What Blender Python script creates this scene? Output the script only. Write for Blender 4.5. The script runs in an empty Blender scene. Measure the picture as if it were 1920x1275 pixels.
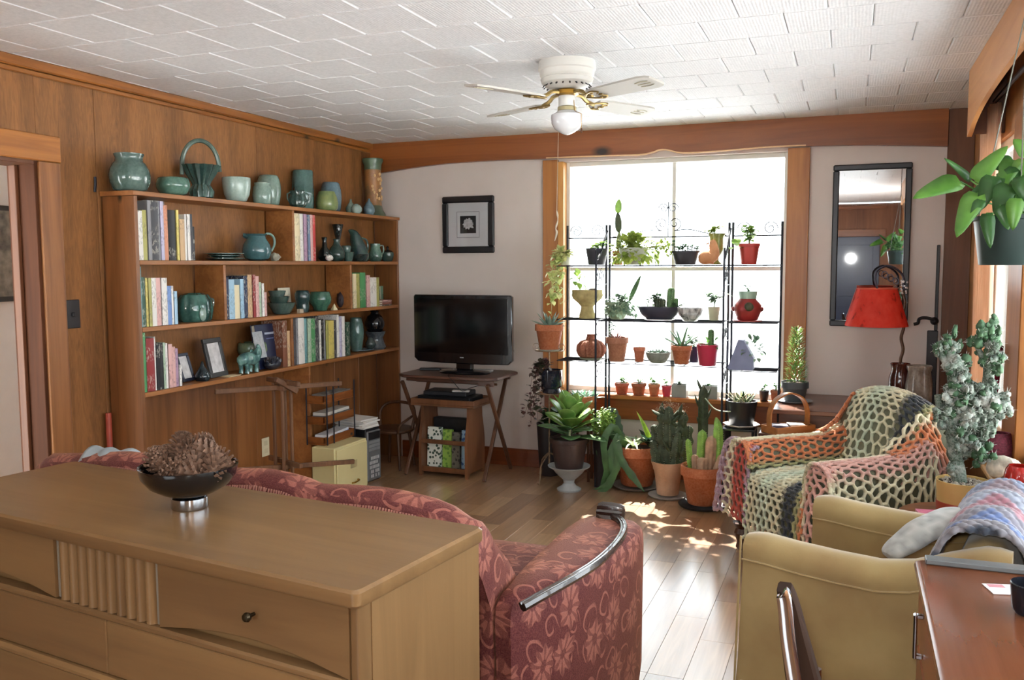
import bpy, math, random
import numpy as np
from mathutils import Vector, Matrix, Euler
random.seed(7)
R0 = random.Random(11)
S = bpy.context.scene
COL = S.collection
PI = math.pi
# ------------------------------------------------------------------ camera, sky, sun, exposure
H, ZC, D, XL, XR = 1.435, 2.335, 5.8, -3.36, 0.64
FPX = 1642.04
RW = Matrix(((0.93218003, -0.02671223, 0.36100809), (0.36196961, 0.0805948, -0.92869935), (-0.00428774, 0.99638895, 0.08479788)))
cam_d = bpy.data.cameras.new('camera')
cam = bpy.data.objects.new('camera', cam_d)
COL.objects.link(cam)
cam_d.sensor_width = 36.0
cam_d.lens = FPX / 1920 * 36.0
cam_d.clip_start = 0.02
cam.matrix_world = Matrix.Translation((0, 0, H)) @ RW.to_4x4()
S.camera = cam
S.view_settings.view_transform = 'Standard'
S.view_settings.look = 'None'
S.view_settings.gamma = 1
S.view_settings.use_curve_mapping = False
S.view_settings.exposure = 0.93
S.cycles.max_bounces = 10
S.cycles.diffuse_bounces = 6
S.cycles.transparent_max_bounces = 16
S.cycles.sample_clamp_indirect = 6.0
S.cycles.caustics_reflective = False
S.cycles.caustics_refractive = False
w = bpy.data.worlds.new('sky')
S.world = w
w.use_nodes = True
bg = w.node_tree.nodes['Background']
bg.inputs[0].default_value = (0.86, 0.95, 1.0, 1)
bg.inputs[1].default_value = 3.9
sun_d = bpy.data.lights.new('sun', 'SUN')
sun_d.energy = 20.0
sun_d.angle = 0.012
sun_d.color = (1.0, 0.95, 0.86)
sun = bpy.data.objects.new('sun', sun_d)
COL.objects.link(sun)
SUNV = Vector((0.36, -1.0, -1.30))
sun.rotation_euler = SUNV.to_track_quat('-Z', 'Y').to_euler()
fl_d = bpy.data.lights.new('camera_flash', 'POINT')
fl_d.energy = 36
fl_d.shadow_soft_size = 0.035
fl_d.color = (1.0, 0.97, 0.93)
fl = bpy.data.objects.new('camera_flash', fl_d)
fl.location = (-0.03, -0.02, H + 0.07)
COL.objects.link(fl)
def portal(loc, rot, sx, sy):
    d = bpy.data.lights.new('opening_portal', 'AREA')
    d.shape = 'RECTANGLE'; d.size = sx; d.size_y = sy
    d.cycles.is_portal = True
    o = bpy.data.objects.new('opening_portal', d); o.location = loc; o.rotation_euler = rot
    COL.objects.link(o)

# ------------------------------------------------------------------ picture-to-room helper: a pixel on a known plane of the room
_C = Vector((0, 0, H))
def _ray(u, v): return RW @ Vector((u - 960, -(v - 637.5), -FPX))
def P(u, v, x=None, y=None, z=None):
    d = _ray(u, v)
    if x is not None: t = x / d.x
    elif y is not None: t = y / d.y
    else: t = (z - H) / d.z
    return _C + d * t
def PJ(p):
    c = RW.transposed() @ (Vector(p) - _C)
    return 960 - FPX * c.x / c.z, 637.5 + FPX * c.y / c.z
def MPP(p):                                    # metres per pixel at a point
    return -(RW.transposed() @ (Vector(p) - _C)).z / FPX

# ------------------------------------------------------------------ materials
def lin(c):
    if isinstance(c, str):
        c = c.lstrip('#'); c = [int(c[i:i + 2], 16) / 255 for i in (0, 2, 4)]
    return tuple(((x / 12.92) if x <= .04045 else ((x + .055) / 1.055) ** 2.4) for x in c[:3]) + (1,)
class NT:
    def __init__(s, name):
        s.m = bpy.data.materials.new(name); s.m.use_nodes = True
        s.t = s.m.node_tree; s.b = s.t.nodes['Principled BSDF']; s.out = s.t.nodes['Material Output']
    def n(s, typ, ins=None, **kw):
        nd = s.t.nodes.new('ShaderNode' + typ)
        for k, v in kw.items(): setattr(nd, k, v)
        for k, v in (ins or {}).items():
            if isinstance(v, bpy.types.NodeSocket): s.t.links.new(v, nd.inputs[k])
            else: nd.inputs[k].default_value = v
        return nd
    def l(s, a, b): s.t.links.new(a, b)
    def coords(s, sc=(1, 1, 1), rnd=True, kind='Object'):
        tc = s.n('TexCoord').outputs[kind]
        if rnd:
            oi = s.n('ObjectInfo').outputs['Random']
            mul = s.n('VectorMath', {0: (37.1, 19.7, 53.3), 'Scale': oi}, operation='SCALE')
            tc = s.n('VectorMath', {0: tc, 1: mul.outputs[0]}, operation='ADD').outputs[0]
        return s.n('Mapping', {'Vector': tc, 'Scale': sc}).outputs[0]
    def ramp(s, fac, stops, interp='LINEAR'):
        r = s.n('ValToRGB', {'Fac': fac}); e = r.color_ramp.elements
        r.color_ramp.interpolation = interp
        while len(e) < len(stops): e.new(0.5)
        for el, (p, c) in zip(e, stops): el.position = p; el.color = c if len(c) == 4 else tuple(c) + (1,)
        return r.outputs[0]
    def mix(s, fac, a, b, mode='MIX'):
        m = s.n('Mix', data_type='RGBA', blend_type=mode)
        for i, v in ((0, fac), (6, a), (7, b)):
            if isinstance(v, bpy.types.NodeSocket): s.l(v, m.inputs[i])
            else: m.inputs[i].default_value = v
        return m.outputs[2]
    def bump(s, h, strength=.3, dist=.01):
        b = s.n('Bump', {'Height': h, 'Strength': strength, 'Distance': dist})
        s.l(b.outputs[0], s.b.inputs['Normal'])
    def fin(s, rough=.5, metal=0, coat=0, spec=.5, col=None):
        s.b.inputs['Roughness'].default_value = rough
        s.b.inputs['Metallic'].default_value = metal
        s.b.inputs['Coat Weight'].default_value = coat
        s.b.inputs['Specular IOR Level'].default_value = spec
        if col is not None:
            if isinstance(col, bpy.types.NodeSocket): s.l(col, s.b.inputs['Base Color'])
            else: s.b.inputs['Base Color'].default_value = col
        return s.m
_MC = {}
def plain(col, rough=.5, metal=0, var=.12, scale=14, bump=0, coat=0, spec=.5, name=None):
    key = (str(col), rough, metal, var, scale, bump, coat, spec)
    if key in _MC: return _MC[key]
    k = NT(name or 'plain')
    c = lin(col)
    nz = k.n('TexNoise', {'Vector': k.coords((scale,) * 3), 'Scale': 1.0, 'Detail': 4.0}).outputs[0]
    a = tuple(max(0, x * (1 - var)) for x in c[:3]) + (1,); b = tuple(min(1, x * (1 + var)) for x in c[:3]) + (1,)
    cc = k.ramp(nz, [(.3, a), (.7, b)])
    if bump: k.bump(nz, bump, .004)
    _MC[key] = k.fin(rough, metal, coat, spec, cc)
    return _MC[key]
def wood(name, c1, c2, axis='z', rough=.42, fine=30, along=1.6, knots=0, coat=.0, spec=.4, rv=.12, dist=1.2):
    k = NT(name)
    sc = [fine] * 3; sc['xyz'.index(axis)] = along
    co = k.coords(tuple(sc))
    n1 = k.n('TexNoise', {'Vector': co, 'Scale': 1.0, 'Detail': 5.0, 'Roughness': .6, 'Distortion': dist}).outputs[0]
    sc2 = [x * .22 for x in sc]
    n2 = k.n('TexNoise', {'Vector': k.coords(tuple(sc2)), 'Scale': 1.0, 'Detail': 2.0}).outputs[0]
    mixn = k.n('Math', {0: n1, 1: n2}, operation='ADD').outputs[0]
    c = k.ramp(k.n('Math', {0: mixn, 1: .5}, operation='MULTIPLY').outputs[0], [(.36, lin(c2)), (.62, lin(c1))])
    if knots:
        ks = [knots] * 3; ks['xyz'.index(axis)] = knots * .55
        v = k.n('TexVoronoi', {'Vector': k.coords(tuple(ks)), 'Scale': 1.0, 'Randomness': 1.0}).outputs['Distance']
        f = k.ramp(v, [(.035, (1, 1, 1)), (.10, (0, 0, 0))])
        c = k.mix(f, c, lin([x * .35 for x in _rgb(c2)]))
    if rv:
        oi = k.n('ObjectInfo').outputs['Random']
        mv = k.n('MapRange', {'Value': oi, 'To Min': 1 - rv, 'To Max': 1 + rv}).outputs[0]
        c = k.mix(1.0, c, mv, 'MULTIPLY')
    k.bump(n1, .12, .003)
    return k.fin(rough, 0, coat, spec, c)
def _rgb(c):
    c = c.lstrip('#'); return [int(c[i:i + 2], 16) / 255 for i in (0, 2, 4)]
def glaze(c1, c2=None, rough=.13, scale=9, name='glaze', coat=.3, var2=None, spec=.5):
    key = ('g', c1, c2, rough, scale)
    if key in _MC: return _MC[key]
    k = NT(name)
    c2 = c2 or '#%02x%02x%02x' % tuple(int(255 * x * .62) for x in _rgb(c1))
    n = k.n('TexNoise', {'Vector': k.coords((scale, scale, scale * .45)), 'Scale': 1.0, 'Detail': 6.0, 'Distortion': .8}).outputs[0]
    f = k.n('TexNoise', {'Vector': k.coords((scale * 9,) * 3), 'Scale': 1.0, 'Detail': 3.0}).outputs[0]
    m = k.n('Math', {0: k.n('Math', {0: f, 1: .35}, operation='MULTIPLY').outputs[0], 1: n}, operation='ADD').outputs[0]
    c = k.ramp(m, [(.48, lin(c2)), (.82, lin(c1))])
    _MC[key] = k.fin(rough, 0, coat, spec, c)
    return _MC[key]
def leafm(c1, c2, rough=.4, sss=.0, name='leaf', scale=18):
    key = ('l', c1, c2, rough, scale)
    if key in _MC: return _MC[key]
    k = NT(name)
    n = k.n('TexNoise', {'Vector': k.coords((scale,) * 3), 'Scale': 1.0, 'Detail': 3.0}).outputs[0]
    c = k.ramp(n, [(.35, lin(c2)), (.65, lin(c1))])
    m = k.fin(rough, 0, 0, .4, c)
    tr = k.n('BsdfTranslucent', {'Color': c})
    ms = k.n('MixShader', {0: .35, 1: k.b.outputs[0], 2: tr.outputs[0]})
    k.l(ms.outputs[0], k.out.inputs[0])
    _MC[key] = m
    return m
def glassm(name, tint=(1, 1, 1, 1), refl=.07):
    k = NT(name)
    t = k.n('BsdfTransparent', {'Color': tint}); g = k.n('BsdfGlossy', {'Roughness': .02})
    fr = k.n('LayerWeight', {'Blend': .18}).outputs['Fresnel']
    f = k.n('MapRange', {'Value': fr, 'To Min': refl * .4, 'To Max': .9}).outputs[0]
    ms = k.n('MixShader', {0: f, 1: t.outputs[0], 2: g.outputs[0]})
    k.l(ms.outputs[0], k.out.inputs[0])
    return k.m

# ------------------------------------------------------------------ mesh builder
class MB:
    def __init__(s): s.v = []; s.f = []; s.mi = []; s.cur = 0
    def add(s, vs, fs):
        o = len(s.v); s.v += [tuple(v) for v in vs]
        for f in fs: s.f.append([o + i for i in f]); s.mi.append(s.cur)
        return s
    def box(s, lo, hi, b=0.0, M=None):
        lo = list(lo); hi = list(hi)
        for i in range(3):
            if lo[i] > hi[i]: lo[i], hi[i] = hi[i], lo[i]
        b = min(b, *(0.49 * (hi[i] - lo[i]) for i in range(3)))
        if b <= 0:
            vs = [(x, y, z) for x in (lo[0], hi[0]) for y in (lo[1], hi[1]) for z in (lo[2], hi[2])]
            fs = [(0, 1, 3, 2), (4, 6, 7, 5), (0, 4, 5, 1), (2, 3, 7, 6), (0, 2, 6, 4), (1, 5, 7, 3)]
        else:
            vs = []; idx = {}
            for cx in (0, 1):
                for cy in (0, 1):
                    for cz in (0, 1):
                        c = (cx, cy, cz)
                        for ax in range(3):
                            p = []
                            for i in range(3):
                                e = (lo, hi)[c[i]][i]
                                p.append(e if i == ax else e + (b if c[i] == 0 else -b))
                            idx[(c, ax)] = len(vs); vs.append(p)
            fs = []
            for ax in range(3):
                o1, o2 = [(1, 2), (2, 0), (0, 1)][ax]
                for sd in (0, 1):
                    q = []
                    for a, bb in ((0, 0), (1, 0), (1, 1), (0, 1)):
                        c = [0, 0, 0]; c[ax] = sd; c[o1] = a; c[o2] = bb
                        q.append(idx[(tuple(c), ax)])
                    fs.append(q if sd else q[::-1])
            for ax in range(3):
                o1, o2 = [(1, 2), (2, 0), (0, 1)][ax]
                for a in (0, 1):
                    for bb in (0, 1):
                        c0 = [0, 0, 0]; c1 = [0, 0, 0]; c1[ax] = 1
                        c0[o1] = c1[o1] = a; c0[o2] = c1[o2] = bb
                        q = [idx[(tuple(c0), o1)], idx[(tuple(c1), o1)], idx[(tuple(c1), o2)], idx[(tuple(c0), o2)]]
                        fs.append(q if (a == bb) else q[::-1])
            for cx in (0, 1):
                for cy in (0, 1):
                    for cz in (0, 1):
                        c = (cx, cy, cz); t = [idx[(c, 0)], idx[(c, 1)], idx[(c, 2)]]
                        fs.append(t if (cx + cy + cz) % 2 else t[::-1])
        if M is not None: vs = [M @ Vector(v) for v in vs]
        return s.add(vs, fs)
    def loft(s, rings, caps=(True, True), closed=True):
        n = len(rings[0]); vs = [p for r in rings for p in r]; fs = []
        m = n if closed else n - 1
        for i in range(len(rings) - 1):
            for j in range(m):
                k = (j + 1) % n
                fs.append((i * n + j, i * n + k, (i + 1) * n + k, (i + 1) * n + j))
        if closed:
            if caps[0]: fs.append(tuple(range(n))[::-1])
            if caps[1]: fs.append(tuple((len(rings) - 1) * n + j for j in range(n)))
        return s.add(vs, fs)
    def lathe(s, prof, n=28, c=(0, 0, 0), lob=None, M=None, caps=True, sq=None):
        rings = []
        L = len(prof)
        for i, (r, z) in enumerate(prof):
            ring = []
            for j in range(n):
                a = 2 * PI * j / n
                m = lob(a, i / (L - 1)) if lob else 1
                ex, ey = sq or (1, 1)
                p = Vector((c[0] + r * m * math.cos(a) * ex, c[1] + r * m * math.sin(a) * ey, c[2] + z))
                ring.append(M @ p if M else p)
            rings.append(ring)
        return s.loft(rings, (caps, caps))
    def tube(s, pts, r=.01, n=8, closed=False, caps=True, sq=None):
        pts = [Vector(p) for p in pts]; L = len(pts); rings = []
        rr = r if isinstance(r, (list, tuple)) else [r] * L
        prev = None
        for i, p in enumerate(pts):
            if closed: t = pts[(i + 1) % L] - pts[i - 1]
            else: t = pts[min(i + 1, L - 1)] - pts[max(i - 1, 0)]
            if t.length < 1e-9: t = Vector((0, 0, 1))
            t.normalize()
            if prev is None:
                ref = Vector((0, 0, 1)) if abs(t.z) < .9 else Vector((1, 0, 0))
                a = t.cross(ref).normalized()
            else:
                a = prev - t * prev.dot(t)
                if a.length < 1e-6: a = t.orthogonal()
                a.normalize()
            prev = a; b = t.cross(a)
            ex, ey = sq or (1, 1)
            rings.append([p + (a * math.cos(2 * PI * j / n) * ex + b * math.sin(2 * PI * j / n) * ey) * rr[i] for j in range(n)])
        if closed: return s.loft(rings + [rings[0]], (False, False))
        return s.loft(rings, (caps, caps))
    def ball(s, c, r, n=12, m=8, M=None):
        if not isinstance(r, (tuple, list)): r = (r, r, r)
        prof = [(max(1e-4, math.sin(PI * i / m)), -math.cos(PI * i / m)) for i in range(m + 1)]
        rings = []
        for q, z in prof:
            ring = []
            for j in range(n):
                p = Vector((r[0] * q * math.cos(2 * PI * j / n), r[1] * q * math.sin(2 * PI * j / n), r[2] * z))
                if M: p = M @ p
                ring.append(p + Vector(c))
            rings.append(ring)
        return s.loft(rings)
    def prism(s, poly, h0, h1, ax='z', M=None):       # polygon in the two other axes, extruded
        def mk(a, b, h): return {'z': (a, b, h), 'y': (a, h, b), 'x': (h, a, b)}[ax]
        lo = [Vector(mk(a, b, h0)) for a, b in poly]; hi = [Vector(mk(a, b, h1)) for a, b in poly]
        if M: lo = [M @ p for p in lo]; hi = [M @ p for p in hi]
        return s.loft([lo, hi])
    def grid(s, fn, nu, nv, wrap=False):
        vs = [fn(i / nu, j / nv) for i in range(nu + 1) for j in range(nv + 1)]
        fs = [(i * (nv + 1) + j, (i + 1) * (nv + 1) + j, (i + 1) * (nv + 1) + j + 1, i * (nv + 1) + j + 1) for i in range(nu) for j in range(nv)]
        return s.add(vs, fs)
    def leaf(s, base, d, up, L, wd, bend=.3, segs=6, fold=.25, shape=None, tip=1.0):
        base = Vector(base); d = Vector(d).normalized(); up = Vector(up)
        side = d.cross(up)
        if side.length < 1e-4: side = d.orthogonal()
        side.normalize(); nrm = side.cross(d).normalized()
        rows = []
        p = base.copy(); dd = d.copy(); st = L / segs
        for i in range(segs + 1):
            t = i / segs
            wv = shape(t) if shape else math.sin(PI * min(1, t ** .75 * .97 + .03)) ** .8
            hw = wd * .5 * max(wv, .02)
            nr = side.cross(dd).normalized()
            rows.append([p - side * hw + nr * hw * fold, p.copy(), p + side * hw + nr * hw * fold])
            dd = (dd - nrm * (bend / segs)).normalized() if bend else dd
            nrm = side.cross(dd).normalized()
            p = p + dd * st
        vs = [q for r in rows for q in r]; fs = []
        for i in range(segs):
            for j in (0, 1):
                fs.append((i * 3 + j, i * 3 + j + 1, (i + 1) * 3 + j + 1, (i + 1) * 3 + j))
        return s.add(vs, fs)
    def fleshy(s, base, d, up, L, wd, th, bend=.3, segs=5, n=6, shape=None):   # a thick leaf
        base = Vector(base); d = Vector(d).normalized()
        side = d.cross(Vector(up))
        if side.length < 1e-4: side = d.orthogonal()
        side.normalize(); nr = side.cross(d).normalized(); rings = []; p = base.copy(); dd = d.copy()
        for i in range(segs + 1):
            t = i / segs
            wv = shape(t) if shape else math.sin(PI * min(1, t ** .7 * .95 + .05)) ** .7
            wv = max(wv, .04)
            rings.append([p + side * math.cos(2 * PI * j / n) * wd * .5 * wv + nr * math.sin(2 * PI * j / n) * th * .5 * wv for j in range(n)])
            dd = (dd - nr * bend / segs).normalized(); nr = side.cross(dd).normalized(); p = p + dd * (L / segs)
        return s.loft(rings)
    def mesh(s, name, mats=None, smooth=35):
        me = bpy.data.meshes.new(name)
        me.from_pydata(s.v, [], s.f)
        for m in (mats or []): me.materials.append(m)
        if any(s.mi): me.polygons.foreach_set('material_index', s.mi)
        if smooth:
            me.shade_smooth(); me.set_sharp_from_angle(angle=math.radians(smooth))
        me.update()
        return me
def obj(name, mb, mats=None, parent=None, label=None, cat=None, group=None, loc=None, rz=None, kind=None, smooth=35):
    if not isinstance(mats, (list, tuple)): mats = [mats] if mats else []
    me = mb if isinstance(mb, bpy.types.Mesh) else mb.mesh(name, mats, smooth)
    o = bpy.data.objects.new(name, me); COL.objects.link(o)
    if parent is not None: o.parent = parent
    if loc is not None: o.location = loc
    if rz is not None:
        if isinstance(rz, (int, float)): o.rotation_euler = (0, 0, rz)
        else: o.rotation_euler = rz
    return tag(o, label, cat, group, kind)
def tag(o, label=None, cat=None, group=None, kind=None):
    if label: o['label'] = label
    if cat: o['category'] = cat
    if group: o['group'] = group
    if kind: o['kind'] = kind
    return o
def thing(name, label, cat, loc=(0, 0, 0), rz=0, group=None):
    o = bpy.data.objects.new(name, None); COL.objects.link(o)
    o.empty_display_size = .05
    o.location = loc
    if isinstance(rz, (int, float)): o.rotation_euler = (0, 0, rz)
    else: o.rotation_euler = rz
    return tag(o, label, cat, group)
def struct(name, mb, mats, parent=None, smooth=35, loc=None):
    return obj(name, mb, mats, parent, kind='structure' if parent is None else None, smooth=smooth, loc=loc)
def dup(root, loc, rz, label=None, group=None):
    def cp(o, par):
        c = o.copy(); COL.objects.link(c)
        if par is not None: c.parent = par
        for ch in list(o.children): cp(ch, c)
        return c
    r = cp(root, None); r.location = loc
    r.rotation_euler = (0, 0, rz) if isinstance(rz, (int, float)) else rz
    if label: r['label'] = label
    if group: r['group'] = group
    return r
def catmull(pts, n):
    pts = [Vector(p) for p in pts]; L = len(pts); out = []
    for i in range(n + 1):
        t = i / n * (L - 1); k = min(int(t), L - 2); f = t - k
        p1, p2 = pts[k], pts[k + 1]
        p0 = pts[k - 1] if k else p1 * 2 - p2
        p3 = pts[k + 2] if k + 2 < L else p2 * 2 - p1
        out.append(.5 * ((2 * p1) + (p2 - p0) * f + (2 * p0 - 5 * p1 + 4 * p2 - p3) * f * f + (3 * p1 - p0 - 3 * p2 + p3) * f ** 3))
    return out
def box(lo, hi, b=.003): return MB().box(lo, hi, b)
# ------------------------------------------------------------------ shared materials
M_PINE = wood('pine', '#8f5d34', '#683f20', 'z', .36, 22, 1.2, knots=5, spec=.45)
M_PINEX = wood('pine_across', '#a4683a', '#7f4b28', 'x', .34, 22, 1.2, knots=4, spec=.45)
M_PINEY = wood('pine_along', '#a0662f', '#76471f', 'y', .36, 22, 1.2, knots=4, spec=.45)
M_SHELF = wood('shelf_wood', '#a46d3c', '#7e4e28', 'y', .42, 26, 1.4, spec=.4)
M_DARKPINE = wood('dark_pine', '#70462c', '#52301c', 'z', .4, 18, 1.0, knots=4)
M_PLY = wood('plywood', '#8f6036', '#6a4626', 'z', .5, 42, 5.5, dist=3.0, spec=.3)
M_PLASTER = plain('#d0c5be', .8, var=.03, scale=4, bump=.05, name='pink_plaster')
M_WHITE = plain('#e6e6e4', .7, var=.02, name='white_paint')
M_BLACK = plain('#15151a', .35, var=.1, name='black_paint')
M_IRON = plain('#20222c', .45, .4, var=.15, name='iron')
M_CHROME = plain('#c9ccd2', .12, 1.0, var=.02, name='chrome')
M_BRASS = plain('#b58a3c', .28, 1.0, var=.1, name='brass')
M_GLASS = glassm('window_glass')
def tilem():
    k = NT('ceiling_tile_fibre')
    n = k.n('TexNoise', {'Vector': k.coords((60, 60, 60)), 'Scale': 1.0, 'Detail': 4.0}).outputs[0]
    w_ = k.n('TexWave', {'Vector': k.coords((1, 1, 1), rnd=False), 'Scale': 26.0, 'Distortion': 1.5, 'Detail': 1.0}).outputs[0]
    c = k.ramp(n, [(.3, lin('#dcdfe2')), (.7, lin('#e9ebee'))])
    h = k.n('Math', {0: n, 1: w_}, operation='ADD').outputs[0]
    k.bump(h, .25, .003)
    return k.fin(.75, 0, 0, .3, c)
M_TILE = tilem()
def plankm():
    k = NT('floor_plank_laminate')
    co = k.coords((26, 1.5, 26))
    n = k.n('TexNoise', {'Vector': co, 'Scale': 1.0, 'Detail': 5.0, 'Roughness': .6, 'Distortion': 1.0}).outputs[0]
    oi = k.n('ObjectInfo').outputs['Random']
    base = k.ramp(oi, [(0, lin('#8f6d50')), (.3, lin('#a98460')), (.6, lin('#c09b74')), (.85, lin('#9b7759')), (1, lin('#cda983'))])
    g = k.ramp(n, [(.3, (.72, .70, .68)), (.68, (1.08, 1.07, 1.05))])
    c = k.mix(1.0, base, g, 'MULTIPLY')
    k.bump(n, .08, .002)
    k.b.inputs['Coat IOR'].default_value = 2.05; k.b.inputs['Coat Roughness'].default_value = .2
    return k.fin(.3, 0, 1.0, .6, c)
M_PLANK = plankm()

# ------------------------------------------------------------------ floor and ceiling
YN = -2.6                                         # the room runs on behind the camera
floor = struct('floor', box((XL - .15, YN, -.12), (XR + .12, D + .12, -.012), 0), plain('#6b5038', .6))
PW, r_ = .128, random.Random(3)
lens = [.42, .55, .68, .8]
pmesh = {}
npl = 0
i0 = int(math.floor(XL / PW))
for i in range(i0, int(XR / PW) + 1):
    x0, x1 = max(XL, i * PW), min(XR, (i + 1) * PW)
    if x1 - x0 < .02: continue
    y = 1.2 - r_.random() * .6
    while y < D:
        L = r_.choice(lens); y1 = min(D, y + L)
        ya = max(y, 1.2)
        if y1 - ya > .03:
            key = (round(x1 - x0, 3), round(y1 - ya, 3))
            if key not in pmesh: pmesh[key] = box((0, 0, -.012), (key[0] - .0006, key[1] - .0006, 0), .0007).mesh('plank', [M_PLANK], 0)
            # only where the planks can be seen
            xm, ym = (x0 + x1) / 2, (ya + y1) / 2
            if ym > 2.3 and npl < 300:
                obj('plank', pmesh[key], parent=floor, loc=(x0, ya, 0)); npl += 1
            else:
                rest = globals().setdefault('_rest', MB())
                rest.box((x0, ya, -.012), (x1 - .0012, y1 - .0012, 0), .0012)
        y = y1
_rest.box((XL, YN, -.012), (XR, 1.2, 0))
obj('near_planks', _rest, M_PLANK, floor, kind='stuff')

ceiling = struct('ceiling', box((XL - .15, YN, ZC + .012), (XR + .12, D + .12, ZC + .1), 0), M_WHITE)
TS = .3065
tmesh = {}
TR = MB()
for k in range(-16, 14):
    y0 = 2.457 + k * TS; y1 = y0 + TS
    if y0 > D or y1 < YN: continue
    y0c, y1c = max(y0, YN), min(y1, D)
    off = -2.56 + (.153 if k % 2 else 0)
    j = -4
    while True:
        x0 = off + j * TS; x1 = x0 + TS; j += 1
        if x0 > XR: break
        xa, xb = max(x0, XL), min(x1, XR)
        if xb - xa < .02: continue
        if y1 < 2.1: TR.box((xa, y0c, ZC), (xb, y1c, ZC + .012), .004); continue
        key = (round(xb - xa, 3), round(y1c - y0c, 3))
        if key not in tmesh: tmesh[key] = box((.001, .0006, 0), (key[0] - .001, key[1] - .0006, .012), .0045).mesh('ceiling_tile', [M_TILE], 0)
        obj('ceiling_tile', tmesh[key], parent=ceiling, loc=(xa, y0c, ZC))
obj('near_tiles', TR, M_TILE, ceiling, kind='stuff')

# ------------------------------------------------------------------ walls
DY0, DY1, DZ = 1.95, 2.885, 1.907                # doorway in the left wall
wl = MB()
wl.box((XL - .15, YN, 0), (XL - .02, DY0, ZC)); wl.box((XL - .15, DY1, 0), (XL - .02, D + .12, ZC)); wl.box((XL - .15, DY0, DZ), (XL - .02, DY1, ZC))
wall_left = struct('wall_left', wl, M_PLY)
ys = [DY1, 3.21, 4.42, 5.63, D]
for a, b in zip(ys[:-1], ys[1:]): obj('panel', box((XL - .02, a + .0012, 0), (XL, b - .0012, ZC), .0015), M_PLY, wall_left)
obj('panel', box((XL - .02, DY0, DZ), (XL, 2.62, ZC), .0015), M_PLY, wall_left)
obj('panel', box((XL - .02, 2.6225, DZ), (XL, DY1, ZC), .0015), M_PLY, wall_left)
obj('panel', box((XL - .02, .75, 0), (XL, DY0, ZC), .0015), M_PLY, wall_left)
obj('panel', box((XL - .02, YN, 0), (XL, .7475, ZC), .0015), M_PLY, wall_left)
# crown moulding on the left wall: two stepped strips
cm = MB(); cm.box((XL, YN, ZC - .045), (XL + .03, D - .045, ZC), .006)
trim_1 = struct('trim_1', cm, M_PINEY)
obj('lower_strip', box((XL, YN, ZC - .068), (XL + .014, D - .045, ZC - .0455), .004), M_PINEY, trim_1)
# doorway lining and casing
jm = MB(); jm.box((XL - .16, DY1 - .022, 0), (XL + .006, DY1 - .0005, DZ), .002)
door_1 = struct('door_1', jm, wood('worn_jamb', '#55301a', '#3c2012', 'z', .65, 18, .9, knots=5, spec=.15))
obj('stop', box((XL - .13, DY1 - .04, 0), (XL - .09, DY1 - .0225, DZ - .022), .002), M_DARKPINE, door_1)
obj('jamb', box((XL - .16, DY0 + .0005, 0), (XL + .006, DY0 + .022, DZ), .002), M_DARKPINE, door_1)
obj('head_lining', box((XL - .16, DY0 + .022, DZ - .022), (XL + .006, DY1 - .022, DZ), .002), M_DARKPINE, door_1)
obj('casing', box((XL + .0005, DY1 - .006, 0), (XL + .022, DY1 + .103, DZ - .006), .003), M_PINE, door_1)
obj('casing', box((XL + .0005, DY0 - .1, 0), (XL + .022, DY0 + .006, DZ - .006), .003), M_PINE, door_1)
obj('header', box((XL + .0005, DY0 - .11, DZ - .005), (XL + .028, DY1 + .105, DZ + .11), .004), M_PINEY, door_1)
# the room beyond the doorway
hb = MB(); hb.box((-4.75, 1.75, 0), (-4.65, 4.6, ZC)); hb.box((-4.65, 4.5, 0), (XL - .15, 4.6, ZC))
struct('wall_hall', hb, M_WHITE)
struct('floor_hall', box((-4.75, 1.75, -.12), (XL - .15, 4.6, 0), 0), M_PLANK)
struct('ceiling_hall', box((-4.75, 1.75, ZC), (XL - .15, 4.6, ZC + .1), 0), M_WHITE)

WX0, WX1, WZ0, WZ1 = -1.90, -.40, .56, 2.14       # back window opening
bw = MB()
bw.box((XL - .15, D, 0), (WX0, D + .14, ZC)); bw.box((WX1, D, 0), (XR + .14, D + .14, ZC)); bw.box((WX0, D, 0), (WX1, D + .14, WZ0)); bw.box((WX0, D, WZ1), (WX1, D + .14, ZC))
wall_back = struct('wall_back', bw, M_PLASTER)
# ceiling beam on the back wall, its lower edge cut in a wave over the window
top = ZC
prof = [(-3.36, 2.118), (-3.27, 2.122), (-3.0, 2.148), (-2.7, 2.166), (-2.3, 2.170), (-2.02, 2.164), (-1.55, 2.158), (-1.33, 2.154), (-1.24, 2.166), (-1.20, 2.178), (-1.15, 2.176), (-1.08, 2.156), (-1.0, 2.150), (-.8, 2.152), (-.45, 2.162), (0, 2.150), (.3, 2.132), (.495, 2.118)]
pts = catmull([(a, b, 0) for a, b in prof], 90)
poly = [(p.x, p.y) for p in pts] + [(.495, top), (-3.36, top)]
bm_ = MB(); bm_.prism(poly, D - .045, D - .0005, 'y')
trim_2 = struct('trim_2', bm_, wood('beam_pine', '#94562a', '#6e3b1d', 'x', .3, 14, .8, knots=2.2, spec=.5))
obj('edge_bead', MB().tube([(p.x, D - .046, p.y + .004) for p in pts if -2 < p.x < -.27], .005, 6), plain('#d9b48a', .5), trim_2)
# corner board at the right end of the back wall
struct('trim_3', box((.497, D - .024, 0), (XR - .0005, D - .0005, ZC - .001), .003), M_DARKPINE)
# baseboards
struct('baseboard_back', box((-3.14, D - .02, 0), (.495, D - .0005, .125), .003), wood('base_dark', '#8a4a26', '#6a3317', 'x', .35, 20, 1.0))
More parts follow.
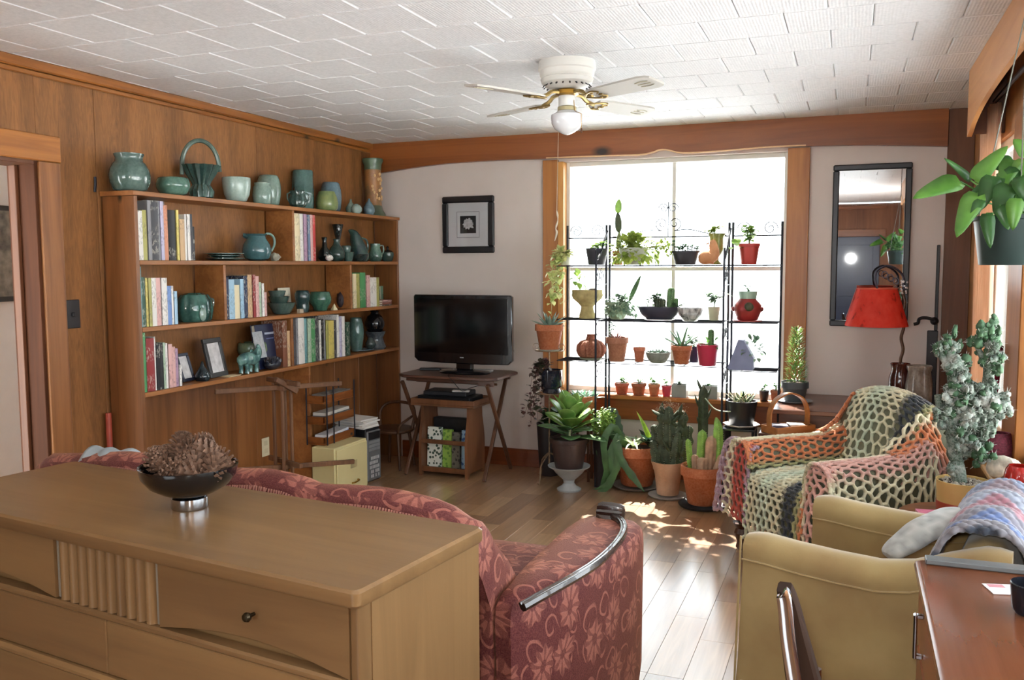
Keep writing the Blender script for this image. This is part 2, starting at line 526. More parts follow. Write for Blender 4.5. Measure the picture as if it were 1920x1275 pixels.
# right wall with its window
RY0, RY1, RZ0, RZ1 = .5, 4.97, .62, 2.02
rw = MB()
rw.box((XR, YN, 0), (XR + .12, RY0, ZC)); rw.box((XR, RY1, 0), (XR + .12, D + .12, ZC)); rw.box((XR, RY0, 0), (XR + .12, RY1, RZ0)); rw.box((XR, RY0, RZ1), (XR + .12, RY1, ZC))
struct('wall_right', rw, wood('right_wall_wood', '#b28150', '#926338', 'z', .45, 16, 1.2))
# wall behind the camera: a blue door and an added opening for fill light
qw = MB()
qw.box((XL - .15, YN - .12, 0), (-2.9, YN, ZC)); qw.box((-.9, YN - .12, 0), (XR + .12, YN, ZC)); qw.box((-2.9, YN - .12, 0), (-.9, YN, .75)); qw.box((-2.9, YN - .12, 2.0), (-.9, YN, ZC))
struct('wall_rear', qw, wood('rear_panel', '#8a5a38', '#6a4026', 'z', .5, 16, 1.2))
M_NAVY = plain('#23304e', .35, var=.05, name='navy_paint')
door_2 = struct('door_2', box((-.42, YN + .0005, .01), (.36, YN + .035, 1.84), .004), M_NAVY)
obj('panel', box((-.33, YN + .0355, .95), (.27, YN + .042, 1.72), .004), M_NAVY, door_2)
obj('panel', box((-.33, YN + .0355, .15), (.27, YN + .042, .8), .004), M_NAVY, door_2)
obj('header', box((-.5, YN + .0005, 1.842), (.44, YN + .03, 1.95), .004), M_PINEX, door_2)
obj('header', box((-.5, YN + .0005, 2.25), (.44, YN + .03, 2.30), .004), M_PINEX, door_2)
# ground outside
struct('floor_outside', box((-40, -40, -.5), (40, 60, -.35), 0), plain('#ecedee', .9, var=.04, scale=.5))
portal(((WX0 + WX1) / 2, D + .16, (WZ0 + WZ1) / 2), (-PI / 2, 0, 0), WX1 - WX0, WZ1 - WZ0)
portal((XR + .14, (RY0 + RY1) / 2, (RZ0 + RZ1) / 2), (0, PI / 2, 0), RZ1 - RZ0, RY1 - RY0)
portal((-1.9, YN - .14, 1.37), (PI / 2, 0, 0), 2.0, 1.25)  # portal of the rear opening, added unseen to fill the room with daylight

# ------------------------------------------------------------------ back window
M_WFR = plain('#d9d7d2', .55, var=.04, name='window_paint')
window_1 = struct('window_1', box((WX0 + .0005, D + .05, WZ0), (WX0 + .06, D + .13, WZ1), .003), M_WFR)
for lo, hi in (((WX1 - .02, D + .05, WZ0), (WX1 - .0005, D + .13, WZ1)), ((WX0 + .06, D + .05, WZ0 + .0005), (WX1 - .02, D + .13, WZ0 + .035)), ((WX0 + .06, D + .05, WZ1 - .03), (WX1 - .02, D + .13, WZ1 - .0005))):
    obj('frame', box(lo, hi, .003), M_WFR, window_1)
obj('mullion', box((-1.135, D + .075, WZ0 + .035), (-1.112, D + .11, WZ1 - .03), .002), M_WFR, window_1)
obj('meeting_rail', box((WX0 + .06, D + .075, 1.395), (-1.135, D + .11, 1.42), .002), M_WFR, window_1)
obj('meeting_rail', box((-1.112, D + .075, 1.395), (WX1 - .02, D + .11, 1.42), .002), M_WFR, window_1)
for x0, x1 in ((WX0 + .06, -1.135), (-1.112, WX1 - .02)):
    for z0, z1 in ((WZ0 + .035, 1.395), (1.42, WZ1 - .03)):
        obj('pane', box((x0 + .001, D + .090, z0 + .001), (x1 - .001, D + .093, z1 - .001), 0), M_GLASS, window_1)
M_CAS = wood('casing_pine', '#ad7138', '#8a5428', 'z', .32, 18, 1.0, knots=3)
obj('casing', box((-2.014, D - .022, WZ0 - .02), (-1.902, D - .0005, 2.155), .003), M_CAS, window_1)
obj('inner_stop', box((-1.9015, D - .03, WZ0), (-1.862, D + .0495, WZ1), .003), wood('stop_pine', '#e0a860', '#c68a45', 'z', .35, 18, 1.0), window_1)
obj('casing', box((-.398, D - .022, .40), (-.266, D - .0005, 2.155), .003), M_CAS, window_1)
M_SILL = wood('sill_pine', '#b4733c', '#8f5226', 'x', .3, 18, 1.0)
obj('sill', box((-2.02, D - .075, WZ0 - .03), (-.26, D + .0495, WZ0 - .0005), .005), M_SILL, window_1)
obj('apron', box((-2.0, D - .035, .39), (-.40, D - .0005, WZ0 - .031), .003), wood('apron_pine', '#94512a', '#70381a', 'x', .35, 18, 1.0, knots=3), window_1)
# ------------------------------------------------------------------ right window
window_2 = struct('window_2', box((XR - .02, RY1 - .001, .60), (XR - .0005, RY1 + .12, 2.0), .003), M_CAS)
for lo, hi in (((XR + .02, RY1 - .05, RZ0), (XR + .09, RY1 - .0005, RZ1)), ((XR + .02, RY0 + .0005, RZ0), (XR + .09, RY0 + .05, RZ1)), ((XR + .02, RY0 + .05, RZ1 - .05), (XR + .09, RY1 - .05, RZ1 - .0005)), ((XR + .02, RY0 + .05, RZ0 + .0005), (XR + .09, RY1 - .05, RZ0 + .05))):
    obj('frame', box(lo, hi, .003), M_WFR, window_2)
obj('mullion', box((XR - .022, 3.94, RZ0 - .01), (XR + .09, 4.27, RZ1 + .03), .004), M_CAS, window_2)
for ym in (1.55, 2.75): obj('mullion', box((XR + .02, ym - .04, RZ0 + .05), (XR + .09, ym + .04, RZ1 - .05), .003), M_CAS, window_2)
for a, b in ((RY0 + .05, 1.51), (1.59, 2.71), (2.79, 3.94), (4.27, RY1 - .05)):
    obj('pane', box((XR + .05, a + .001, RZ0 + .051), (XR + .053, b - .001, RZ1 - .051), 0), M_GLASS, window_2)
M_OAK = wood('sill_oak', '#c89a5e', '#a87a42', 'y', .4, 18, 1.0)
obj('sill', box((XR - .13, 3.02, .592), (XR + .0195, 4.97, .6195), .006), M_OAK, window_2)
# valance over the right window with an arched lower edge
vx0, vx1 = .484, .504
vy = [4.70, 4.62, 4.5, 4.2, 3.7, 3.0, 2.2, 1.4, .6]
vz = [2.03, 2.045, 2.075, 2.11, 2.13, 2.135, 2.135, 2.12, 2.1]
cv = catmull([(a, b, 0) for a, b in zip(vy, vz)], 60)
vb = MB(); vb.prism([(p.x, p.y) for p in cv] + [(.6, ZC - .0005), (4.70, ZC - .0005)], vx0, vx1, 'x')
trim_4 = struct('trim_4', vb, wood('valance_wood', '#c08a55', '#a87242', 'y', .42, 14, 1.0))
obj('end_board', box((vx1 + .0005, 4.68, 2.04), (XR - .0005, 4.70, ZC - .0005), .002), M_DARKPINE, trim_4)
def wobj(name, mb, mats, root, **kw):            # geometry written in room coordinates, hung under a thing's base
    L = Vector(root.location) if root is not None else Vector((0, 0, 0))
    mb.v = [tuple(Vector(v) - L) for v in mb.v]
    return obj(name, mb, mats, root, **kw)
# ------------------------------------------------------------------ dresser
M_BLOND = wood('blond_wood', '#866844', '#6b5034', 'x', .3, 12, .9, dist=1.0, rv=.04, spec=.5)
M_BLONDV = wood('blond_wood_upright', '#846643', '#6b5033', 'z', .33, 12, .9, dist=1.0, rv=.04, spec=.5)
dr = thing('dresser', 'long blond wood dresser with a fluted middle panel in the left foreground', 'dresser', (-.858, 1.392, 0), math.radians(-7.4))
# local frame: x runs left (negative), y runs back, right front corner of the top at the origin
DW, DD, DH = 1.52, .478, .82
def rpoly(x0, x1, y0, y1, r, n=4):
    out = []
    for cx, cy, a0 in ((x1 - r, y1 - r, 0), (x0 + r, y1 - r, 90), (x0 + r, y0 + r, 180), (x1 - r, y0 + r, 270)):
        for i in range(n + 1):
            a = math.radians(a0 + 90 * i / n); out.append((cx + r * math.cos(a), cy + r * math.sin(a)))
    return out
tp = MB()
def rr_(z, ins): return [(a, b, z) for a, b in rpoly(-DW + ins, -ins, ins, DD - ins, .016)]
tp.loft([rr_(DH - .036, .004), rr_(DH - .030, 0), rr_(DH - .006, 0), rr_(DH, .006)])
obj('top', tp, M_BLOND, dr)
obj('side_panel', box((-.034, .0602, .05), (-.012, DD - .008, DH - .037), .001), M_BLONDV, dr)
obj('side_panel', box((-DW + .012, .03, .05), (-DW + .034, DD - .008, DH - .037), .006), M_BLONDV, dr)
obj('carcass', box((-DW + .035, .05, .05), (-.035, DD - .012, DH - .0375), .002), M_BLOND, dr)
obj('stile', MB().prism(rpoly(-.034, -.012, .018, .06, .005), .05, DH - .0375), M_BLONDV, dr)
obj('plinth', box((-DW + .05, .06, 0), (-.05, DD - .03, .0495), .002), M_DARKPINE, dr)
zt = DH - .040                                    # drawer tops
def wavy(x0, x1, zb0, zb1, bow, y0, y1, ztop):
    pl = [(x0 + (x1 - x0) * i / 14, zb0 + (zb1 - zb0) * i / 14 + bow * math.sin(PI * i / 14)) for i in range(15)] + [(x1, ztop), (x0, ztop)]
    return MB().prism(pl, y0, y1, 'y')
def wavy2(x0, x1, fz, y0, y1, ztop):
    pl = [(x0 + (x1 - x0) * i / 16, fz(i / 16)) for i in range(17)] + [(x1, ztop), (x0, ztop)]
    return MB().prism(pl, y0, y1, 'y')
def knob(par, x, z, y=.02):
    mb = MB()
    Mx = Matrix.Translation((x, y, z)) @ Matrix.Rotation(PI / 2, 4, 'X')
    mb.lathe([(.004, 0), (.004, .012), (.0085, .015), (.0105, .021), (.008, .027), (.002, .029)], 12, M=Mx)
    return obj('knob', mb, plain('#3a3020', .3, .8, var=.2, name='bronze'), par)
ZR = .632
r1 = obj('drawer', wavy2(-.575, -.036, lambda t: ZR + .030 * math.sin(PI * t), .018, .0495, zt), M_BLOND, dr)
knob(r1, -.285, .718, .018)
l1 = obj('drawer', wavy2(-1.484, -.945, lambda t: ZR + .030 * math.sin(PI * t), .018, .0495, zt), M_BLOND, dr)
knob(l1, -1.215, .718, .018)
for i in range(10):
    x = -.93 + i * .0338
    mb = MB(); n = 8
    mb.loft([[(x + .0165 + .0165 * math.cos(PI * j / n), .034 - .02 * math.sin(PI * j / n), z) for j in range(n + 1)] + [(x, .0495, z), (x + .033, .0495, z)] for z in (ZR, zt)])
    obj('slat', mb, M_BLONDV, dr)
obj('panel_edge', box((-.943, .024, ZR), (-.9315, .0495, zt), .002), plain('#7d7466', .5), dr)
obj('panel_edge', box((-.591, .024, ZR), (-.5775, .0495, zt), .002), plain('#7d7466', .5), dr)
obj('rail', box((-1.484, .012, .612), (-.036, .0495, .6305), .005), M_BLOND, dr)
for x0, x1 in ((-1.484, -.761), (-.759, -.036)):
    obj('drawer', box((x0, .017, .480), (x1, .0495, .6105), .003), M_BLOND, dr)
    obj('drawer', box((x0, .017, .27), (x1, .0495, .453), .003), M_BLOND, dr)
    obj('drawer', box((x0, .017, .06), (x1, .0495, .255), .003), M_BLOND, dr)
obj('rail', box((-1.484, .004, .455), (-.036, .0495, .478), .008), M_BLOND, dr)

# ------------------------------------------------------------------ sofa
def damask():
    k = NT('damask')
    tc = k.n('TexCoord').outputs
    co = tc['Object']
    sp = k.n('SeparateXYZ', {0: co}).outputs
    nz = k.n('SeparateXYZ', {0: tc['Normal']}).outputs[2]
    flat = k.n('Math', {0: k.n('Math', {0: nz}, operation='ABSOLUTE').outputs[0], 1: .66}, operation='GREATER_THAN').outputs[0]
    side = k.n('CombineXYZ', {0: k.n('Math', {0: sp[0], 1: sp[1]}, operation='ADD').outputs[0], 1: sp[2]}).outputs[0]
    topc = k.n('CombineXYZ', {0: sp[0], 1: sp[1]}).outputs[0]
    mx = k.n('Mix', data_type='VECTOR'); k.l(flat, mx.inputs[0]); k.l(side, mx.inputs[4]); k.l(topc, mx.inputs[5])
    uv0 = mx.outputs[1]
    ns = k.n('TexNoise', {'Vector': uv0, 'Scale': 9.0, 'Detail': 1.0}, noise_dimensions='2D').outputs['Color']
    uv = k.n('VectorMath', {0: uv0, 1: k.n('VectorMath', {0: ns, 'Scale': .045}, operation='SCALE').outputs[0]}, operation='ADD').outputs[0]
    def cell(scale, off_):
        c2 = k.n('VectorMath', {0: uv, 1: (off_, off_ * 1.7, 0)}, operation='ADD').outputs[0]
        v = k.n('TexVoronoi', {'Vector': c2, 'Scale': scale, 'Randomness': .55}, voronoi_dimensions='2D')
        pos = k.n('VectorMath', {0: c2, 1: v.outputs['Position']}, operation='SUBTRACT').outputs[0]
        sx = k.n('SeparateXYZ', {0: pos}).outputs
        ang = k.n('Math', {0: sx[1], 1: sx[0]}, operation='ARCTAN2').outputs[0]
        return v.outputs['Distance'], ang
    def osc(ang, freq, d=None, tw=0):
        x = k.n('Math', {0: ang, 1: freq}, operation='MULTIPLY').outputs[0]
        if d is not None: x = k.n('Math', {0: x, 1: k.n('Math', {0: d, 1: tw}, operation='MULTIPLY').outputs[0]}, operation='ADD').outputs[0]
        return k.n('Math', {0: x}, operation='SINE').outputs[0]
    d1, a1 = cell(5.8, 0)
    pt = osc(a1, 8)
    e1 = k.n('Math', {0: d1, 1: k.n('Math', {0: pt, 1: .055}, operation='MULTIPLY').outputs[0]}, operation='ADD').outputs[0]
    f1 = k.ramp(e1, [(.30, (1, 1, 1)), (.34, (0, 0, 0))])
    core = k.ramp(d1, [(.085, (.2, .2, .2)), (.11, (1, 1, 1))])
    vein = k.ramp(k.n('Math', {0: pt, 1: .5}, operation='ADD').outputs[0], [(.0, (.35, .35, .35)), (.35, (1, 1, 1))])
    f1 = k.mix(1.0, k.mix(1.0, f1, core, 'MULTIPLY'), vein, 'MULTIPLY')
    d2, a2 = cell(9.5, .43)
    sw = osc(a2, 1, d2, 17)
    ring = k.ramp(sw, [(.70, (0, 0, 0)), (.86, (1, 1, 1))])
    mask = k.ramp(d2, [(.10, (0, 0, 0)), (.14, (1, 1, 1)), (.40, (1, 1, 1)), (.46, (0, 0, 0))])
    away = k.ramp(e1, [(.34, (0, 0, 0)), (.38, (.9, .9, .9))])
    f2 = k.mix(1.0, k.mix(1.0, ring, mask, 'MULTIPLY'), away, 'MULTIPLY')
    f = k.mix(1.0, f1, f2, 'LIGHTEN')
    fine = k.n('TexNoise', {'Vector': co, 'Scale': 260.0, 'Detail': 2.0}).outputs[0]
    c = k.mix(f, lin('#522126'), lin('#9a6054'))
    c = k.mix(.22, c, k.ramp(fine, [(.3, lin('#3d181a')), (.7, lin('#a86c5e'))]))
    hh = k.n('Math', {0: f, 1: fine}, operation='ADD').outputs[0]
    k.bump(hh, .35, .004)
    k.b.inputs['Sheen Weight'].default_value = .35
    k.b.inputs['Sheen Roughness'].default_value = .4
    k.b.inputs['Sheen Tint'].default_value = lin('#e8a880')
    return k.fin(.62, 0, 0, .25, c)
M_DAM = damask()
so = thing('sofa', 'red damask sofa with carved wooden arm trim behind the blond dresser', 'sofa', (-1.6, 2.4, 0))
off = lambda X: (-.86 - X) * .082 + .006
cr = []
for u, v in [(165, 848), (250, 845), (340, 855), (440, 875), (510, 876), (560, 886), (607, 905), (667, 906), (733, 911), (800, 925), (843, 941), (872, 960), (888, 972)]:
    X = P(u, v, y=2.06).x
    p = P(u, v, y=2.03 + off(X)); cr.append((p.x, p.z))
cr = sorted(cr)
def ztop(X):
    if X <= cr[0][0]: return cr[0][1] - (cr[0][0] - X) * .1
    for (a, b), (c, d) in zip(cr, cr[1:]):
        if X <= c:
            t = (X - a) / (c - a); t = t * t * (3 - 2 * t) * .4 + t * .6
            return b + (d - b) * t
    return cr[-1][1]
bk = MB(); rings = []
XS = [-2.56, -2.55, -2.5] + [-2.45 + i * .053 for i in range(30)] + [-.885, -.866, -.86]
for i, X in enumerate(XS):
    e = 1.0 if 1 < i < len(XS) - 2 else (.93 if i in (1, len(XS) - 2) else .80)
    z = ztop(X); o = off(X)
    ctr = (2.09, .45)
    pr = [(2.055, .10), (2.06, .40), (2.035, z - .22), (1.965, z - .10), (1.958, z - .045), (1.982, z - .012), (2.015, z), (2.05, z - .012), (2.09, z - .06), (2.19, z - .14), (2.265, z - .22), (2.31, .50), (2.31, .10)]
    rings.append([(X, o + ctr[0] + (y - ctr[0]) * e, ctr[1] + (zz - ctr[1]) * e) for y, zz in pr])
bk.loft(rings)
wobj('backrest', bk, M_DAM, so, smooth=50)
def arm(inn, outw, nm):
    mb = MB(); rings = []
    base = [(inn + outw * x, y) for x, y in ((.008, 2.06), (.055, 2.05), (.105, 2.10), (.17, 2.27), (.212, 2.45), (.238, 2.62), (.245, 2.74), (.23, 2.83), (.19, 2.89), (.12, 2.92), (.05, 2.90), (.005, 2.84), (-.01, 2.70), (-.01, 2.30))]
    c = Vector((inn + outw * .12, 2.5))
    for z, s_ in ((.07, .96), (.1, .98), (.35, .99), (.50, 1), (.54, .99), (.565, .95), (.578, .86), (.584, .6), (.585, .2)):
        rings.append([(c.x + (x - c.x) * s_, c.y + (y - c.y) * s_, z) for x, y in base])
    mb.loft(rings)
    o = wobj('arm', mb, M_DAM, so, smooth=50)
    return o
arm(-.86, 1, 'r'); arm(-2.42, -1, 'l')
se = MB(); se.box((-2.42, 2.15, .10), (-.85, 2.80, .30), .02); wobj('seat_base', se, M_DAM, so)
for i in range(3):
    x0 = -2.415 + i * .522
    cu = MB(); rings = []
    for z, s_ in ((.302, .94), (.315, .985), (.36, 1), (.42, 1), (.447, .985), (.458, .94), (.463, .75), (.465, .3)):
        rings.append([(x0 + .26 + (a - .26) * s_, 2.55 + (b - 2.55) * s_, z) for a, b in rpoly(0, .518, 2.245, 2.85, .04)])
    cu.loft(rings); wobj('seat_cushion', cu, M_DAM, so, smooth=50)
M_TRIM = plain('#2a1d18', .25, .0, var=.25, scale=20, coat=.6, spec=.7, name='dark_carved_wood')
def trimtube(px, flip=None):
    pts = [P(u, v, z=.588) for u, v in px]
    pts[0].z -= .015; pts[1].z -= .004
    if flip: pts = [Vector((flip - p.x, p.y, p.z)) for p in pts]
    pp = catmull(pts, 26)
    mb = MB(); mb.tube(pp, [.013] * 27, 8)
    nb = MB()
    for dx in (-.011, .011): nb.tube([p + Vector((dx * .5, dx * .5, .008)) for p in pp], .005, 6)
    mb.v += []; o0 = len(mb.v); mb.add(nb.v, nb.f)
    return mb, pp[-1]
TPX = [(980, 1127), (1020, 1112), (1075, 1084), (1120, 1055), (1155, 1022), (1169, 997), (1165, 980), (1146, 966)]
for fl_ in (None, -3.28):
    mb, e = trimtube(TPX, fl_)
    tr_ = wobj('arm_trim', mb, M_TRIM, so)
    kb = MB(); sx = -1 if fl_ is None else 1
    Mk = Matrix.Translation(e + Vector((sx * .004, .01, .004))) @ Matrix.Rotation(PI / 2, 4, 'Y')
    kb.lathe([(.012, -.047), (.028, -.044), (.034, -.03), (.035, 0), (.033, .03), (.026, .044), (.01, .047)], 40, lob=lambda a, t: 1 + .10 * math.cos(10 * a), M=Mk)
    wobj('arm_knob', kb, M_TRIM, so)
for x, y in ((-.70, 2.80), (-2.56, 2.80), (-.9, 2.12), (-2.4, 2.25)):
    mb = MB(); mb.lathe([(.02, 0), (.026, .02), (.022, .06), (.03, .099)], 12, c=(x, y, 0)); wobj('foot', mb, M_TRIM, so)
fr = MB(); rr2 = random.Random(4)
for i in range(170):
    X = -.875 - i * .0089; zz = ztop(X) - .055; y = 1.947 + off(X)
    fr.tube([(X, y, zz + .02), (X + rr2.uniform(-.006, .006), y - .012, zz - .008 + rr2.uniform(-.008, .008))], [.0035, .001], 4)
wobj('fringe', fr, plain('#8f5f52', .8, name='fringe_thread'), so, kind='stuff')
# pale folded throw on the far end of the sofa back
tb = MB()
tb.grid(lambda a, b: (-2.33 + .17 * a, 2.035 + off(-2.3) - .05 + .10 * b + .006 * math.sin(9 * a), ztop(-2.3) - .006 + .008 * math.sin(PI * b) + .005 * math.sin(14 * a + 3 * b) - .05 * abs(b - .5) * 2 * abs(b - .5)), 16, 8)
o = obj('folded_throw', tb, plain('#98a2a6', .9, name='pale_wool'), label='pale folded throw lying over the far left end of the sofa back', cat='blanket')
md = o.modifiers.new('thick', 'SOLIDIFY'); md.thickness = .012; md.offset = 1

# ------------------------------------------------------------------ armchair under the crocheted throw
FF = Vector((-.52, 4.49, 0)); E1 = Vector((.66, -.75, 0)).normalized(); E2 = Vector((.75, .66, 0)).normalized()
def cc(a, b, z): return FF + E1 * a + E2 * b + Vector((0, 0, z))
M_GREYGREEN = plain('#6d6e58', .85, var=.1, scale=40, name='grey_green_cloth')
ca = thing('armchair', 'old rolled arm armchair under a crocheted throw, beside the plant rack', 'armchair', tuple(FF + E1 * .33 + E2 * .35))
def solid(rows, name, root, mat, fn, smooth=60):
    mb = MB(); mb.loft([[fn(*p) for p in r] for r in rows]); return wobj(name, mb, mat, root, smooth=smooth)
# far and near arms: sections across, swept front to back
def armrows(a0, a1, b0, b1, zf, bulge=.0):
    rows = []
    for i in range(13):
        t = i / 12; b = b0 + (b1 - b0) * t
        e = .88 if i in (0, 12) else (.97 if i in (1, 11) else 1)
        z = zf(t); am = (a0 + a1) / 2; h = (a1 - a0) / 2 * e
        rows.append([(am - h, b, .14), (am - h, b, z - .10), (am - h * 1.08, b, z - .05), (am - h * .85, b, z - .012 * (2 - e)), (am, b, z - (1 - e) * .15), (am + h * .85, b, z - .012 * (2 - e)), (am + h * 1.08, b, z - .05), (am + h, b, z - .10), (am + h, b, .14)])
    return rows
ZA = lambda t: .545 + .0 * t + (.07 * max(0, t - .75) / .25)
solid(armrows(0, .13, .0, .66, ZA), 'arm', ca, M_GREYGREEN, cc)
solid(armrows(.57, .70, .0, .56, ZA), 'arm', ca, M_GREYGREEN, cc)
solid([[(.13, b, z0), (.57, b, z0), (.57, b, z1), (.35, b, z1 + .02), (.13, b, z1)] for b, z0, z1 in ((.0, .15, .36), (.02, .14, .385), (.12, .14, .41), (.5, .14, .40), (.6, .14, .39))], 'seat', ca, M_GREYGREEN, cc)
bks = [(0.05, 1), (.1, 1), (.2, 1), (.35, 1), (.48, 1), (.56, 1), (.60, 1)]
rows = []
for a, _ in bks:
    zt_ = .80 - .9 * (a - .30) ** 2 - .03 * (a - .3)
    e = .0 if .08 < a < .58 else .03
    rows.append([(a, .50, .2), (a, .53, .45), (a, .60, zt_ - .12), (a, .64, zt_ - .02 - e), (a, .69, zt_ - e), (a, .745, zt_ - .03 - e), (a, .76, zt_ - .15), (a, .74, .2)])
solid(rows, 'backrest', ca, M_GREYGREEN, cc)
M_FOOT = wood('walnut', '#5a3520', '#3a2012', 'z', .35, 20, 1.5)
for a, b in ((.05, .0), (.66, .02), (.08, .66), (.56, .64)):
    mb = MB(); mb.lathe([(.022, 0), (.032, .012), (.026, .04), (.042, .085), (.032, .11), (.05, .139)], 12, c=cc(a, b, 0)); wobj('foot', mb, M_FOOT, ca)
# the crocheted throw: an open net of yarn laid over the chair, hexagonal meshes
def netpatch(mb, cols, sec, fn, cell, colf, r=.0085, na=40, nb=40):
    """fn(s,t) -> point for s,t in 0..1; lengths measured to keep the meshes even"""
    La = sum((fn(.5, (i + 1) / 20) - fn(.5, i / 20)).length for i in range(20))
    Lb = sum((fn((i + 1) / 20, .5) - fn(i / 20, .5)).length for i in range(20))
    dx = cell; dy = cell * .866
    nx = max(2, int(Lb / dx)); ny = max(2, int(La / dy))
    jit = random.Random(nx * 31 + ny)
    cache = {}
    def vert(i, j, k):                           # two vertices per lattice cell of a honeycomb
        key = (i, j, k)
        if key in cache: return cache[key]
        x = (i + (.5 if j % 2 else 0)) / nx
        y = (j + (.667 if k else 0) - .1) / ny
        x += jit.uniform(-.12, .12) / nx; y += jit.uniform(-.1, .1) / ny
        if x < -.02 or x > 1.02 or y < 0 or y > 1: cache[key] = None; return None
        cache[key] = (min(max(x, 0), 1), y); return cache[key]
    def seg(p, q):
        if p is None or q is None: return
        A, B = fn(*p), fn(*q)
        Mi = (A + B) / 2
        d = (B - A)
        if d.length < 1e-4 or d.length > cell * 2.2: return
        n0 = len(mb.v)
        mb.tube([A, Mi + Vector((jit.uniform(-.002, .002), jit.uniform(-.002, .002), jit.uniform(0, .003))), B], [r * jit.uniform(.9, 1.3), r * jit.uniform(.75, 1), r * jit.uniform(.9, 1.3)], 5, caps=False)
        c = colf((p[0] + q[0]) / 2, (p[1] + q[1]) / 2)
        f = jit.uniform(.85, 1.1)
        cols.extend([(c[0] * f, c[1] * f, c[2] * f, 1)] * (len(mb.v) - n0))
    for j in range(ny + 1):
        for i in range(-1, nx + 1):
            a, b = vert(i, j, 0), vert(i, j, 1)
            seg(a, b)
            if j % 2: seg(b, vert(i, j + 1, 0)); seg(b, vert(i + 1, j + 1, 0))
            else: seg(b, vert(i - 1, j + 1, 0)); seg(b, vert(i, j + 1, 0))
def polyfn(lines):                                # lines: list over t of polylines over s
    Ls = [[Vector(p) for p in l] for l in lines]
    def ev(l, s_):
        s_ = min(max(s_, 0), 1) * (len(l) - 1); k = min(int(s_), len(l) - 2); f = s_ - k
        p1, p2 = l[k], l[k + 1]; p0 = l[k - 1] if k else p1 * 2 - p2; p3 = l[k + 2] if k + 2 < len(l) else p2 * 2 - p1
        return .5 * ((2 * p1) + (p2 - p0) * f + (2 * p0 - 5 * p1 + 4 * p2 - p3) * f * f + (3 * p1 - p0 - 3 * p2 + p3) * f ** 3)
    def fn(s_, t):
        t = min(max(t, 0), 1) * (len(Ls) - 1); k = min(int(t), len(Ls) - 2); f = t - k
        l1, l2 = ev(Ls[k], s_), ev(Ls[k + 1], s_)
        l0 = ev(Ls[k - 1], s_) if k else l1 * 2 - l2
        l3 = ev(Ls[k + 2], s_) if k + 2 < len(Ls) else l2 * 2 - l1
        return .5 * ((2 * l1) + (l2 - l0) * f + (2 * l0 - 5 * l1 + 4 * l2 - l3) * f * f + (3 * l1 - l0 - 3 * l2 + l3) * f ** 3)
    return fn
def vcolm(name, rough=.9):
    k = NT(name)
    a = k.n('VertexColor', layer_name='yarn').outputs[0]
    k.b.inputs['Sheen Weight'].default_value = .3
    return k.fin(rough, 0, 0, .2, a)
def setcol(o, cols):
    ca_ = o.data.color_attributes.new('yarn', 'FLOAT_COLOR', 'POINT')
    ca_.data.foreach_set('color', np.array(cols, dtype=np.float32).ravel())
CREAM, MINT, CHAR, ORG, RED, PINK, OLV, MAUV = [lin(c)[:3] for c in ('#dcd5b4', '#ccd6bd', '#40454b', '#c97a50', '#b35245', '#cf9f92', '#a3a275', '#a98d9b')]
def stripe(stops):
    def f(x):
        for (a, ca_), (b, cb) in zip(stops, stops[1:]):
            if x <= b:
                t = (x - a) / (b - a + 1e-9); t = min(max((t - .25) / .5, 0), 1)
                return tuple(p + (q - p) * t for p, q in zip(ca_, cb))
        return stops[-1][1]
    return f
net = MB(); cols = []
lift = .014
up = Vector((0, 0, lift))
# main panel: from behind the back, over its top, down the front of the back, over the seat, down the front
prof_ = [(.79, .50), (.785, .66), (.755, .785), (.69, .815), (.635, .775), (.59, .66), (.535, .48), (.47, .415), (.30, .425), (.12, .425), (.0, .41), (-.035, .36), (-.05, .24), (-.055, .09)]
lines = []
for b, z in prof_:
    row = []
    for a in (.09, .19, .30, .42, .53, .60):
        dz = (-.9 * (a - .30) ** 2 - .03 * (a - .3)) if z > .6 and b > .58 else 0
        row.append(cc(a if z > .45 else .135 + (a - .09) * .84, b, z + dz))
    lines.append(row)
st_main = stripe([(0, MINT), (.12, CREAM), (.32, MINT), (.55, CREAM), (.66, CHAR), (.76, CHAR), (.84, OLV), (1, ORG)])
netpatch(net, cols, None, polyfn(lines), .041, lambda s_, t: st_main(s_) if s_ > .02 else CREAM)
# far arm, then near arm: across from outside to inside, front to back
st_far = stripe([(0, MAUV), (.25, PINK), (.42, CREAM), (.55, CREAM), (.68, ORG), (.85, ORG), (1, OLV)])
lines = []
for b in (-.05, .0, .15, .3, .45, .6, .66):
    t = max(0, b / .66); z = ZA(t)
    f = .02 if b > 0 else .0
    lines.append([cc(-.05, b, .20), cc(-.035, b, .36), cc(-.02, b, z - .06), cc(.02, b, z + .008), cc(.065, b, z + .016), cc(.115, b, z + .002), cc(.145, b, z - .06), cc(.148, b, .44)])
netpatch(net, cols, None, polyfn(lines), .04, lambda s_, t: st_far(s_))
# front fall of the far arm
lines = []
for k_, (b, z) in enumerate(((.02, .556), (-.03, .535), (-.05, .42), (-.056, .30), (-.062, .17))):
    lines.append([cc(-.085 - .02 * k_, b + .03, z - .02), cc(-.04 - .01 * k_, b, z), cc(.03, b - .004, z + .004), cc(.09, b, z), cc(.145, b + .01, z - .02)])
st_fr = stripe([(0, MAUV), (.3, MAUV), (.45, CREAM), (.62, RED), (.85, RED), (1, MAUV)])
netpatch(net, cols, None, polyfn(lines), .036, lambda s_, t: st_fr(s_))
st_near = stripe([(0, OLV), (.3, CREAM), (.45, PINK), (.6, PINK), (.75, CREAM), (1, OLV)])
lines = []
for b in (-.04, .0, .15, .3, .45, .56):
    t = max(0, b / .56); z = ZA(t)
    lines.append([cc(.552, b, .44), cc(.555, b, z - .06), cc(.585, b, z + .006), cc(.635, b, z + .016), cc(.69, b, z), cc(.722, b, z - .07), cc(.73, b, .36), cc(.735, b, .16)])
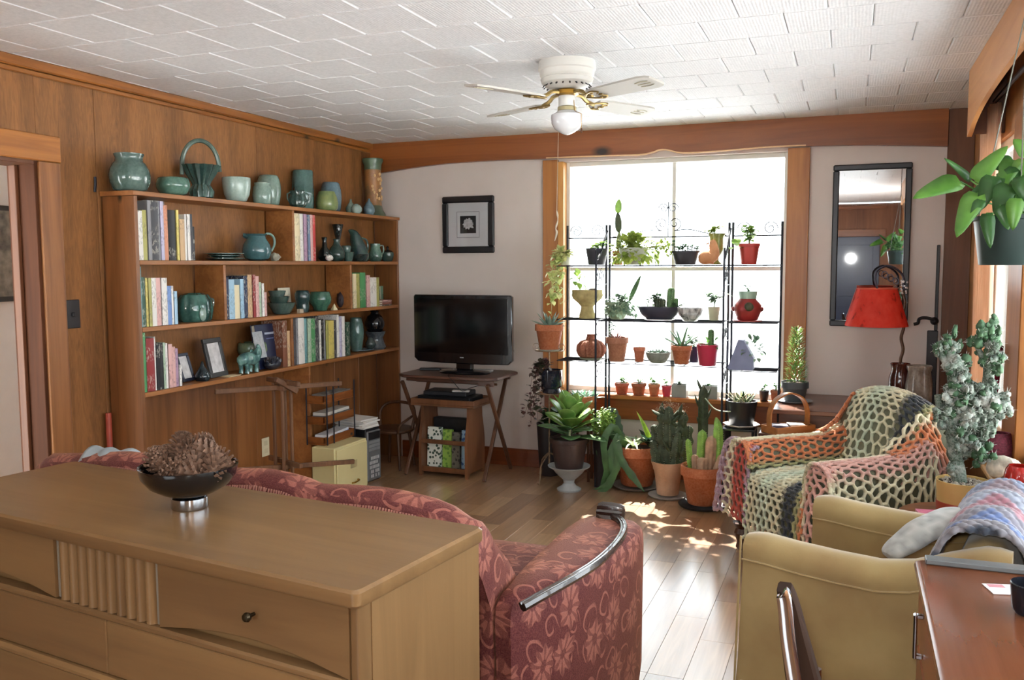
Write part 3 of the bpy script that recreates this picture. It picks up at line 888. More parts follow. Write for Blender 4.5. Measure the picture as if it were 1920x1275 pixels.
netpatch(net, cols, None, polyfn(lines), .041, lambda s_, t: st_near(s_))
lines = []
for k_, (b, z) in enumerate(((.02, .556), (-.03, .53), (-.045, .42), (-.05, .25), (-.052, .1))):
    lines.append([cc(.55, b + .01, z - .02), cc(.6, b, z), cc(.66, b, z), cc(.725, b + .02, z - .02)])
netpatch(net, cols, None, polyfn(lines), .04, lambda s_, t: st_near(s_ * .4 + .3))
# wing sides between the arms and the back
lines = []
for b, zb, zt2 in ((.44, .56, .57), (.54, .57, .66), (.62, .60, .76), (.70, .55, .79)):
    lines.append([cc(.10, b, zt2), cc(.05, b + .01, (zb + zt2) / 2), cc(.02, b + .01, zb), cc(.0, b + .02, zb - .1)])
netpatch(net, cols, None, polyfn(lines), .036, lambda s_, t: ORG if s_ < .8 else PINK)
lines = []
for b, zb, zt2 in ((.36, .56, .57), (.47, .57, .64), (.58, .60, .73), (.68, .52, .72)):
    lines.append([cc(.575, b, zt2), cc(.62, b, (zb + zt2) / 2), cc(.67, b, zb), cc(.70, b, zb - .12)])
st_w = stripe([(0, CREAM), (.4, ORG), (1, PINK)])
netpatch(net, cols, None, polyfn(lines), .044, lambda s_, t: st_w(s_))
o = obj('crocheted_throw', net, vcolm('crochet_yarn'), label='striped open mesh crocheted throw draped over the old armchair by the window', cat='blanket', smooth=80)
setcol(o, cols)

# ------------------------------------------------------------------ olive tub armchair
ON = Vector((-.27, 2.49, 0)); O2 = Vector((.97, -.22, 0)).normalized(); O1 = Vector((.22, .97, 0)).normalized()
def oc(a, b, z): return ON + O1 * a + O2 * b + Vector((0, 0, z))
def olivem():
    k = NT('olive_velvet')
    n = k.n('TexNoise', {'Vector': k.coords((5, 5, 5), rnd=False), 'Scale': 1.0, 'Detail': 4.0}).outputs[0]
    f = k.n('TexNoise', {'Vector': k.coords((220, 220, 60), rnd=False), 'Scale': 1.0, 'Detail': 2.0}).outputs[0]
    c = k.ramp(n, [(.30, lin('#876e48')), (.55, lin('#988256')), (.75, lin('#a58f62'))])
    k.bump(f, .15, .002)
    k.b.inputs['Sheen Weight'].default_value = .35
    return k.fin(.8, 0, 0, .2, c)
M_OLV = olivem()
oa = thing('tub_armchair', 'olive tan velvet tub armchair with sloping arms in the right foreground', 'armchair', tuple(oc(.28, .34, 0)))
ZO = [(-.01, .670), (.0, .678), (.06, .676), (.14, .667), (.25, .660), (.36, .657), (.44, .672), (.52, .705), (.60, .735), (.68, .742)]
def zo(b):
    for (a, za), (c, zc) in zip(ZO, ZO[1:]):
        if b <= c: return za + (zc - za) * (b - a) / (c - a)
    return ZO[-1][1]
def oarm(a0, a1, b0, b1, o_):
    rows = []
    for i in range(25):
        b = b0 + (b1 - b0) * i / 24
        e = {0: .82, 1: .95, 23: .97, 24: .85}.get(i, 1)
        z = zo(b - b0 + (0 if o_ else .0)); am = (a0 + a1) / 2; h = (a1 - a0) / 2 * e
        sk = .02
        rows.append([(am - h - (sk if o_ else 0), b - (sk if i < 2 else 0), .06), (am - h - (.006 if o_ else 0), b - (.008 if i < 2 else 0), .32), (am - h, b, z - .075), (am - h - .004, b, z - .06), (am - h - .005, b, z - .035), (am - h * .8, b, z - .010 - (1 - e) * .05), (am - h * .35, b, z - (1 - e) * .06), (am + h * .35, b, z - (1 - e) * .06), (am + h * .8, b, z - .010 - (1 - e) * .05), (am + h + .004, b, z - .035), (am + h + .004, b, z - .06), (am + h, b, z - .075), (am + h, b, .06)])
    return rows
solid(oarm(-.005, .085, 0, .66, True), 'arm', oa, M_OLV, oc)
solid(oarm(.51, .60, .055, .66, False), 'arm', oa, M_OLV, oc)
def piping(a, b0, b1, dz, name='piping', r=.0032):
    mb = MB(); mb.tube([oc(a, b0 + (b1 - b0) * i / 30, zo((b1 - b0) * i / 30) - dz) for i in range(31)], r, 6)
    wobj(name, mb, M_OLV, oa)
piping(-.0075, 0, .66, .072); piping(.508, .055, .66, .072)
mb = MB(); mb.tube([oc(-.006 - .012 * t, -.004 - .012 * t, .672 - .6 * t) for t in [i / 12 for i in range(13)]], .0035, 6); wobj('piping', mb, M_OLV, oa)
mb = MB(); mb.tube([oc(-.016, b, .255) for b in (0, .2, .4, .66)], .0032, 6); wobj('hem_seam', mb, M_OLV, oa)
solid([[(.085, b, z0), (.51, b, z0), (.51, b, z1 - .02), (.45, b, z1), (.15, b, z1), (.085, b, z1 - .02)] for b, z0, z1 in ((.03, .10, .37), (.05, .08, .40), (.12, .08, .42), (.45, .08, .41), (.55, .08, .40))], 'seat', oa, M_OLV, oc)
rows = []
for i, a in enumerate((.06, .09, .15, .25, .35, .45, .52, .54)):
    e = .025 if i in (0, 7) else 0
    rows.append([(a, .50, .2), (a, .50, .45), (a, .525, .66), (a, .55, .715 - e), (a, .59, .735 - e), (a, .63, .73 - e), (a, .658, .69 - e), (a, .66, .2)])
solid(rows, 'backrest', oa, M_OLV, oc)
for a, b in ((.02, .03), (.56, .09), (.04, .62), (.56, .62)):
    mb = MB(); mb.lathe([(.018, 0), (.024, .02), (.02, .059)], 10, c=oc(a, b, 0)); wobj('foot', mb, M_FOOT, oa)
# knitted blanket over its back
kb = MB(); kcols = []
BL = [lin(c)[:3] for c in ('#8089a0', '#8f7f88', '#8d92a2', '#93606c', '#777480', '#5f709a', '#7d7a80', '#3a3f4a')]
lines = []
for a in (.60, .53, .42, .30, .18, .10, .05):
    wv = .006 * math.sin(a * 30)
    lines.append([oc(a, .46 + wv, .60), oc(a, .49, .69), oc(a, .53, .752 + wv), oc(a, .59, .772 - wv), oc(a, .65, .762), oc(a, .69, .70), oc(a, .70, .56)])
f_ = polyfn(lines)
NU, NV = 60, 44
tmp = MB()
def kn(s_, t):
    p = f_(t, s_)
    return p + Vector((0, 0, .009 * math.sin(t * 70) * math.sin(s_ * 95) + .006 * math.sin(s_ * 23)))
tmp.grid(kn, NU, NV)
for i in range(NU + 1):
    for j in range(NV + 1):
        s_ = i / NU
        x = s_ * 7.0 + .5 * math.sin(j * .35); c = BL[int(x) % 8]; f = random.uniform(.7, 1.25)
        kcols.append((c[0] * f, c[1] * f, c[2] * f, 1))
kb.add(tmp.v, tmp.f)
WT = lin('#b4b5b0')[:3]
tmp = MB()
tl_ = catmull([P(1668, 1040, y=2.60), P(1690, 1022, y=2.62), P(1722, 1000, y=2.64), P(1752, 984, y=2.66), P(1785, 972, y=2.70), P(1812, 968, y=2.74)], 22)
tmp.tube([p + Vector((0, 0, .0012 * math.sin(i * .8))) for i, p in enumerate(tl_)], [.014 + .014 * min(1, i / 8) for i in range(23)], 14, sq=(1.5, .42))
kb.add(tmp.v, tmp.f)
for i in range(len(tmp.v)):
    f = random.uniform(.6, 1.1); kcols.append((WT[0] * f, WT[1] * f, WT[2] * f, 1))
o = obj('knitted_blanket', kb, vcolm('soft_knit'), label='multicoloured blue and pink knitted blanket over the back of the tub armchair', cat='blanket', smooth=80)
setcol(o, kcols)
md = o.modifiers.new('thick', 'SOLIDIFY'); md.thickness = .014; md.offset = 1
md = o.modifiers.new('soft', 'SUBSURF'); md.levels = md.render_levels = 1

# ------------------------------------------------------------------ desk in the right corner and the chrome chair
M_DESK = wood('desk_cherry', '#875033', '#653921', 'y', .2, 14, .6, spec=.6, rv=.0, dist=.5)
dk = thing('desk', 'reddish brown cabinet desk with bright pull handles, bottom right', 'desk', (.38, 1.75, 0))
mb = MB(); mb.loft([[(x, y, z) for x, y in rpoly(.152 + i_, .62, .95, 2.232 - i_, .012)] for z, i_ in ((.712, .012), (.718, .004), (.728, .0), (.736, .003), (.74, .010))]); wobj('top', mb, M_DESK, dk)
wobj('carcass', box((.175, .97, .06), (.61, 2.215, .7115), .004), wood('desk_side', '#84492a', '#63331b', 'y', .35, 12, .8), dk)
wobj('plinth', box((.2, 1.0, 0), (.6, 2.19, .0595), .002), M_FOOT, dk)
for y0, y1 in ((1.62, 2.20), (1.0, 1.60)):
    for z0, z1 in ((.56, .70), (.40, .545), (.09, .385)):
        d_ = wobj('drawer', box((.163, y0, z0), (.1748, y1, z1), .004), wood('desk_drawer', '#935532', '#6f3b20', 'y', .3, 12, .8), dk)
        hb_ = MB(); zc = (z0 + z1) / 2; yc = (y0 + y1) / 2 + .12
        hb_.box((.148, yc - .006, zc - .05), (.1625, yc + .006, zc - .04), .002); hb_.box((.148, yc - .006, zc + .04), (.1625, yc + .006, zc + .05), .002); hb_.box((.142, yc - .009, zc - .05), (.15, yc + .009, zc + .05), .003)
        o = obj('handle', hb_, M_CHROME, d_); o.data.transform(Matrix.Translation(-Vector(dk.location)))
obj('ruler_strip', box((.175, 2.19, .7405), (.60, 2.228, .7525), .002), plain('#6b6f70', .4, .3, var=.15, name='grey_metal'), label='dark grey metal strip lying along the back edge of the desk', cat='strip')
o = obj('card', box((-.045, -.03, 0), (.045, .03, .0015), .0003), plain('#e4e2e2', .5, var=.03, name='card_paper'), label='white printed card lying on the desk top', cat='card', loc=P(1893, 1106, z=.7402), rz=.25)
obj('stamp', box((-.037, .008, .0016), (-.005, .026, .0019), 0), plain('#c98a92', .5), o)
obj('line_of_print', box((.002, -.002, .0016), (.037, .002, .0018), 0), plain('#9a9a9a', .5), o)
o = obj('cup', MB().lathe([(.028, 0), (.034, .01), (.038, .06), (.036, .062), (.031, .012), (.002, .008)], 20), plain('#23262e', .2, .3, name='dark_metal'), label='small dark metal cup at the right edge of the desk', cat='cup', loc=(P(1932, 1150, z=.741)))
# chrome chair, its back seen edge-on
YB = 1.45
up_ = catmull([P(u, v, y=YB) for u, v in ((1466, 1112), (1470, 1118), (1474, 1150), (1478, 1195), (1487, 1255), (1498, 1330), (1512, 1450))], 24)
xb = up_[-1].x
ch = thing('chrome_chair', 'chrome framed chair with a dark padded back at the desk', 'chair', (xb - .2, YB + .2, 0))
def band(pts, wd=.013, th=.007):
    mb = MB(); rings = []
    for i, p in enumerate(pts):
        t = (pts[min(i + 1, len(pts) - 1)] - pts[max(i - 1, 0)]).normalized()
        sd = Vector((0, 1, 0)); sd = (sd - t * sd.dot(t)).normalized(); nn = t.cross(sd)
        rings.append([p + sd * wd * a + nn * th * b for a, b in ((-1, -.5), (-.7, -1), (.7, -1), (1, -.5), (1, .5), (.7, 1), (-.7, 1), (-1, .5))])
    return mb.loft(rings)

leg_ = [Vector((xb, YB, up_[-1].z)), Vector((xb + .01, YB, .30)), Vector((xb + .04, YB, .012))]
for dy in (0, .40):
    if not dy: wobj('back_upright', band(up_, .0105, .0115), M_CHROME, ch)
    wobj('leg', MB().tube([p + Vector((0, dy, 0)) for p in leg_], .011, 10), M_CHROME, ch)
    wobj('leg', MB().tube([Vector((xb - .02, YB + dy, .42)), Vector((xb - .36, YB + dy, .42)), Vector((xb - .40, YB + dy, .38)), Vector((xb - .42, YB + dy, .012))], .011, 10), M_CHROME, ch)
M_VINYL = plain('#2c1d15', .9, spec=.1, var=.1, name='dark_vinyl')
pad = MB(); rg = []
for y, e in ((YB + .010, .85), (YB + .016, 1), (YB + .05, 1), (YB + .06, .8)):
    r1_ = []
    for i, p in enumerate(up_[3:22]): r1_.append((p.x - (.012 + .0003 * i) * e, y, p.z))
    for i, p in reversed(list(enumerate(up_[3:22]))): r1_.append((p.x + (.010 + .0018 * i) * e, y, p.z))
    rg.append(r1_)
pad.loft(rg); wobj('back_pad', pad, M_VINYL, ch)
wobj('seat', box((xb - .40, YB + .0, .431), (xb + .0, YB + .4, .475), .015), M_VINYL, ch)
# ------------------------------------------------------------------ bookcase
XF, XB = -3.15, -3.345                            # front plane and back of the shelves
BY0, BY1 = 3.222, 5.795
bc = thing('bookcase', 'wide built-in pine bookcase along the left wall', 'bookcase', (-3.25, 4.5, 0))
ZS = [1.793, 1.467, 1.147, .832]                   # shelf tops
def shelfboard(y0, y1, z, nm='shelf', th=.022, x0=XB, x1=XF):
    mb = MB(); n = 10
    sag = 0
    def zz(i): return z + sag * math.sin(PI * i / n)
    mb.loft([[(x0, y0 + (y1 - y0) * i / n, zz(i) - th), (x1 - .002, y0 + (y1 - y0) * i / n, zz(i) - th), (x1, y0 + (y1 - y0) * i / n, zz(i) - th + .002), (x1, y0 + (y1 - y0) * i / n, zz(i) - .002), (x1 - .002, y0 + (y1 - y0) * i / n, zz(i)), (x0, y0 + (y1 - y0) * i / n, zz(i))] for i in range(n + 1)])
    return wobj(nm, mb, M_SHELF, bc)
shelfboard(BY0 - .012, BY1, ZS[0], 'top_board', x1=XF + .008)
wobj('side_panel', box((XB, BY0, 0), (XF, BY0 + .022, ZS[0] - .0225), .002), M_PINE, bc)
wobj('side_panel', box((XB, BY1 - .022, 0), (XF - .004, BY1, ZS[0] - .0225), .002), M_PINE, bc)
for z in ZS[1:]: shelfboard(BY0 + .0225, BY1 - .0225, z)
wobj('hook', MB().tube([(XL + .006, 3.19, 1.79), (XL + .012, 3.19, 1.83), (XL + .012, 3.19, 1.86)], .006, 6), M_IRON, bc)
def ypx(u, v, x=XF): return P(u, v, x=x).y
for u, v, a, b in ((551, 440, 1, 0), (423, 555, 2, 1), (659, 530, 2, 1), (549, 640, 3, 2)):
    y = ypx(u, v); wobj('divider', box((XB, y - .01, ZS[a] + .0005), (XF, y + .01, ZS[b] - .0225), .002), M_SHELF, bc)
y = ypx(583, 760); wobj('divider', box((XB, y - .01, 0), (XF, y + .01, ZS[3] - .0225), .002), M_SHELF, bc)
ye = BY0 + .0225
for yv in [ypx(u, 790, XB) for u in (443, 481, 562)] + [BY1 - .6, BY1 - .28, BY1 - .0225]:
    if yv - ye > .03: wobj('backboard', box((XB - .012, ye + .0015, 0), (XB - .0005, yv - .0015, ZS[3] - .0225), .002), M_PINE, bc)
    ye = yv
o = obj('outlet_plate', box((-.003, -.035, -.057), (.0025, .035, .057), .0015), plain('#d8cfae', .45, var=.03, name='ivory_plastic'), label='ivory outlet plate on the boards under the bookcase', cat='outlet', loc=P(498, 838, x=XB + .003))
for dz in (-.024, .024): obj('socket', box((.0026, -.016, dz - .014), (.004, .016, dz + .014), .0012), plain('#c9bf9c', .45, var=.03), o)
pl = MB().box((-.002, -.045, -.066), (.006, .045, .066), .003)
o = obj('light_switch', pl, plain('#2b2b2d', .4, var=.06, name='dark_plastic'), label='black light switch plate on the panelled wall beside the doorway', cat='switch', loc=P(134, 589, x=XL + .003))
obj('toggle', box((.0062, -.007, -.012), (.018, .007, .008), .003), M_BLACK, o)
o = thing('broom', 'red handled broom tucked between the bookcase side and the wall', 'broom', (XL + .035, 3.185, 0))
obj('handle', MB().tube([(0, 0, .52), (-.004, .003, .735)], .014, 10), plain('#9a3f2c', .5), o)
obj('grip', MB().tube([(.008, -.01, .16), (0, 0, .5195)], .016, 10), M_BLACK, o)
obj('bristles', MB().lathe([(.05, 0), (.045, .08), (.02, .159)], 12, c=(.008, -.01, 0), sq=(.4, .55)), plain('#b08a50', .9), o)

# ------------------------------------------------------------------ books
def bookm(c):
    key = ('book', c)
    if key in _MC: return _MC[key]
    k = NT('book_cover')
    base = lin(c)
    lum = .3 * base[0] + .6 * base[1] + .1 * base[2]
    ink = lin('#2c2c34') if lum > .22 else lin('#d8d4c4')
    co = k.coords((1, 1, 1))
    n = k.n('TexNoise', {'Vector': k.n('Mapping', {'Vector': co, 'Scale': (150, 150, 60)}).outputs[0], 'Scale': 1.0, 'Detail': 1.0}).outputs[0]
    band = k.n('TexNoise', {'Vector': k.n('Mapping', {'Vector': co, 'Scale': (2, 2, 9)}).outputs[0], 'Scale': 1.0, 'Detail': 0.0}).outputs[0]
    f1 = k.ramp(n, [(.54, (0, 0, 0)), (.58, (1, 1, 1))]); f2 = k.ramp(band, [(.47, (0, 0, 0)), (.5, (1, 1, 1))])
    f = k.mix(1.0, f1, f2, 'MULTIPLY')
    f = k.mix(1.0, f, (.34, .34, .34, 1), 'MULTIPLY')
    _MC[key] = k.fin(.42, 0, 0, .4, k.mix(f, base, ink))
    return _MC[key]
M_PAGE = plain('#e2dcc8', .85, var=.08, scale=90, name='paper_edges')
def booklocal(th, hh, dp, cover, par_label, cat='book', group=None, loc=(0, 0, 0), rot=0, name='book'):
    t = min(.0025, th * .18)
    mb = MB()
    # spine toward +x, thickness along y, height along z; cover is a folded shell round the page block
    mb.box((-dp, -th / 2, 0), (-.001, -th / 2 + t, hh), .0006); mb.box((-dp, th / 2 - t, 0), (-.001, th / 2, hh), .0006)
    mb.loft([[(-t - .0012, -th / 2, z), (-.001, -th / 2, z), (.0016, -th * .28, z), (.0024, 0, z), (.0016, th * .28, z), (-.001, th / 2, z), (-t - .0012, th / 2, z)] for z in (0, hh)])
    o = obj(name, mb, bookm(cover), label=par_label, cat=cat, group=group, loc=loc, rz=(rot, 0, 0))
    obj('pages', box((-dp + .004, -th / 2 + t + .0002, .003), (-t - .0016, th / 2 - t - .0002, hh - .003), 0), M_PAGE, o)
    return o
CN = {'w': ('white', '#e4e2dc'), 'cr': ('cream', '#e2d6b2'), 'tn': ('tan', '#c2a37c'), 'gn': ('green', '#4d8f5a'), 'dg': ('dark green', '#2f5140'), 'lg': ('pale green', '#a9bfa6'), 'ol': ('olive', '#a3a05c'), 'yw': ('yellow', '#cfc06a'), 'bk': ('black', '#1d1d20'), 'dk': ('charcoal', '#3d3d42'), 'gy': ('grey', '#85868a'), 'lv': ('lavender', '#b9b6cf'), 'sm': ('salmon', '#c08468'), 'pk': ('pink', '#d3a9a4'), 'mv': ('mauve', '#a98ba3'), 'rd': ('red', '#b5393c'), 'dr': ('dark red', '#8c2f31'), 'bl': ('blue', '#6f8fc4'), 'lb': ('light blue', '#9dbfd4'), 'nv': ('navy', '#1f2946'), 'gb': ('slate blue', '#6c7f99'), 'tl': ('teal', '#6a9a9c'), 'br': ('brown', '#7a4a33')}
ORD = ['first', 'second', 'third', 'fourth', 'fifth', 'sixth', 'seventh', 'eighth', 'ninth', 'tenth', 'eleventh', 'twelfth', 'thirteenth', 'fourteenth', 'fifteenth', 'sixteenth', 'seventeenth', 'eighteenth', 'nineteenth']
def row(si, vb, place, grp, items, x=XF - .012, lean=None):
    for i, it in enumerate(items):
        u0, u1, vt, c = it[:4]; ln = it[4] if len(it) > 4 else 0
        y0, y1 = max(ypx(u0, vb, x), BY0 + .0236), ypx(u1, vb, x)
        th = (y1 - y0) - .0008; yc = (y0 + y1) / 2
        zt_ = P((u0 + u1) / 2, vt, x=x).z
        sag = 0
        z = ZS[si] + sag + .0012
        hh = min(.288, max(.08, zt_ - z))
        nm, hx = CN[c]
        tall = 'tall ' if hh > .235 else ('short ' if hh < .17 else '')
        thn = 'thin ' if th < .014 else ('thick ' if th > .045 else '')
        booklocal(th, hh, it[5] if len(it) > 5 else min(.15, hh * .66), hx, f'{tall}{thn}{nm} book, {ORD[i]} from the left {place}', group=grp, loc=(x - .002 * (i % 3), yc, z + abs(math.sin(ln)) * th * .5), rot=ln)
row(1, 487, 'on the top inner shelf, far left', 'books on the top inner shelf, far left', [(254.5, 258.4, 396, 'gn'), (258.6, 270.6, 395, 'w'), (271, 279, 394, 'ol'), (280, 286.4, 376, 'gy'), (286.6, 300, 376, 'dk'), (300.2, 303.5, 377, 'gy'), (303.7, 310, 378, 'lv'), (310.3, 318, 385, 'sm'), (319, 333, 394, 'bk'), (333.3, 338, 394, 'yw'), (339.5, 349, 411, 'tn'), (349.4, 353, 402, 'w'), (353.2, 359, 402, 'w'), (359.3, 364, 402, 'dk'), (364.2, 368, 425, 'bk')])
y0, y1 = ypx(255, 487, XB), ypx(290, 487, XB)
booklocal(.028, P(270, 371, x=XB + .03).z - ZS[1] - .002, y1 - y0, '#77787c', 'large grey book standing flat against the back behind the green and white paperbacks', loc=(XB + .017, y1 + .05, ZS[1] - .0005), name='book').rotation_euler = (0, 0, PI / 2)
row(1, 488, 'right of the top inner divider', 'books right of the top inner divider', [(553, 564, 393.5, 'cr'), (564.3, 570.5, 399, 'w'), (572, 578.6, 401, 'mv'), (579, 583.4, 403, 'gb'), (583.6, 588.6, 402, 'pk'), (589, 594, 402, 'rd')])
row(2, 605, 'on the middle shelf, far left', 'books on the middle shelf, far left', [(258.5, 268.5, 499, 'tl'), (268.8, 275.5, 519.5, 'dg'), (276.5, 281, 521, 'yw'), (281.3, 287, 521, 'ol'), (287.3, 296, 521, 'w'), (296.3, 305, 521, 'pk'), (305.5, 316, 521, 'w'), (316.3, 324.2, 536, 'bl'), (324.5, 328.6, 536, 'w'), (328.8, 334.5, 546, 'lb')])
row(2, 594, 'after the left middle divider', 'middle shelf books after the left divider', [(426.5, 431, 520, 'nv'), (431.2, 442, 524, 'lb'), (442.3, 452, 534, 'cr'), (452.3, 459, 523, 'lb'), (459.3, 466.6, 517, 'nv'), (467, 475.5, 515, 'tn'), (476, 481.3, 515, 'dr'), (481.6, 488, 518, 'pk'), (488.3, 492.4, 529, 'lg'), (492.6, 497, 531, 'w'), (497.2, 502, 548, 'pk')])
row(2, 577, 'on the middle shelf, far right', 'books on the middle shelf, far right', [(663, 669.4, 513, 'cr'), (669.7, 676, 513, 'ol'), (677, 687.4, 511, 'gn'), (688.4, 695, 516, 'pk'), (695.3, 707.3, 520, 'w'), (707.6, 713, 520, 'ol')])
row(3, 727, 'on the lowest shelf, far left', 'books on the lowest shelf, far left', [(266, 276.5, 624, 'gn'), (277.5, 292.6, 634, 'dr'), (293, 295.6, 631, 'w'), (296, 308, 643, 'bk'), (309, 313.4, 642, 'lg'), (313.6, 318, 643, 'w'), (318.3, 326, 645, 'pk'), (326.3, 332, 650, 'pk'), (332.3, 337.4, 653, 'mv'), (338, 342.5, 684, 'w')])
row(3, 686, 'just left of the lowest divider', 'lowest shelf books left of the divider', [(531, 540, 601, 'br'), (540.5, 546.4, 620, 'tn')])
row(3, 676, 'right of the lowest divider', 'books right of the lowest divider', [(556.5, 560.6, 596, 'gy'), (561, 572.6, 596, 'w'), (573, 578, 597, 'tl'), (578.3, 585, 597, 'lg'), (585.3, 593, 597, 'gn'), (593.3, 600, 593, 'dk'), (600.3, 603.5, 600, 'w'), (603.8, 609, 598, 'bk'), (609.3, 612.4, 599, 'gy'), (612.7, 617.4, 601, 'ol'), (617.7, 628, 601, 'yw'), (628.3, 632.7, 600, 'dk'), (633, 637.4, 590, 'w'), (637.7, 643, 593, 'lv'), (643.3, 649, 593, 'w'), (650.5, 657.5, 604, 'dg')], x=XF - .02)
# books that stand or lie otherwise
y = ypx(722, 560, XF - .02)
for i, (c, nm, w_) in enumerate((('#5c5048', 'dark brown book lying flat at the bottom of the small stack, shelf right end', .11), ('#8a5a50', 'reddish book lying in the middle of the small stack, shelf right end', .105), ('#b08a84', 'pinkish booklet lying on top of the small stack, shelf right end', .09))):
    o = booklocal(.016, .13, w_, c, nm, group='small flat stack of books', loc=(XF - .012, y - .05, ZS[2] + .001 + .0165 * i))
    o.rotation_euler = (-PI / 2, 0, 0)
o = booklocal(.014, .145, .115, '#7fa48c', 'pale green book facing out behind the small flat stack, shelf right end', loc=(XB + .06, ypx(728, 540, XB + .06), ZS[2] + .002)); o.rotation_euler = (0, -.08, PI / 2)
obj('cover_picture', box((-.095, -.0086, .012), (-.02, -.0074, .085), 0), plain('#36554a', .4, var=.5, scale=50), o)
nb = thing('book', 'big navy picture book facing out on the lowest shelf, behind the green bowl', 'book', (XF - .055, ypx(507, 690, XF - .055), ZS[3] + .004), (0, -.12, 0))
wn, hn = .205, .262
obj('cover', MB().box((0, -wn / 2, 0), (.004, wn / 2, hn), .001).box((-.028, -wn / 2, 0), (-.024, wn / 2, hn), .001).box((-.0285, wn / 2 - .004, 0), (.004, wn / 2 + .001, hn), .001), plain('#1c2340', .4, name='navy_cover'), nb)
obj('pages', box((-.0235, -wn / 2 + .004, .003), (-.0005, wn / 2 - .0042, hn - .003)), M_PAGE, nb)
obj('title_line', box((.0041, -.02, .20), (.0046, .07, .212), 0), plain('#aab0c0', .5), nb)
obj('title_line', box((.0041, -.01, .172), (.0046, .06, .178), 0), plain('#5a6486', .5), nb)
o = obj('card', box((0, -.045, 0), (.0025, .045, .155), .0005), plain('#a9adb0', .6, var=.15, scale=60, name='grey_card'), label='grey printed card leaning on the navy picture book', cat='card', loc=(XF - .035, ypx(492, 690, XF - .035), ZS[3] + .075), rz=(0, -.22, 0))
o = obj('postcard', box((0, -.062, 0), (.002, .062, .11), .0004), plain('#d5cfba', .6, var=.08, scale=30, name='cream_card'), label='cream floral card standing behind the green bowls on the middle shelf', cat='card', loc=(XB + .03, ypx(535, 560, XB + .03), ZS[2] + .045), rz=(0, -.1, 0))
obj('printed_flowers', box((.0021, -.03, .012), (.0026, .035, .06), 0), plain('#a5826f', .6, var=.6, scale=70), o)
# photograph frames on the lowest shelf
def photoframe(lbl, u, vb, w_, h_, bd, tilt, turn, m, x):
    o = thing('photo_frame', lbl, 'frame', (x, ypx(u, vb, x), ZS[3] + .003), (0, -tilt, turn))
    f = MB()
    for lo, hi in (((-.008, -w_ / 2, 0), (.008, w_ / 2, bd)), ((-.008, -w_ / 2, h_ - bd), (.008, w_ / 2, h_)), ((-.008, -w_ / 2, bd), (.008, -w_ / 2 + bd, h_ - bd)), ((-.008, w_ / 2 - bd, bd), (.008, w_ / 2, h_ - bd))): f.box(lo, hi, .002)
    obj('frame', f, m, o)
    obj('picture', box((-.006, -w_ / 2 + bd, bd), (.002, w_ / 2 - bd, h_ - bd), 0), plain('#cfcccb', .25, var=.25, scale=28, name='portrait_print'), o)
    obj('stand', box((-.012, -.01, .0), (-.009, .01, h_ * .7), .001), M_BLACK, o)
M_FRM = plain('#33312f', .35, var=.12, name='dark_frame')
photoframe('larger dark framed portrait photograph leaning on the lowest shelf', 411, 700, .165, .215, .026, .22, .12, M_FRM, XB + .125)
photoframe('small dark framed photograph leaning beside the books on the lowest shelf', 354, 712, .10, .152, .016, .3, .1, plain('#252a3a', .35, var=.12), XB + .10)

# ------------------------------------------------------------------ pottery
G_DK, G_MID, G_LT, G_MINT, G_BLU, G_BLK = glaze('#3f5952', '#263c39', name='dark_green_glaze'), glaze('#5b706a', '#3b524c', name='sea_green_glaze'), glaze('#7f968c', '#5c736b', name='pale_green_glaze'), glaze('#b2c4bb', '#90a79d', .2, name='mint_glaze'), glaze('#67818a', '#4c626c', name='blue_grey_glaze'), glaze('#23302f', '#141c1d', name='black_green_glaze')
G_TEAL = glaze('#476f73', '#315459', name='teal_glaze'); G_MOSS = glaze('#7f8c55', '#45603f', .3, 16, name='moss_glaze')
def hollow(prof, th=.12):
    """outer profile (r,z 0..1) closed with an inner wall so the vessel is open"""
    inner = [(max(r - th, .02), z) for r, z in reversed(prof[1:])]
    return prof + [(prof[-1][0] - th * .5, prof[-1][1] + .012)] + inner[:-1] + [(.01, max(prof[0][1] + .06, inner[-1][1]))]
def spot(u, v, x, z):                             # stand-point on a shelf: depth x in the case, column u in the picture
    p = P(u, v, x=x); return Vector((x, p.y, z))
def pot(name, lbl, cat, u0, u1, vt, vb, x, z, prof, m, grp=None, n=30, lob=None, sq=None, open_=True, th=.12, parts=None, hs=1.0):
    c = spot((u0 + u1) / 2, vb, x, z)
    k_ = MPP(c); r = (u1 - u0) / 2 * k_; h = (vb - vt) * k_ * hs
    pr = hollow(prof, th) if open_ else prof
    mx = max(a for a, b in prof)
    mb = MB().lathe([(a / mx * r, b * h) for a, b in pr], n, lob=lob, sq=sq)
    o = obj(name, mb, m, label=lbl, cat=cat, group=grp, loc=c, smooth=50)
    return o, r, h
xc = -3.235; T0 = ZS[0] + .0005
pot('vase', 'large round sea green jar with a collar neck, first on the bookcase top', 'vase', 207, 281, 286, 356, xc, T0, [(.62, 0), (.82, .06), (.97, .25), (1, .42), (.95, .58), (.8, .74), (.68, .8), (.66, .9), (.72, .96), (.73, 1)], G_MID, 'pottery on the bookcase top', lob=lambda a, t: 1)
pot('bowl', 'low rounded green bowl between the jar and the basket vase', 'bowl', 294, 356, 330, 363, xc + .02, T0, [(.55, 0), (.8, .12), (.98, .45), (1, .65), (.92, .9), (.85, 1)], glaze('#628678', '#436558'), 'pottery on the bookcase top')
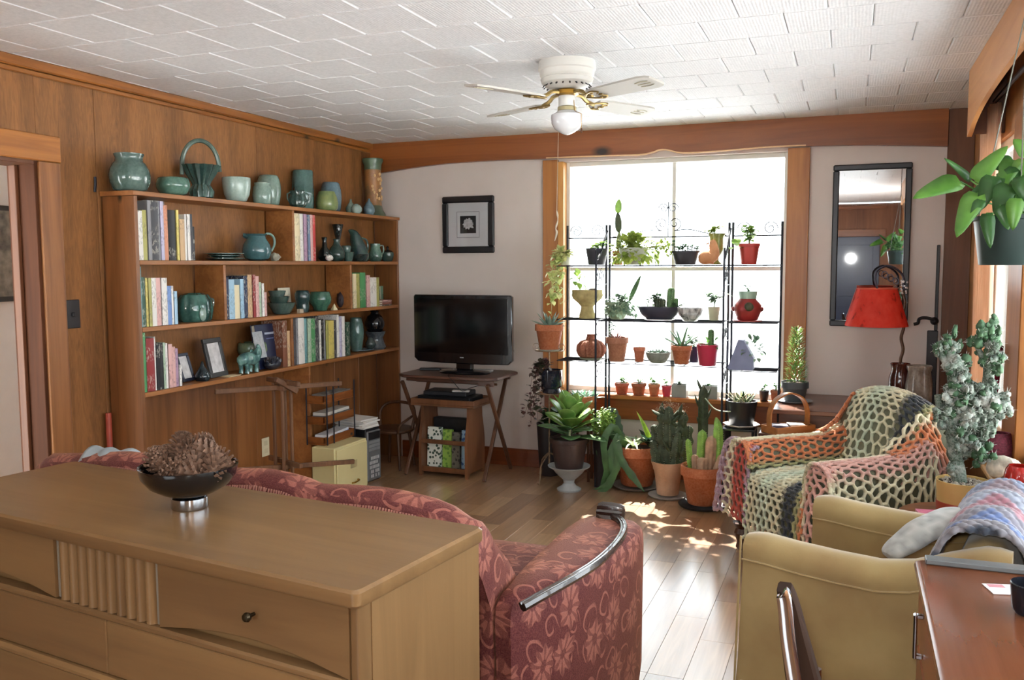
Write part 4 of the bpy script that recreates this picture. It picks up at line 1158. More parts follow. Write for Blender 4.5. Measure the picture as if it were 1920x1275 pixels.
# basket vase
c = spot(378, 364, xc, T0); k_ = MPP(c)
bv = thing('basket_vase', 'dark green fluted pottery basket with a tall loop handle', 'vase', c, -.7)
fl = lambda a, t: 1 + .06 * math.cos(14 * a) * (1 if t > .12 else .3)
sc = k_
obj('body', MB().lathe([(16 * sc, 0), (21 * sc, 3 * sc), (22 * sc, 14 * sc), (15 * sc, 26 * sc), (17 * sc, 32 * sc), (26 * sc, 46 * sc), (33 * sc, 60 * sc), (35 * sc, 62 * sc), (31 * sc, 60 * sc), (22 * sc, 46 * sc), (10 * sc, 34 * sc), (1 * sc, 33 * sc)], 56, lob=fl), G_DK, bv)
hp = [(0, math.cos(a) * 33 * sc * (1.0 if math.sin(a) < .3 else 1.0), 60 * sc + math.sin(a) * 48 * sc) for a in [PI * i / 20 for i in range(21)]]
hp = [(0, -34 * sc, 44 * sc)] + [(x_, -y_, z_) for x_, y_, z_ in hp] + [(0, 34 * sc, 52 * sc)]
obj('handle', MB().tube(hp, 4.2 * sc, 8), glaze('#5a6e62', '#3a4c46', .3), bv)
pot('cup', 'pale mint cup with faint vertical streaks on the bookcase top', 'cup', 418, 470, 331, 376, xc + .02, T0, [(.5, 0), (.68, .05), (.88, .3), (.97, .6), (1, .85), (.98, 1)], G_MINT, 'pottery on the bookcase top', lob=lambda a, t: 1 + .012 * math.cos(9 * a))
pot('vase', 'tall egg shaped pale green vase behind the small mint jar', 'vase', 482, 527, 322, 379, xc - .04, T0, [(.72, 0), (.86, .1), (.98, .4), (1, .6), (.94, .82), (.8, .97), (.74, 1)], G_LT, 'pottery on the bookcase top')
pot('jar', 'small mint jar in front of the egg shaped green vase', 'jar', 474, 510, 342, 381, xc + .05, T0, [(.8, 0), (.95, .12), (1, .45), (.9, .8), (.78, .88), (.82, 1)], G_LT, 'pottery on the bookcase top')
pot('vase', 'tall hexagonal teal vase on the bookcase top', 'vase', 548, 590, 314, 386, xc - .04, T0, [(.92, 0), (.98, .03), (1, .5), (1, .97), (.97, 1)], glaze('#54746f', '#3e5a58'), 'pottery on the bookcase top', n=7, th=.1)
c = spot(559, 383, xc + .05, T0); k_ = MPP(c)
sv = thing('pitcher', 'small dark fluted two handled pot in front of the hexagonal vase', 'pot', c, -.7)
obj('body', MB().lathe([(9 * k_, 0), (15 * k_, 5 * k_), (17 * k_, 14 * k_), (13 * k_, 24 * k_), (15 * k_, 31 * k_), (13 * k_, 30 * k_), (10 * k_, 22 * k_), (1e-3, 8 * k_)], 40, lob=lambda a, t: 1 + .05 * math.cos(12 * a)), G_DK, sv)
for s_ in (-1, 1): obj('handle', MB().tube([(0, s_ * 14 * k_, 28 * k_), (0, s_ * 20 * k_, 25 * k_), (0, s_ * 20 * k_, 16 * k_), (0, s_ * 15.5 * k_, 9 * k_)], 1.6 * k_, 6), G_MID, sv)
pot('vase', 'oval blue grey vase behind the moss coloured bowl', 'vase', 601, 641, 334, 389, xc - .03, T0, [(.74, 0), (.88, .1), (1, .45), (.96, .75), (.82, .95), (.74, 1)], G_BLU, 'pottery on the bookcase top')
pot('bowl', 'moss yellow and green pot in front of the blue grey vase', 'pot', 592, 634, 355, 390, xc + .055, T0, [(.8, 0), (.95, .12), (1, .4), (.9, .72), (.72, .95), (.7, 1)], G_MOSS, 'pottery on the bookcase top')
pot('bud_vase', 'tiny grey green bud vase with a thin neck, left of the tear shaped vase', 'vase', 648, 668, 366, 393, xc, T0, [(.6, 0), (.95, .2), (1, .4), (.6, .65), (.25, .8), (.2, 1)], G_LT, 'bud vases', th=.1)
pot('pot', 'tiny squat grey green pot beside the bud vase', 'pot', 658, 679, 378, 396, xc + .05, T0, [(.6, 0), (.95, .3), (1, .55), (.7, .85), (.35, .92), (.4, 1)], G_MINT, th=.1)
pot('bud_vase', 'tear shaped green bud vase directly before the tall brown vase', 'vase', 681, 703, 366, 396, xc + .05, T0, [(.7, 0), (1, .2), (.95, .45), (.55, .72), (.22, .88), (.2, 1)], G_BLU, 'bud vases', th=.1)
c = spot(700, 391, xc - .03, T0); k_ = MPP(c)
tv_ = thing('tall_vase', 'tall brown cylinder vase with moulded blossoms, at the right end of the bookcase top', 'vase', c)
obj('body', MB().lathe([(23 * k_, 0), (22 * k_, 4 * k_), (17 * k_, 12 * k_), (15.5 * k_, 30 * k_), (15.5 * k_, 92 * k_), (16 * k_, 96 * k_), (19 * k_, 103 * k_), (18.5 * k_, 106 * k_), (14 * k_, 103 * k_), (12 * k_, 90 * k_), (.001, 10 * k_)], 30), glaze('#9a6a3c', '#6a5436', .4, 14, name='brown_vase'), tv_)
obj('base', MB().lathe([(23.6 * k_, 0), (22.6 * k_, 4.5 * k_), (17.6 * k_, 12.5 * k_), (16 * k_, 22 * k_)], 30, caps=False), glaze('#4c5a44', '#33422f', .4), tv_)
obj('rim', MB().lathe([(15.9 * k_, 86 * k_), (16.6 * k_, 96.5 * k_), (19.6 * k_, 103 * k_), (19 * k_, 106.6 * k_), (15 * k_, 104 * k_)], 30, caps=False), glaze('#4c6650', '#3a4f3c', .4), tv_)
bl = MB(); q = random.Random(9)
for i in range(16):
    a = q.uniform(-1.1, .9); z_ = q.uniform(28, 82) * k_
    bl.ball((15.4 * k_ * math.cos(a), 15.4 * k_ * math.sin(a), z_), (2.2 * k_, 3.2 * k_, 3.2 * k_), 7, 5)
obj('blossoms', bl, plain('#c9a878', .5, var=.2), tv_)
# top inner shelf
T1 = ZS[1] + .0005
for i, (r_s, v_) in enumerate(((37, 487), (33, 482), (38, 478))):
    c = spot(421, 484, xc + .0, T1 + .0005 + i * .0135); k_ = MPP(c)
    obj('plate', MB().lathe([(r_s * .5 * k_, 0), (r_s * .6 * k_, .001), (r_s * k_, .012), (r_s * k_, .0145), (r_s * .62 * k_, .0035), (.001, .003)], 34, sq=(.92, 1)), [G_MID, G_DK, G_LT][i], label=['sea green plate at the bottom of the plate stack', 'dark green plate in the middle of the plate stack', 'pale green plate on top of the plate stack'][i] + ', top inner shelf', cat='plate', group='plates on the top inner shelf', loc=c)
c = spot(482, 486, xc + .01, T1 + .001); k_ = MPP(c)
pt = thing('pitcher', 'round teal pitcher with a big loop handle on the top inner shelf', 'pitcher', c, -.7)
obj('body', MB().lathe([(14 * k_, 0), (22 * k_, 4 * k_), (27 * k_, 16 * k_), (25 * k_, 30 * k_), (18 * k_, 41 * k_), (17 * k_, 46 * k_), (20 * k_, 50 * k_), (18 * k_, 49 * k_), (14 * k_, 42 * k_), (20 * k_, 28 * k_), (.001, 6 * k_)], 34), G_TEAL, pt)
obj('spout', MB().loft([[(0 + 9 * k_ * s_, -14 * k_ - 0 * k_, (38 + 3 * abs(s_)) * k_) for s_ in (-1, 0, 1)] + [(0, -11 * k_, 50 * k_)], [(5 * k_ * s_, -25 * k_, (44 + 3 * abs(s_)) * k_) for s_ in (-1, 0, 1)] + [(0, -24 * k_, 51 * k_)]]), G_TEAL, pt)
obj('handle', MB().tube(catmull([(0, 12 * k_, 46 * k_), (0, 22 * k_, 51 * k_), (0, 32 * k_, 44 * k_), (0, 33 * k_, 30 * k_), (0, 26 * k_, 17 * k_)], 16), 2.4 * k_, 8), glaze('#7f9a90', '#5f7a74'), pt)
c = spot(519, 486, xc + .06, T1 + .001); k_ = MPP(c)
obj('shell', MB().lathe([(1 * k_, 0), (8 * k_, 3 * k_), (7.5 * k_, 10 * k_), (4.5 * k_, 16 * k_), (.5 * k_, 26 * k_)], 16, lob=lambda a, t: 1 + .12 * math.sin(5 * a + 9 * t), M=Matrix.Translation((0, -12 * k_, 7 * k_)) @ Matrix.Rotation(-PI / 2, 4, 'X')), plain('#a8a594', .5, var=.2, scale=30), label='grey sea shell at the foot of the teal pitcher', cat='shell', loc=c)
zz1 = T1 + .001
pot('bud_vase', 'slim dark bottle vase at the left of the dark pottery group', 'vase', 596, 622, 442, 486, xc - .03, zz1, [(.6, 0), (1, .15), (.85, .4), (.4, .6), (.3, .85), (.42, 1)], G_BLK, th=.1)
pot('trumpet_vase', 'black flared trumpet vase in the dark pottery group', 'vase', 624, 645, 416, 484, xc - .06, zz1, [(.75, 0), (.8, .03), (.3, .12), (.22, .3), (.35, .55), (.7, .8), (1, 1)], G_BLK, th=.1)
pot('vase', 'squat dark teal vase with a short neck in the dark pottery group', 'vase', 616, 647, 444, 485, xc + .02, zz1, [(.6, 0), (.95, .15), (1, .35), (.8, .6), (.45, .75), (.34, .9), (.4, 1)], G_DK, th=.1)
pot('ornament', 'small white speckled ball ornament at the shelf edge', 'ornament', 610, 625, 475, 487, xc + .07, zz1, [(.3, 0), (.9, .25), (1, .5), (.8, .8), (.3, 1)], plain('#d3cfca', .5, var=.4, scale=120), th=.2)
pot('dish', 'shallow dark green oval dish in the dark pottery group', 'dish', 640, 668, 467, 484, xc + .05, zz1, [(.6, 0), (.7, .2), (.95, .85), (1, 1)], G_DK, sq=(.7, 1), th=.1)
pot('bowl', 'small green lipped bowl behind the oval dish', 'bowl', 640, 659, 455, 484, xc - .03, zz1, [(.5, 0), (.45, .3), (.8, .6), (1, .9), (.9, 1)], G_MID, th=.1)
c = spot(672, 482, xc - .03, zz1); k_ = MPP(c)
ew = thing('ewer', 'tall dark green leaning ewer shaped like a bird, top inner shelf', 'ewer', c, -.7)
obj('body', MB().tube(catmull([(0, 2 * k_, 0), (0, 2 * k_, 12 * k_), (0, 0, 26 * k_), (0, -4 * k_, 40 * k_), (0, -9 * k_, 52 * k_), (0, -18 * k_, 58 * k_)], 20), [k_ * r for r in (15, 17, 18, 18, 18, 17, 16, 15.5, 15, 14, 13, 12.5, 12, 11, 10, 9, 8, 6.5, 5, 3.5, 1.5)], 16), glaze('#3e5a50', '#23343a'), ew)
obj('handle', MB().tube(catmull([(0, 4 * k_, 44 * k_), (0, 16 * k_, 40 * k_), (0, 19 * k_, 26 * k_), (0, 14 * k_, 12 * k_)], 12), 2 * k_, 6), G_DK, ew)
c = spot(664, 486, xc + .06, zz1); k_ = MPP(c)
obj('bowl', MB().lathe([(12 * k_, 0), (14 * k_, 2 * k_), (19 * k_, 13 * k_), (17.5 * k_, 13 * k_), (.001, 3 * k_)], 24, c=(0, 18 * k_, 0)), G_BLK, label='low black bowl between the ewer and the small pitcher', cat='bowl', loc=c)
c = spot(704, 483, xc, zz1); k_ = MPP(c)
sp = thing('pitcher', 'small mint streaked pitcher near the right end of the top inner shelf', 'pitcher', c, -.7)
obj('body', MB().lathe([(9 * k_, 0), (12 * k_, 4 * k_), (12.5 * k_, 14 * k_), (9 * k_, 25 * k_), (9.5 * k_, 33 * k_), (8 * k_, 32 * k_), (.001, 6 * k_)], 26), glaze('#7aa08e', '#33524a'), sp)
obj('handle', MB().tube(catmull([(0, 8 * k_, 29 * k_), (0, 15 * k_, 29 * k_), (0, 16 * k_, 19 * k_), (0, 11.5 * k_, 12 * k_)], 10), 1.5 * k_, 6), G_LT, sp)
c = spot(727, 482, xc, zz1); k_ = MPP(c)
lb_ = thing('lidded_bowl', 'small dark lidded bowl at the right end of the top inner shelf', 'bowl', c)
obj('body', MB().lathe([(8 * k_, 0), (11 * k_, 3 * k_), (13 * k_, 12 * k_), (12.5 * k_, 17 * k_), (11 * k_, 16 * k_), (.001, 5 * k_)], 26), G_DK, lb_)
obj('lid', MB().lathe([(12 * k_, 17 * k_), (9 * k_, 20 * k_), (2.5 * k_, 21.5 * k_), (2 * k_, 24 * k_), (3 * k_, 27 * k_), (.5 * k_, 29 * k_)], 20), G_BLK, lb_)
# middle shelf
T2 = ZS[2] + .0005
c = spot(366, 600, xc, T2); k_ = MPP(c)
lv_ = thing('lobed_vase', 'wide dark green lobed vase with a side handle on the middle shelf', 'vase', c, -.35)
obj('body', MB().lathe([(26 * k_, 0), (30 * k_, 4 * k_), (33 * k_, 22 * k_), (31 * k_, 40 * k_), (24 * k_, 50 * k_), (15 * k_, 53 * k_), (12 * k_, 49 * k_), (22 * k_, 30 * k_), (.001, 6 * k_)], 56, lob=lambda a, t: 1 + .09 * abs(math.sin(4 * a)), sq=(.72, 1)), glaze('#3a6258', '#1c3a38', .1, name='deep_green_glaze'), lv_)
obj('handle', MB().tube(catmull([(0, 27 * k_, 42 * k_), (0, 38 * k_, 40 * k_), (0, 37 * k_, 27 * k_), (0, 30 * k_, 18 * k_)], 12), 2 * k_, 6), G_MID, lv_)
obj('leaf_relief', MB().ball((25 * k_, 2 * k_, 14 * k_), (3 * k_, 7 * k_, 13 * k_), 10, 8), G_LT, lv_)
for i, (u0, u1, vt, vb, z_, m, d) in enumerate(((502, 555, 567, 586, T2 + .0005, G_MID, 'bottom'), (503, 543, 552, 572, T2 + .037, G_DK, 'second'), (503, 536, 537, 556, T2 + .075, G_MID, 'top'))):
    pot('bowl', f'green bowl, {d} one of the nested stack on the middle shelf', 'bowl', u0, u1, vt, vb, xc + .01, z_, [(.55, 0), (.62, .1), (.9, .75), (1, 1)], m, 'nested green bowls', th=.06, hs=1.1)
pot('pot', 'dark blue green pot with a flat rim beside the nested bowls', 'pot', 553, 582, 543, 583, xc + .0, T2, [(.75, 0), (.85, .3), (.8, .42), (.95, .6), (1, .85), (.8, 1)], glaze('#34504e', '#1d2f36'), th=.1)
pot('bowl', 'wide round green bowl with pale streaks on the middle shelf', 'bowl', 580, 622, 546, 581, xc + .0, T2, [(.6, 0), (.7, .2), (.96, .42), (1, .65), (.9, .9), (.86, 1)], glaze('#4a7a62', '#274a40'), th=.1)
c = spot(563, 584, xc + .07, T2); k_ = MPP(c)
obj('box', box((-.012, -6 * k_, 0), (.012, 6 * k_, 8 * k_), .002), plain('#a99a86', .6), label='tiny beige box at the front edge of the middle shelf', cat='box', loc=c)
c = spot(627, 576, xc + .06, T2); k_ = MPP(c)
obj('ornament', MB().lathe([(7 * k_, 0), (6.5 * k_, 2 * k_), (3 * k_, 7 * k_), (.5 * k_, 12 * k_)], 5), plain('#d9cfa6', .5), label='cream pyramid ornament on the middle shelf', cat='ornament', loc=c)
c = spot(641, 577, xc, T2); k_ = MPP(c)
cr_ = MB(); q = random.Random(5)
cr_.ball((0, 0, 16 * k_), (9 * k_, 11 * k_, 16 * k_), 12, 9)
for i in range(46):
    a = q.uniform(0, 2 * PI); z_ = q.uniform(3, 30) * k_; s_ = math.sin(PI * min(1, z_ / (32 * k_)))
    pp = Vector((9 * k_ * s_ * math.cos(a), 11 * k_ * s_ * math.sin(a), z_))
    cr_.tube([pp * .9, pp * 1.08 + Vector((0, 0, 3.5 * k_))], [2 * k_, .4 * k_], 5)
obj('pine_cone', cr_, plain('#2e2428', .6, var=.3), label='dark scaly cone ornament beside the divider, middle shelf', cat='ornament', loc=c)
# lowest shelf
T3 = ZS[3] + .0005
pot('gourd_vase', 'small black gourd shaped vase between the two photograph frames', 'vase', 366, 394, 676, 712, xc + .03, T3, [(.85, 0), (1, .12), (1, .3), (.7, .5), (.3, .75), (.12, 1)], glaze('#2a3a3e', '#10151a'), th=.08)
o = obj('cards', MB().box((-.03, -.05, 0), (.03, .05, .003), .0006).box((-.025, -.04, .0032), (.032, .055, .006), .0006), plain('#cdb894', .6), label='two tan cards lying flat in front of the larger photograph frame', cat='card', loc=spot(432, 706, xc + .05, T3 + .0005))
# ceramic beast
c = spot(470, 696, xc + .055, T3); k_ = MPP(c)
be = thing('figurine', 'glazed green four legged beast figurine with a raised trunk', 'figurine', c + Vector((0, 0, .003)))
M_BE = glaze('#6f9a90', '#35565a', .12, 22)
obj('body', MB().tube(catmull([(0, -30 * k_, 16 * k_), (0, -24 * k_, 24 * k_), (0, -8 * k_, 27 * k_), (0, 8 * k_, 24 * k_), (0, 16 * k_, 29 * k_), (0, 22 * k_, 36 * k_), (0, 25 * k_, 44 * k_), (0, 22 * k_, 50 * k_)], 24), [k_ * r for r in (2, 5, 8, 10.5, 12, 12.5, 12.8, 12.8, 12.6, 12.2, 12, 11.4, 11, 10.5, 10, 9.5, 9, 8.4, 7.6, 6.6, 5.4, 4.4, 3.6, 3, 2.2)], 14), M_BE, be)
for x_, y_ in ((-6, -20), (6, -18), (-6, 7), (6, 10)): obj('leg', MB().tube([(x_ * k_, y_ * k_, 18 * k_), (x_ * k_, (y_ + 1) * k_, 8 * k_), (x_ * k_, (y_ - 1) * k_, 0)], [5 * k_, 3.6 * k_, 4.2 * k_], 10), M_BE, be)
for s_ in (-1, 1): obj('ear', MB().ball((s_ * 8 * k_, 14 * k_, 36 * k_), (2 * k_, 5 * k_, 6 * k_), 10, 6), M_BE, be)
pot('bowl', 'round moss green bowl behind the beast figurine', 'bowl', 446, 502, 640, 690, xc - .055, T3, [(.45, 0), (.5, .3), (.85, .5), (1, .72), (.95, .92), (.9, 1)], glaze('#75866a', '#4d6350', .2), th=.1)
c = spot(511, 690, xc + .07, T3); k_ = MPP(c)
sp_ = MB(); q = random.Random(8)
sp_.ball((0, 0, 10 * k_), (13 * k_, 20 * k_, 10 * k_), 14, 8)
for i in range(60):
    a = q.uniform(0, 2 * PI); b = q.uniform(.2, 1.4)
    pp = Vector((13 * k_ * math.cos(a) * math.cos(b), 20 * k_ * math.sin(a) * math.cos(b), 10 * k_ + 10 * k_ * math.sin(b)))
    sp_.tube([pp, pp + Vector((math.cos(a) * 2 * k_, math.sin(a) * 3 * k_, 5 * k_))], [1.6 * k_, .3 * k_], 4)
obj('flower_frog', sp_, glaze('#2a2f3c', '#14161e', .35), label='spiky blue black ceramic ornament before the navy book', cat='ornament', loc=c)
c = spot(680, 664, xc + .0, T3 + .0005); k_ = MPP(c)
obj('plate', MB().lathe([(16 * k_, 0), (20 * k_, 1 * k_), (27 * k_, 3 * k_), (27 * k_, 4 * k_), (19 * k_, 2 * k_), (.001, 1.6 * k_)], 34, sq=(.75, 1)), glaze('#6d8690', '#4b616b'), label='blue grey plate under the grey green vase, lowest shelf', cat='plate', loc=c)
pot('vase', 'grey green tapered vase standing on the blue grey plate', 'vase', 654, 683, 598, 660, xc - .01, T3 + .0065, [(.62, 0), (.72, .05), (.95, .4), (1, .6), (.88, .85), (.72, .97), (.74, 1)], glaze('#52706a', '#35504c'), th=.1)
pot('pot', 'small dark squat pot at the edge of the blue grey plate', 'pot', 685, 705, 636, 656, xc + .01, T3 + .0115, [(.6, 0), (.95, .3), (1, .5), (.6, .85), (.5, 1)], glaze('#4a5752', '#262e30'), th=.1)
pot('dish', 'deep grey footed dish under the round black jug, lowest shelf', 'dish', 683, 725, 619, 652, xc, T3 + .0005, [(.9, 0), (1, .12), (.8, .4), (.7, .65), (.92, .9), (.95, 1)], glaze('#525a60', '#2c3238'), th=.1)
c = spot(703, 624, xc, T3 + .0005 + 34 * MPP(spot(713, 624, xc, T3)))
c.y = min(c.y, 5.695); k_ = MPP(c)
c.z -= 4 * k_; k_ *= .86; jg = thing('jug', 'round shiny black jug on the grey dish at the right end of the lowest shelf', 'jug', c)
obj('body', MB().lathe([(10 * k_, 0), (16 * k_, 4 * k_), (21.5 * k_, 16 * k_), (21.5 * k_, 24 * k_), (16 * k_, 36 * k_), (9 * k_, 41 * k_), (8 * k_, 45 * k_), (11 * k_, 48 * k_), (9 * k_, 48 * k_), (6 * k_, 42 * k_), (.001, 8 * k_)], 34), glaze('#16181b', '#0c0d10', .07), jg)
# ------------------------------------------------------------------ things before the lower half of the bookcase
sw = thing('yarn_winder', 'tall wooden yarn winder frame with crossed arms beside the bookcase', 'yarn winder', (-2.9, 3.98, 0))
M_GW = wood('grey_brown_wood', '#7a5438', '#553824', 'z', .55, 30, 2)
dv = Vector((.35, .94, 0)).normalized(); dn = Vector((.94, -.35, 0))
for a, b in ((-.035, -.03), (.035, -.03), (-.02, .03), (.03, .035)):
    wobj('post', MB().box((-.008, -.008, .10), (.008, .008, .80), .002, M=Matrix.Translation(Vector((-2.9, 3.98, 0)) + dv * a + dn * b)), M_GW, sw)
def slatbar(p, q, w_=.012, h_=.016, nm='arm'):
    p, q = Vector(p), Vector(q); d = (q - p); L = d.length
    M = Matrix.Translation((p + q) / 2) @ d.to_track_quat('X', 'Z').to_matrix().to_4x4()
    return MB().box((-L / 2, -w_, -h_), (L / 2, w_, h_), .003, M=M)
C0 = Vector((-2.9, 3.98, 0))
for z, La, Lb in ((.775, .40, .40), (.33, .34, .48)):
    wobj('arm', slatbar(C0 + dv * -La + Vector((0, 0, z + (.02 if z > .5 else .04))), C0 + dv * Lb + Vector((0, 0, z - (.02 if z > .5 else .05))), .010, .013), M_GW, sw)
    wobj('arm', slatbar(C0 + dn * -.14 + Vector((0, 0, z + .035)), C0 + dn * .16 + Vector((0, 0, z + .03)), .010, .013), M_GW, sw)
wobj('cross_block', slatbar(C0 + dv * -.07 + dn * .045 + Vector((0, 0, .83)), C0 + dv * .06 + dn * .05 + Vector((0, 0, .75)), .014, .014), M_GW, sw)
wobj('cross_block', MB().box((-.04, -.04, .76), (.04, .04, .79), .004, M=Matrix.Translation(C0)), M_GW, sw)
for a in (0, PI / 2, PI, 1.5 * PI):
    wobj('foot', slatbar(C0 + Vector((0, 0, .11)), C0 + (dv * math.cos(a) + dn * math.sin(a)) * .2 + Vector((0, 0, .014)), .012, .012), M_GW, sw)
# tiered paper rack
pr_ = thing('paper_rack', 'tiered wooden paper rack with thin black rods in the bookcase alcove', 'rack', (-3.09, 4.70, 0))
RY_, RYe = 4.565, 4.92
ORANGE = wood('tray_wood', '#8f5426', '#6c3c1a', 'y', .4, 20, 1.2)
for i, z in enumerate((.585, .455, .3265)):
    wobj('tray', MB().box((-3.145, RY_, z), (-3.02, RYe, z + .012), .002).box((-3.03, RY_, z + .012), (-3.02, RYe, z + .05), .002).box((-3.145, RY_, z + .012), (-3.02, RY_ + .01, z + .05), .002).box((-3.145, RYe - .01, z + .012), (-3.02, RYe, z + .05), .002), ORANGE, pr_)
for x, y in ((-3.014, RY_ + .02), (-3.014, RYe - .015), (-3.145, RY_ - .006), (-3.145, RYe + .006), (-3.014, 4.66)):
    wobj('rod', MB().tube([(x, y, .3255), (x, y, .70)], .0045, 6), M_IRON, pr_)
def papers(name, lbl, cols_, x0, x1, y0, y1, z, cat='papers', rot=.1, th=.008, grp=None):
    for i, c_ in enumerate(cols_):
        o = obj(name, box((-(x1 - x0) / 2, -(y1 - y0) / 2, 0), ((x1 - x0) / 2, (y1 - y0) / 2, th - .0006), .0012), plain(c_, .6, var=.06, scale=30), label=lbl[i], cat=cat, group=grp, loc=((x0 + x1) / 2 + .004 * (i % 2), (y0 + y1) / 2, z + th * i), rz=rot * (i % 3 - 1))
papers('binder', ['black binder lying on the top tier of the paper rack', 'grey folder on the black binder, top tier of the rack'], ['#26262a', '#6d6a66'], -3.125, -3.035, 4.585, 4.89, .598, 'folder', .05, .022)
papers('folder', ['dark grey folder in the middle tier of the paper rack', 'slate folder over the dark grey one, middle tier', 'white labelled envelope box on the middle tier of the rack'], ['#3c3d40', '#5c5f62', '#c9c6bd'], -3.125, -3.035, 4.585, 4.89, .468, 'folder', .06, .02)
papers('magazine', ['black magazine in the lowest tier of the paper rack', 'blue and white magazine over the black one, lowest tier', 'white magazine topmost in the lowest tier'], ['#25262c', '#8f9bb8', '#d9d9dc'], -3.125, -3.035, 4.59, 4.89, .3395, 'magazine', .12, .016)
# file cabinet
zc_ = .325
A_, B_, C_ = P(628, 842, z=zc_), P(688, 821, z=zc_), P(588, 842, z=zc_)
ax = (B_ - A_); wd_ = ax.length; ang = math.atan2(ax.y, ax.x)
fc = thing('file_box', 'low cream metal file cabinet with a label holder, at the foot of the bookcase', 'cabinet', (A_.x, A_.y, 0), ang)
dp_ = .17
M_CRM = plain('#d3c793', .42, var=.03, scale=6, name='cream_enamel')
obj('body', MB().box((0, .004, 0), (wd_, dp_, zc_), .005), M_CRM, fc)
dw = obj('drawer', box((.012, -.008, .02), (wd_ - .012, .0036, zc_ - .012), .004), M_CRM, fc)
h_ = obj('handle', MB().tube(catmull([(wd_ * .46, -.008, .075), (wd_ * .48, -.026, .078), (wd_ * .62, -.026, .084), (wd_ * .64, -.008, .084)], 10), .005, 6), M_BRASS, dw)
obj('label_holder', MB().box((wd_ * .42, -.0115, .17), (wd_ * .62, -.0085, .215), .001), plain('#c2b78a', .35, .3), dw)
# computer tower
A2, B2 = P(688, 806, z=.36), P(714, 799, z=.36)
ax2 = B2 - A2; w2 = max(.15, ax2.length); ang2 = math.atan2(ax2.y, ax2.x)
ct = thing('computer_tower', 'black and grey computer tower beside the cream file cabinet', 'computer', (A2.x, A2.y, 0), ang2)
obj('case', box((0, .012, .0), (w2, .30, .36), .006), plain('#1e1f22', .4, .1), ct)
obj('front', box((.004, 0, .01), (w2 - .004, .0115, .345), .006), plain('#6f7275', .4, .3), ct)
obj('bay', box((.015, -.003, .285), (w2 - .015, -.0002, .335), .002), M_BLACK, ct)
for i in range(3): obj('bay_cover', box((.015, -.0025, .21 + i * .024), (w2 - .015, -.0002, .23 + i * .024), .002), plain('#8b8e90', .4, .2), ct)
gm = MB(); q = random.Random(2)
for i in range(7):
    for j in range(5):
        if q.random() < .75: gm.box((.022 + i * (w2 - .044) / 7, -.0022, .03 + j * .03), (.022 + (i + .7) * (w2 - .044) / 7, -.0002, .052 + j * .03), .001)
obj('vent_grille', gm, plain('#c3c5c6', .4, .2), ct)
for i in range(7):
    c_ = Vector((A2.x, A2.y, 0)) + Vector((math.cos(ang2), math.sin(ang2), 0)) * .06 + Vector((-math.sin(ang2), math.cos(ang2), 0)) * .13
    obj('paper_stack', box((-.085, -.115, 0), (.085, .115, .0085), .001), plain(['#d8d6d2', '#e8e6e2', '#cfc9c2'][i % 3], .7, var=.04), label=f'white paper bundle, {ORD[i]} from the bottom of the heap on the computer tower', cat='papers', group='paper heap on the computer tower', loc=(c_.x + .008 * math.sin(i * 2), c_.y + .01 * math.cos(i * 3), .3605 + i * .009), rz=ang2 + .12 * math.sin(i * 1.7))
# bentwood stool between tower and TV table
bs = thing('bentwood_chair', 'small dark bentwood chair tucked in the corner by the bookcase', 'chair', (-3.035, 5.46, 0))
M_BW = wood('bent_walnut', '#5f3f2a', '#41281a', 'z', .4, 24, 2)
obj('seat', MB().lathe([(.14, 0), (.15, .01), (.15, .02), (.13, .026), (.001, .027)], 28, c=(0, 0, .26)), M_BW, bs)
obj('back_hoop', MB().tube(catmull([(-.13, .04, .28), (-.14, .06, .38), (-.10, .09, .44), (0, .10, .455), (.10, .09, .44), (.14, .06, .38), (.13, .04, .28)], 24), .011, 8), M_BW, bs)
obj('arm_hoop', MB().tube(catmull([(.14, .02, .37), (.15, -.08, .36), (.13, -.14, .33), (.10, -.12, .27)], 14), .009, 8), M_BW, bs)
for a in (.7, 2.3, 3.9, 5.5): obj('leg', MB().tube([(.11 * math.cos(a), .11 * math.sin(a), .262), (.15 * math.cos(a), .15 * math.sin(a), 0)], [.012, .010], 8), M_BW, bs)

# ------------------------------------------------------------------ TV and its folding table
M_WAL = wood('folding_table_wood', '#5f4032', '#412a20', 'x', .35, 22, 1.4)
M_WALZ = wood('folding_table_leg_wood', '#65432f', '#442b1d', 'z', .4, 22, 1.4)
TX, TY, TZ = -2.505, 5.43, .705
tt = thing('folding_table', 'dark wooden folding table with crossed legs under the television', 'table', (TX, TY, 0), -.01)
tp_ = MB(); tp_.loft([[(x, y, z) for x, y in [(-.365 + i_, -.18), (-.30, -.235 + i_), (.30, -.235 + i_), (.365 - i_, -.18), (.365 - i_, .18), (.30, .235 - i_), (-.30, .235 - i_), (-.365 + i_, .18)]] for z, i_ in ((TZ - .02, .006), (TZ - .016, 0), (TZ - .004, 0), (TZ, .005))])
obj('top', tp_, M_WAL, tt)
for y in (-.15, .15): obj('rail', box((-.32, y - .012, TZ - .05), (.32, y + .012, TZ - .0205), .002), M_WAL, tt)
obj('end_rail', box((.22, -.17, TZ - .062), (.335, -.164, TZ - .022), .002), M_WAL, tt)
for sx in (-1, 1):
    for k_, (ya, yb) in enumerate(((-.19, .22), (.19, -.20))):
        xo = (sx * .295 if sx > 0 else -.335) - sx * .022 * k_
        obj('leg', slatbar((xo, ya, TZ - .05), (xo, yb, .012), .012, .010), M_WALZ, tt)
obj('stretcher', MB().tube([(-.325, .0, .635), (.285, .0, .635)], .008, 8), M_WALZ, tt)
tv = thing('television', 'black flat screen television with a glossy bezel on the folding table', 'television', (-2.455, 5.40, TZ + .0005), math.radians(-4))
TW, TH = .752, .455
M_TVB = plain('#0d0d10', .18, var=.05, coat=.5, name='glossy_black_plastic')
cs = MB()
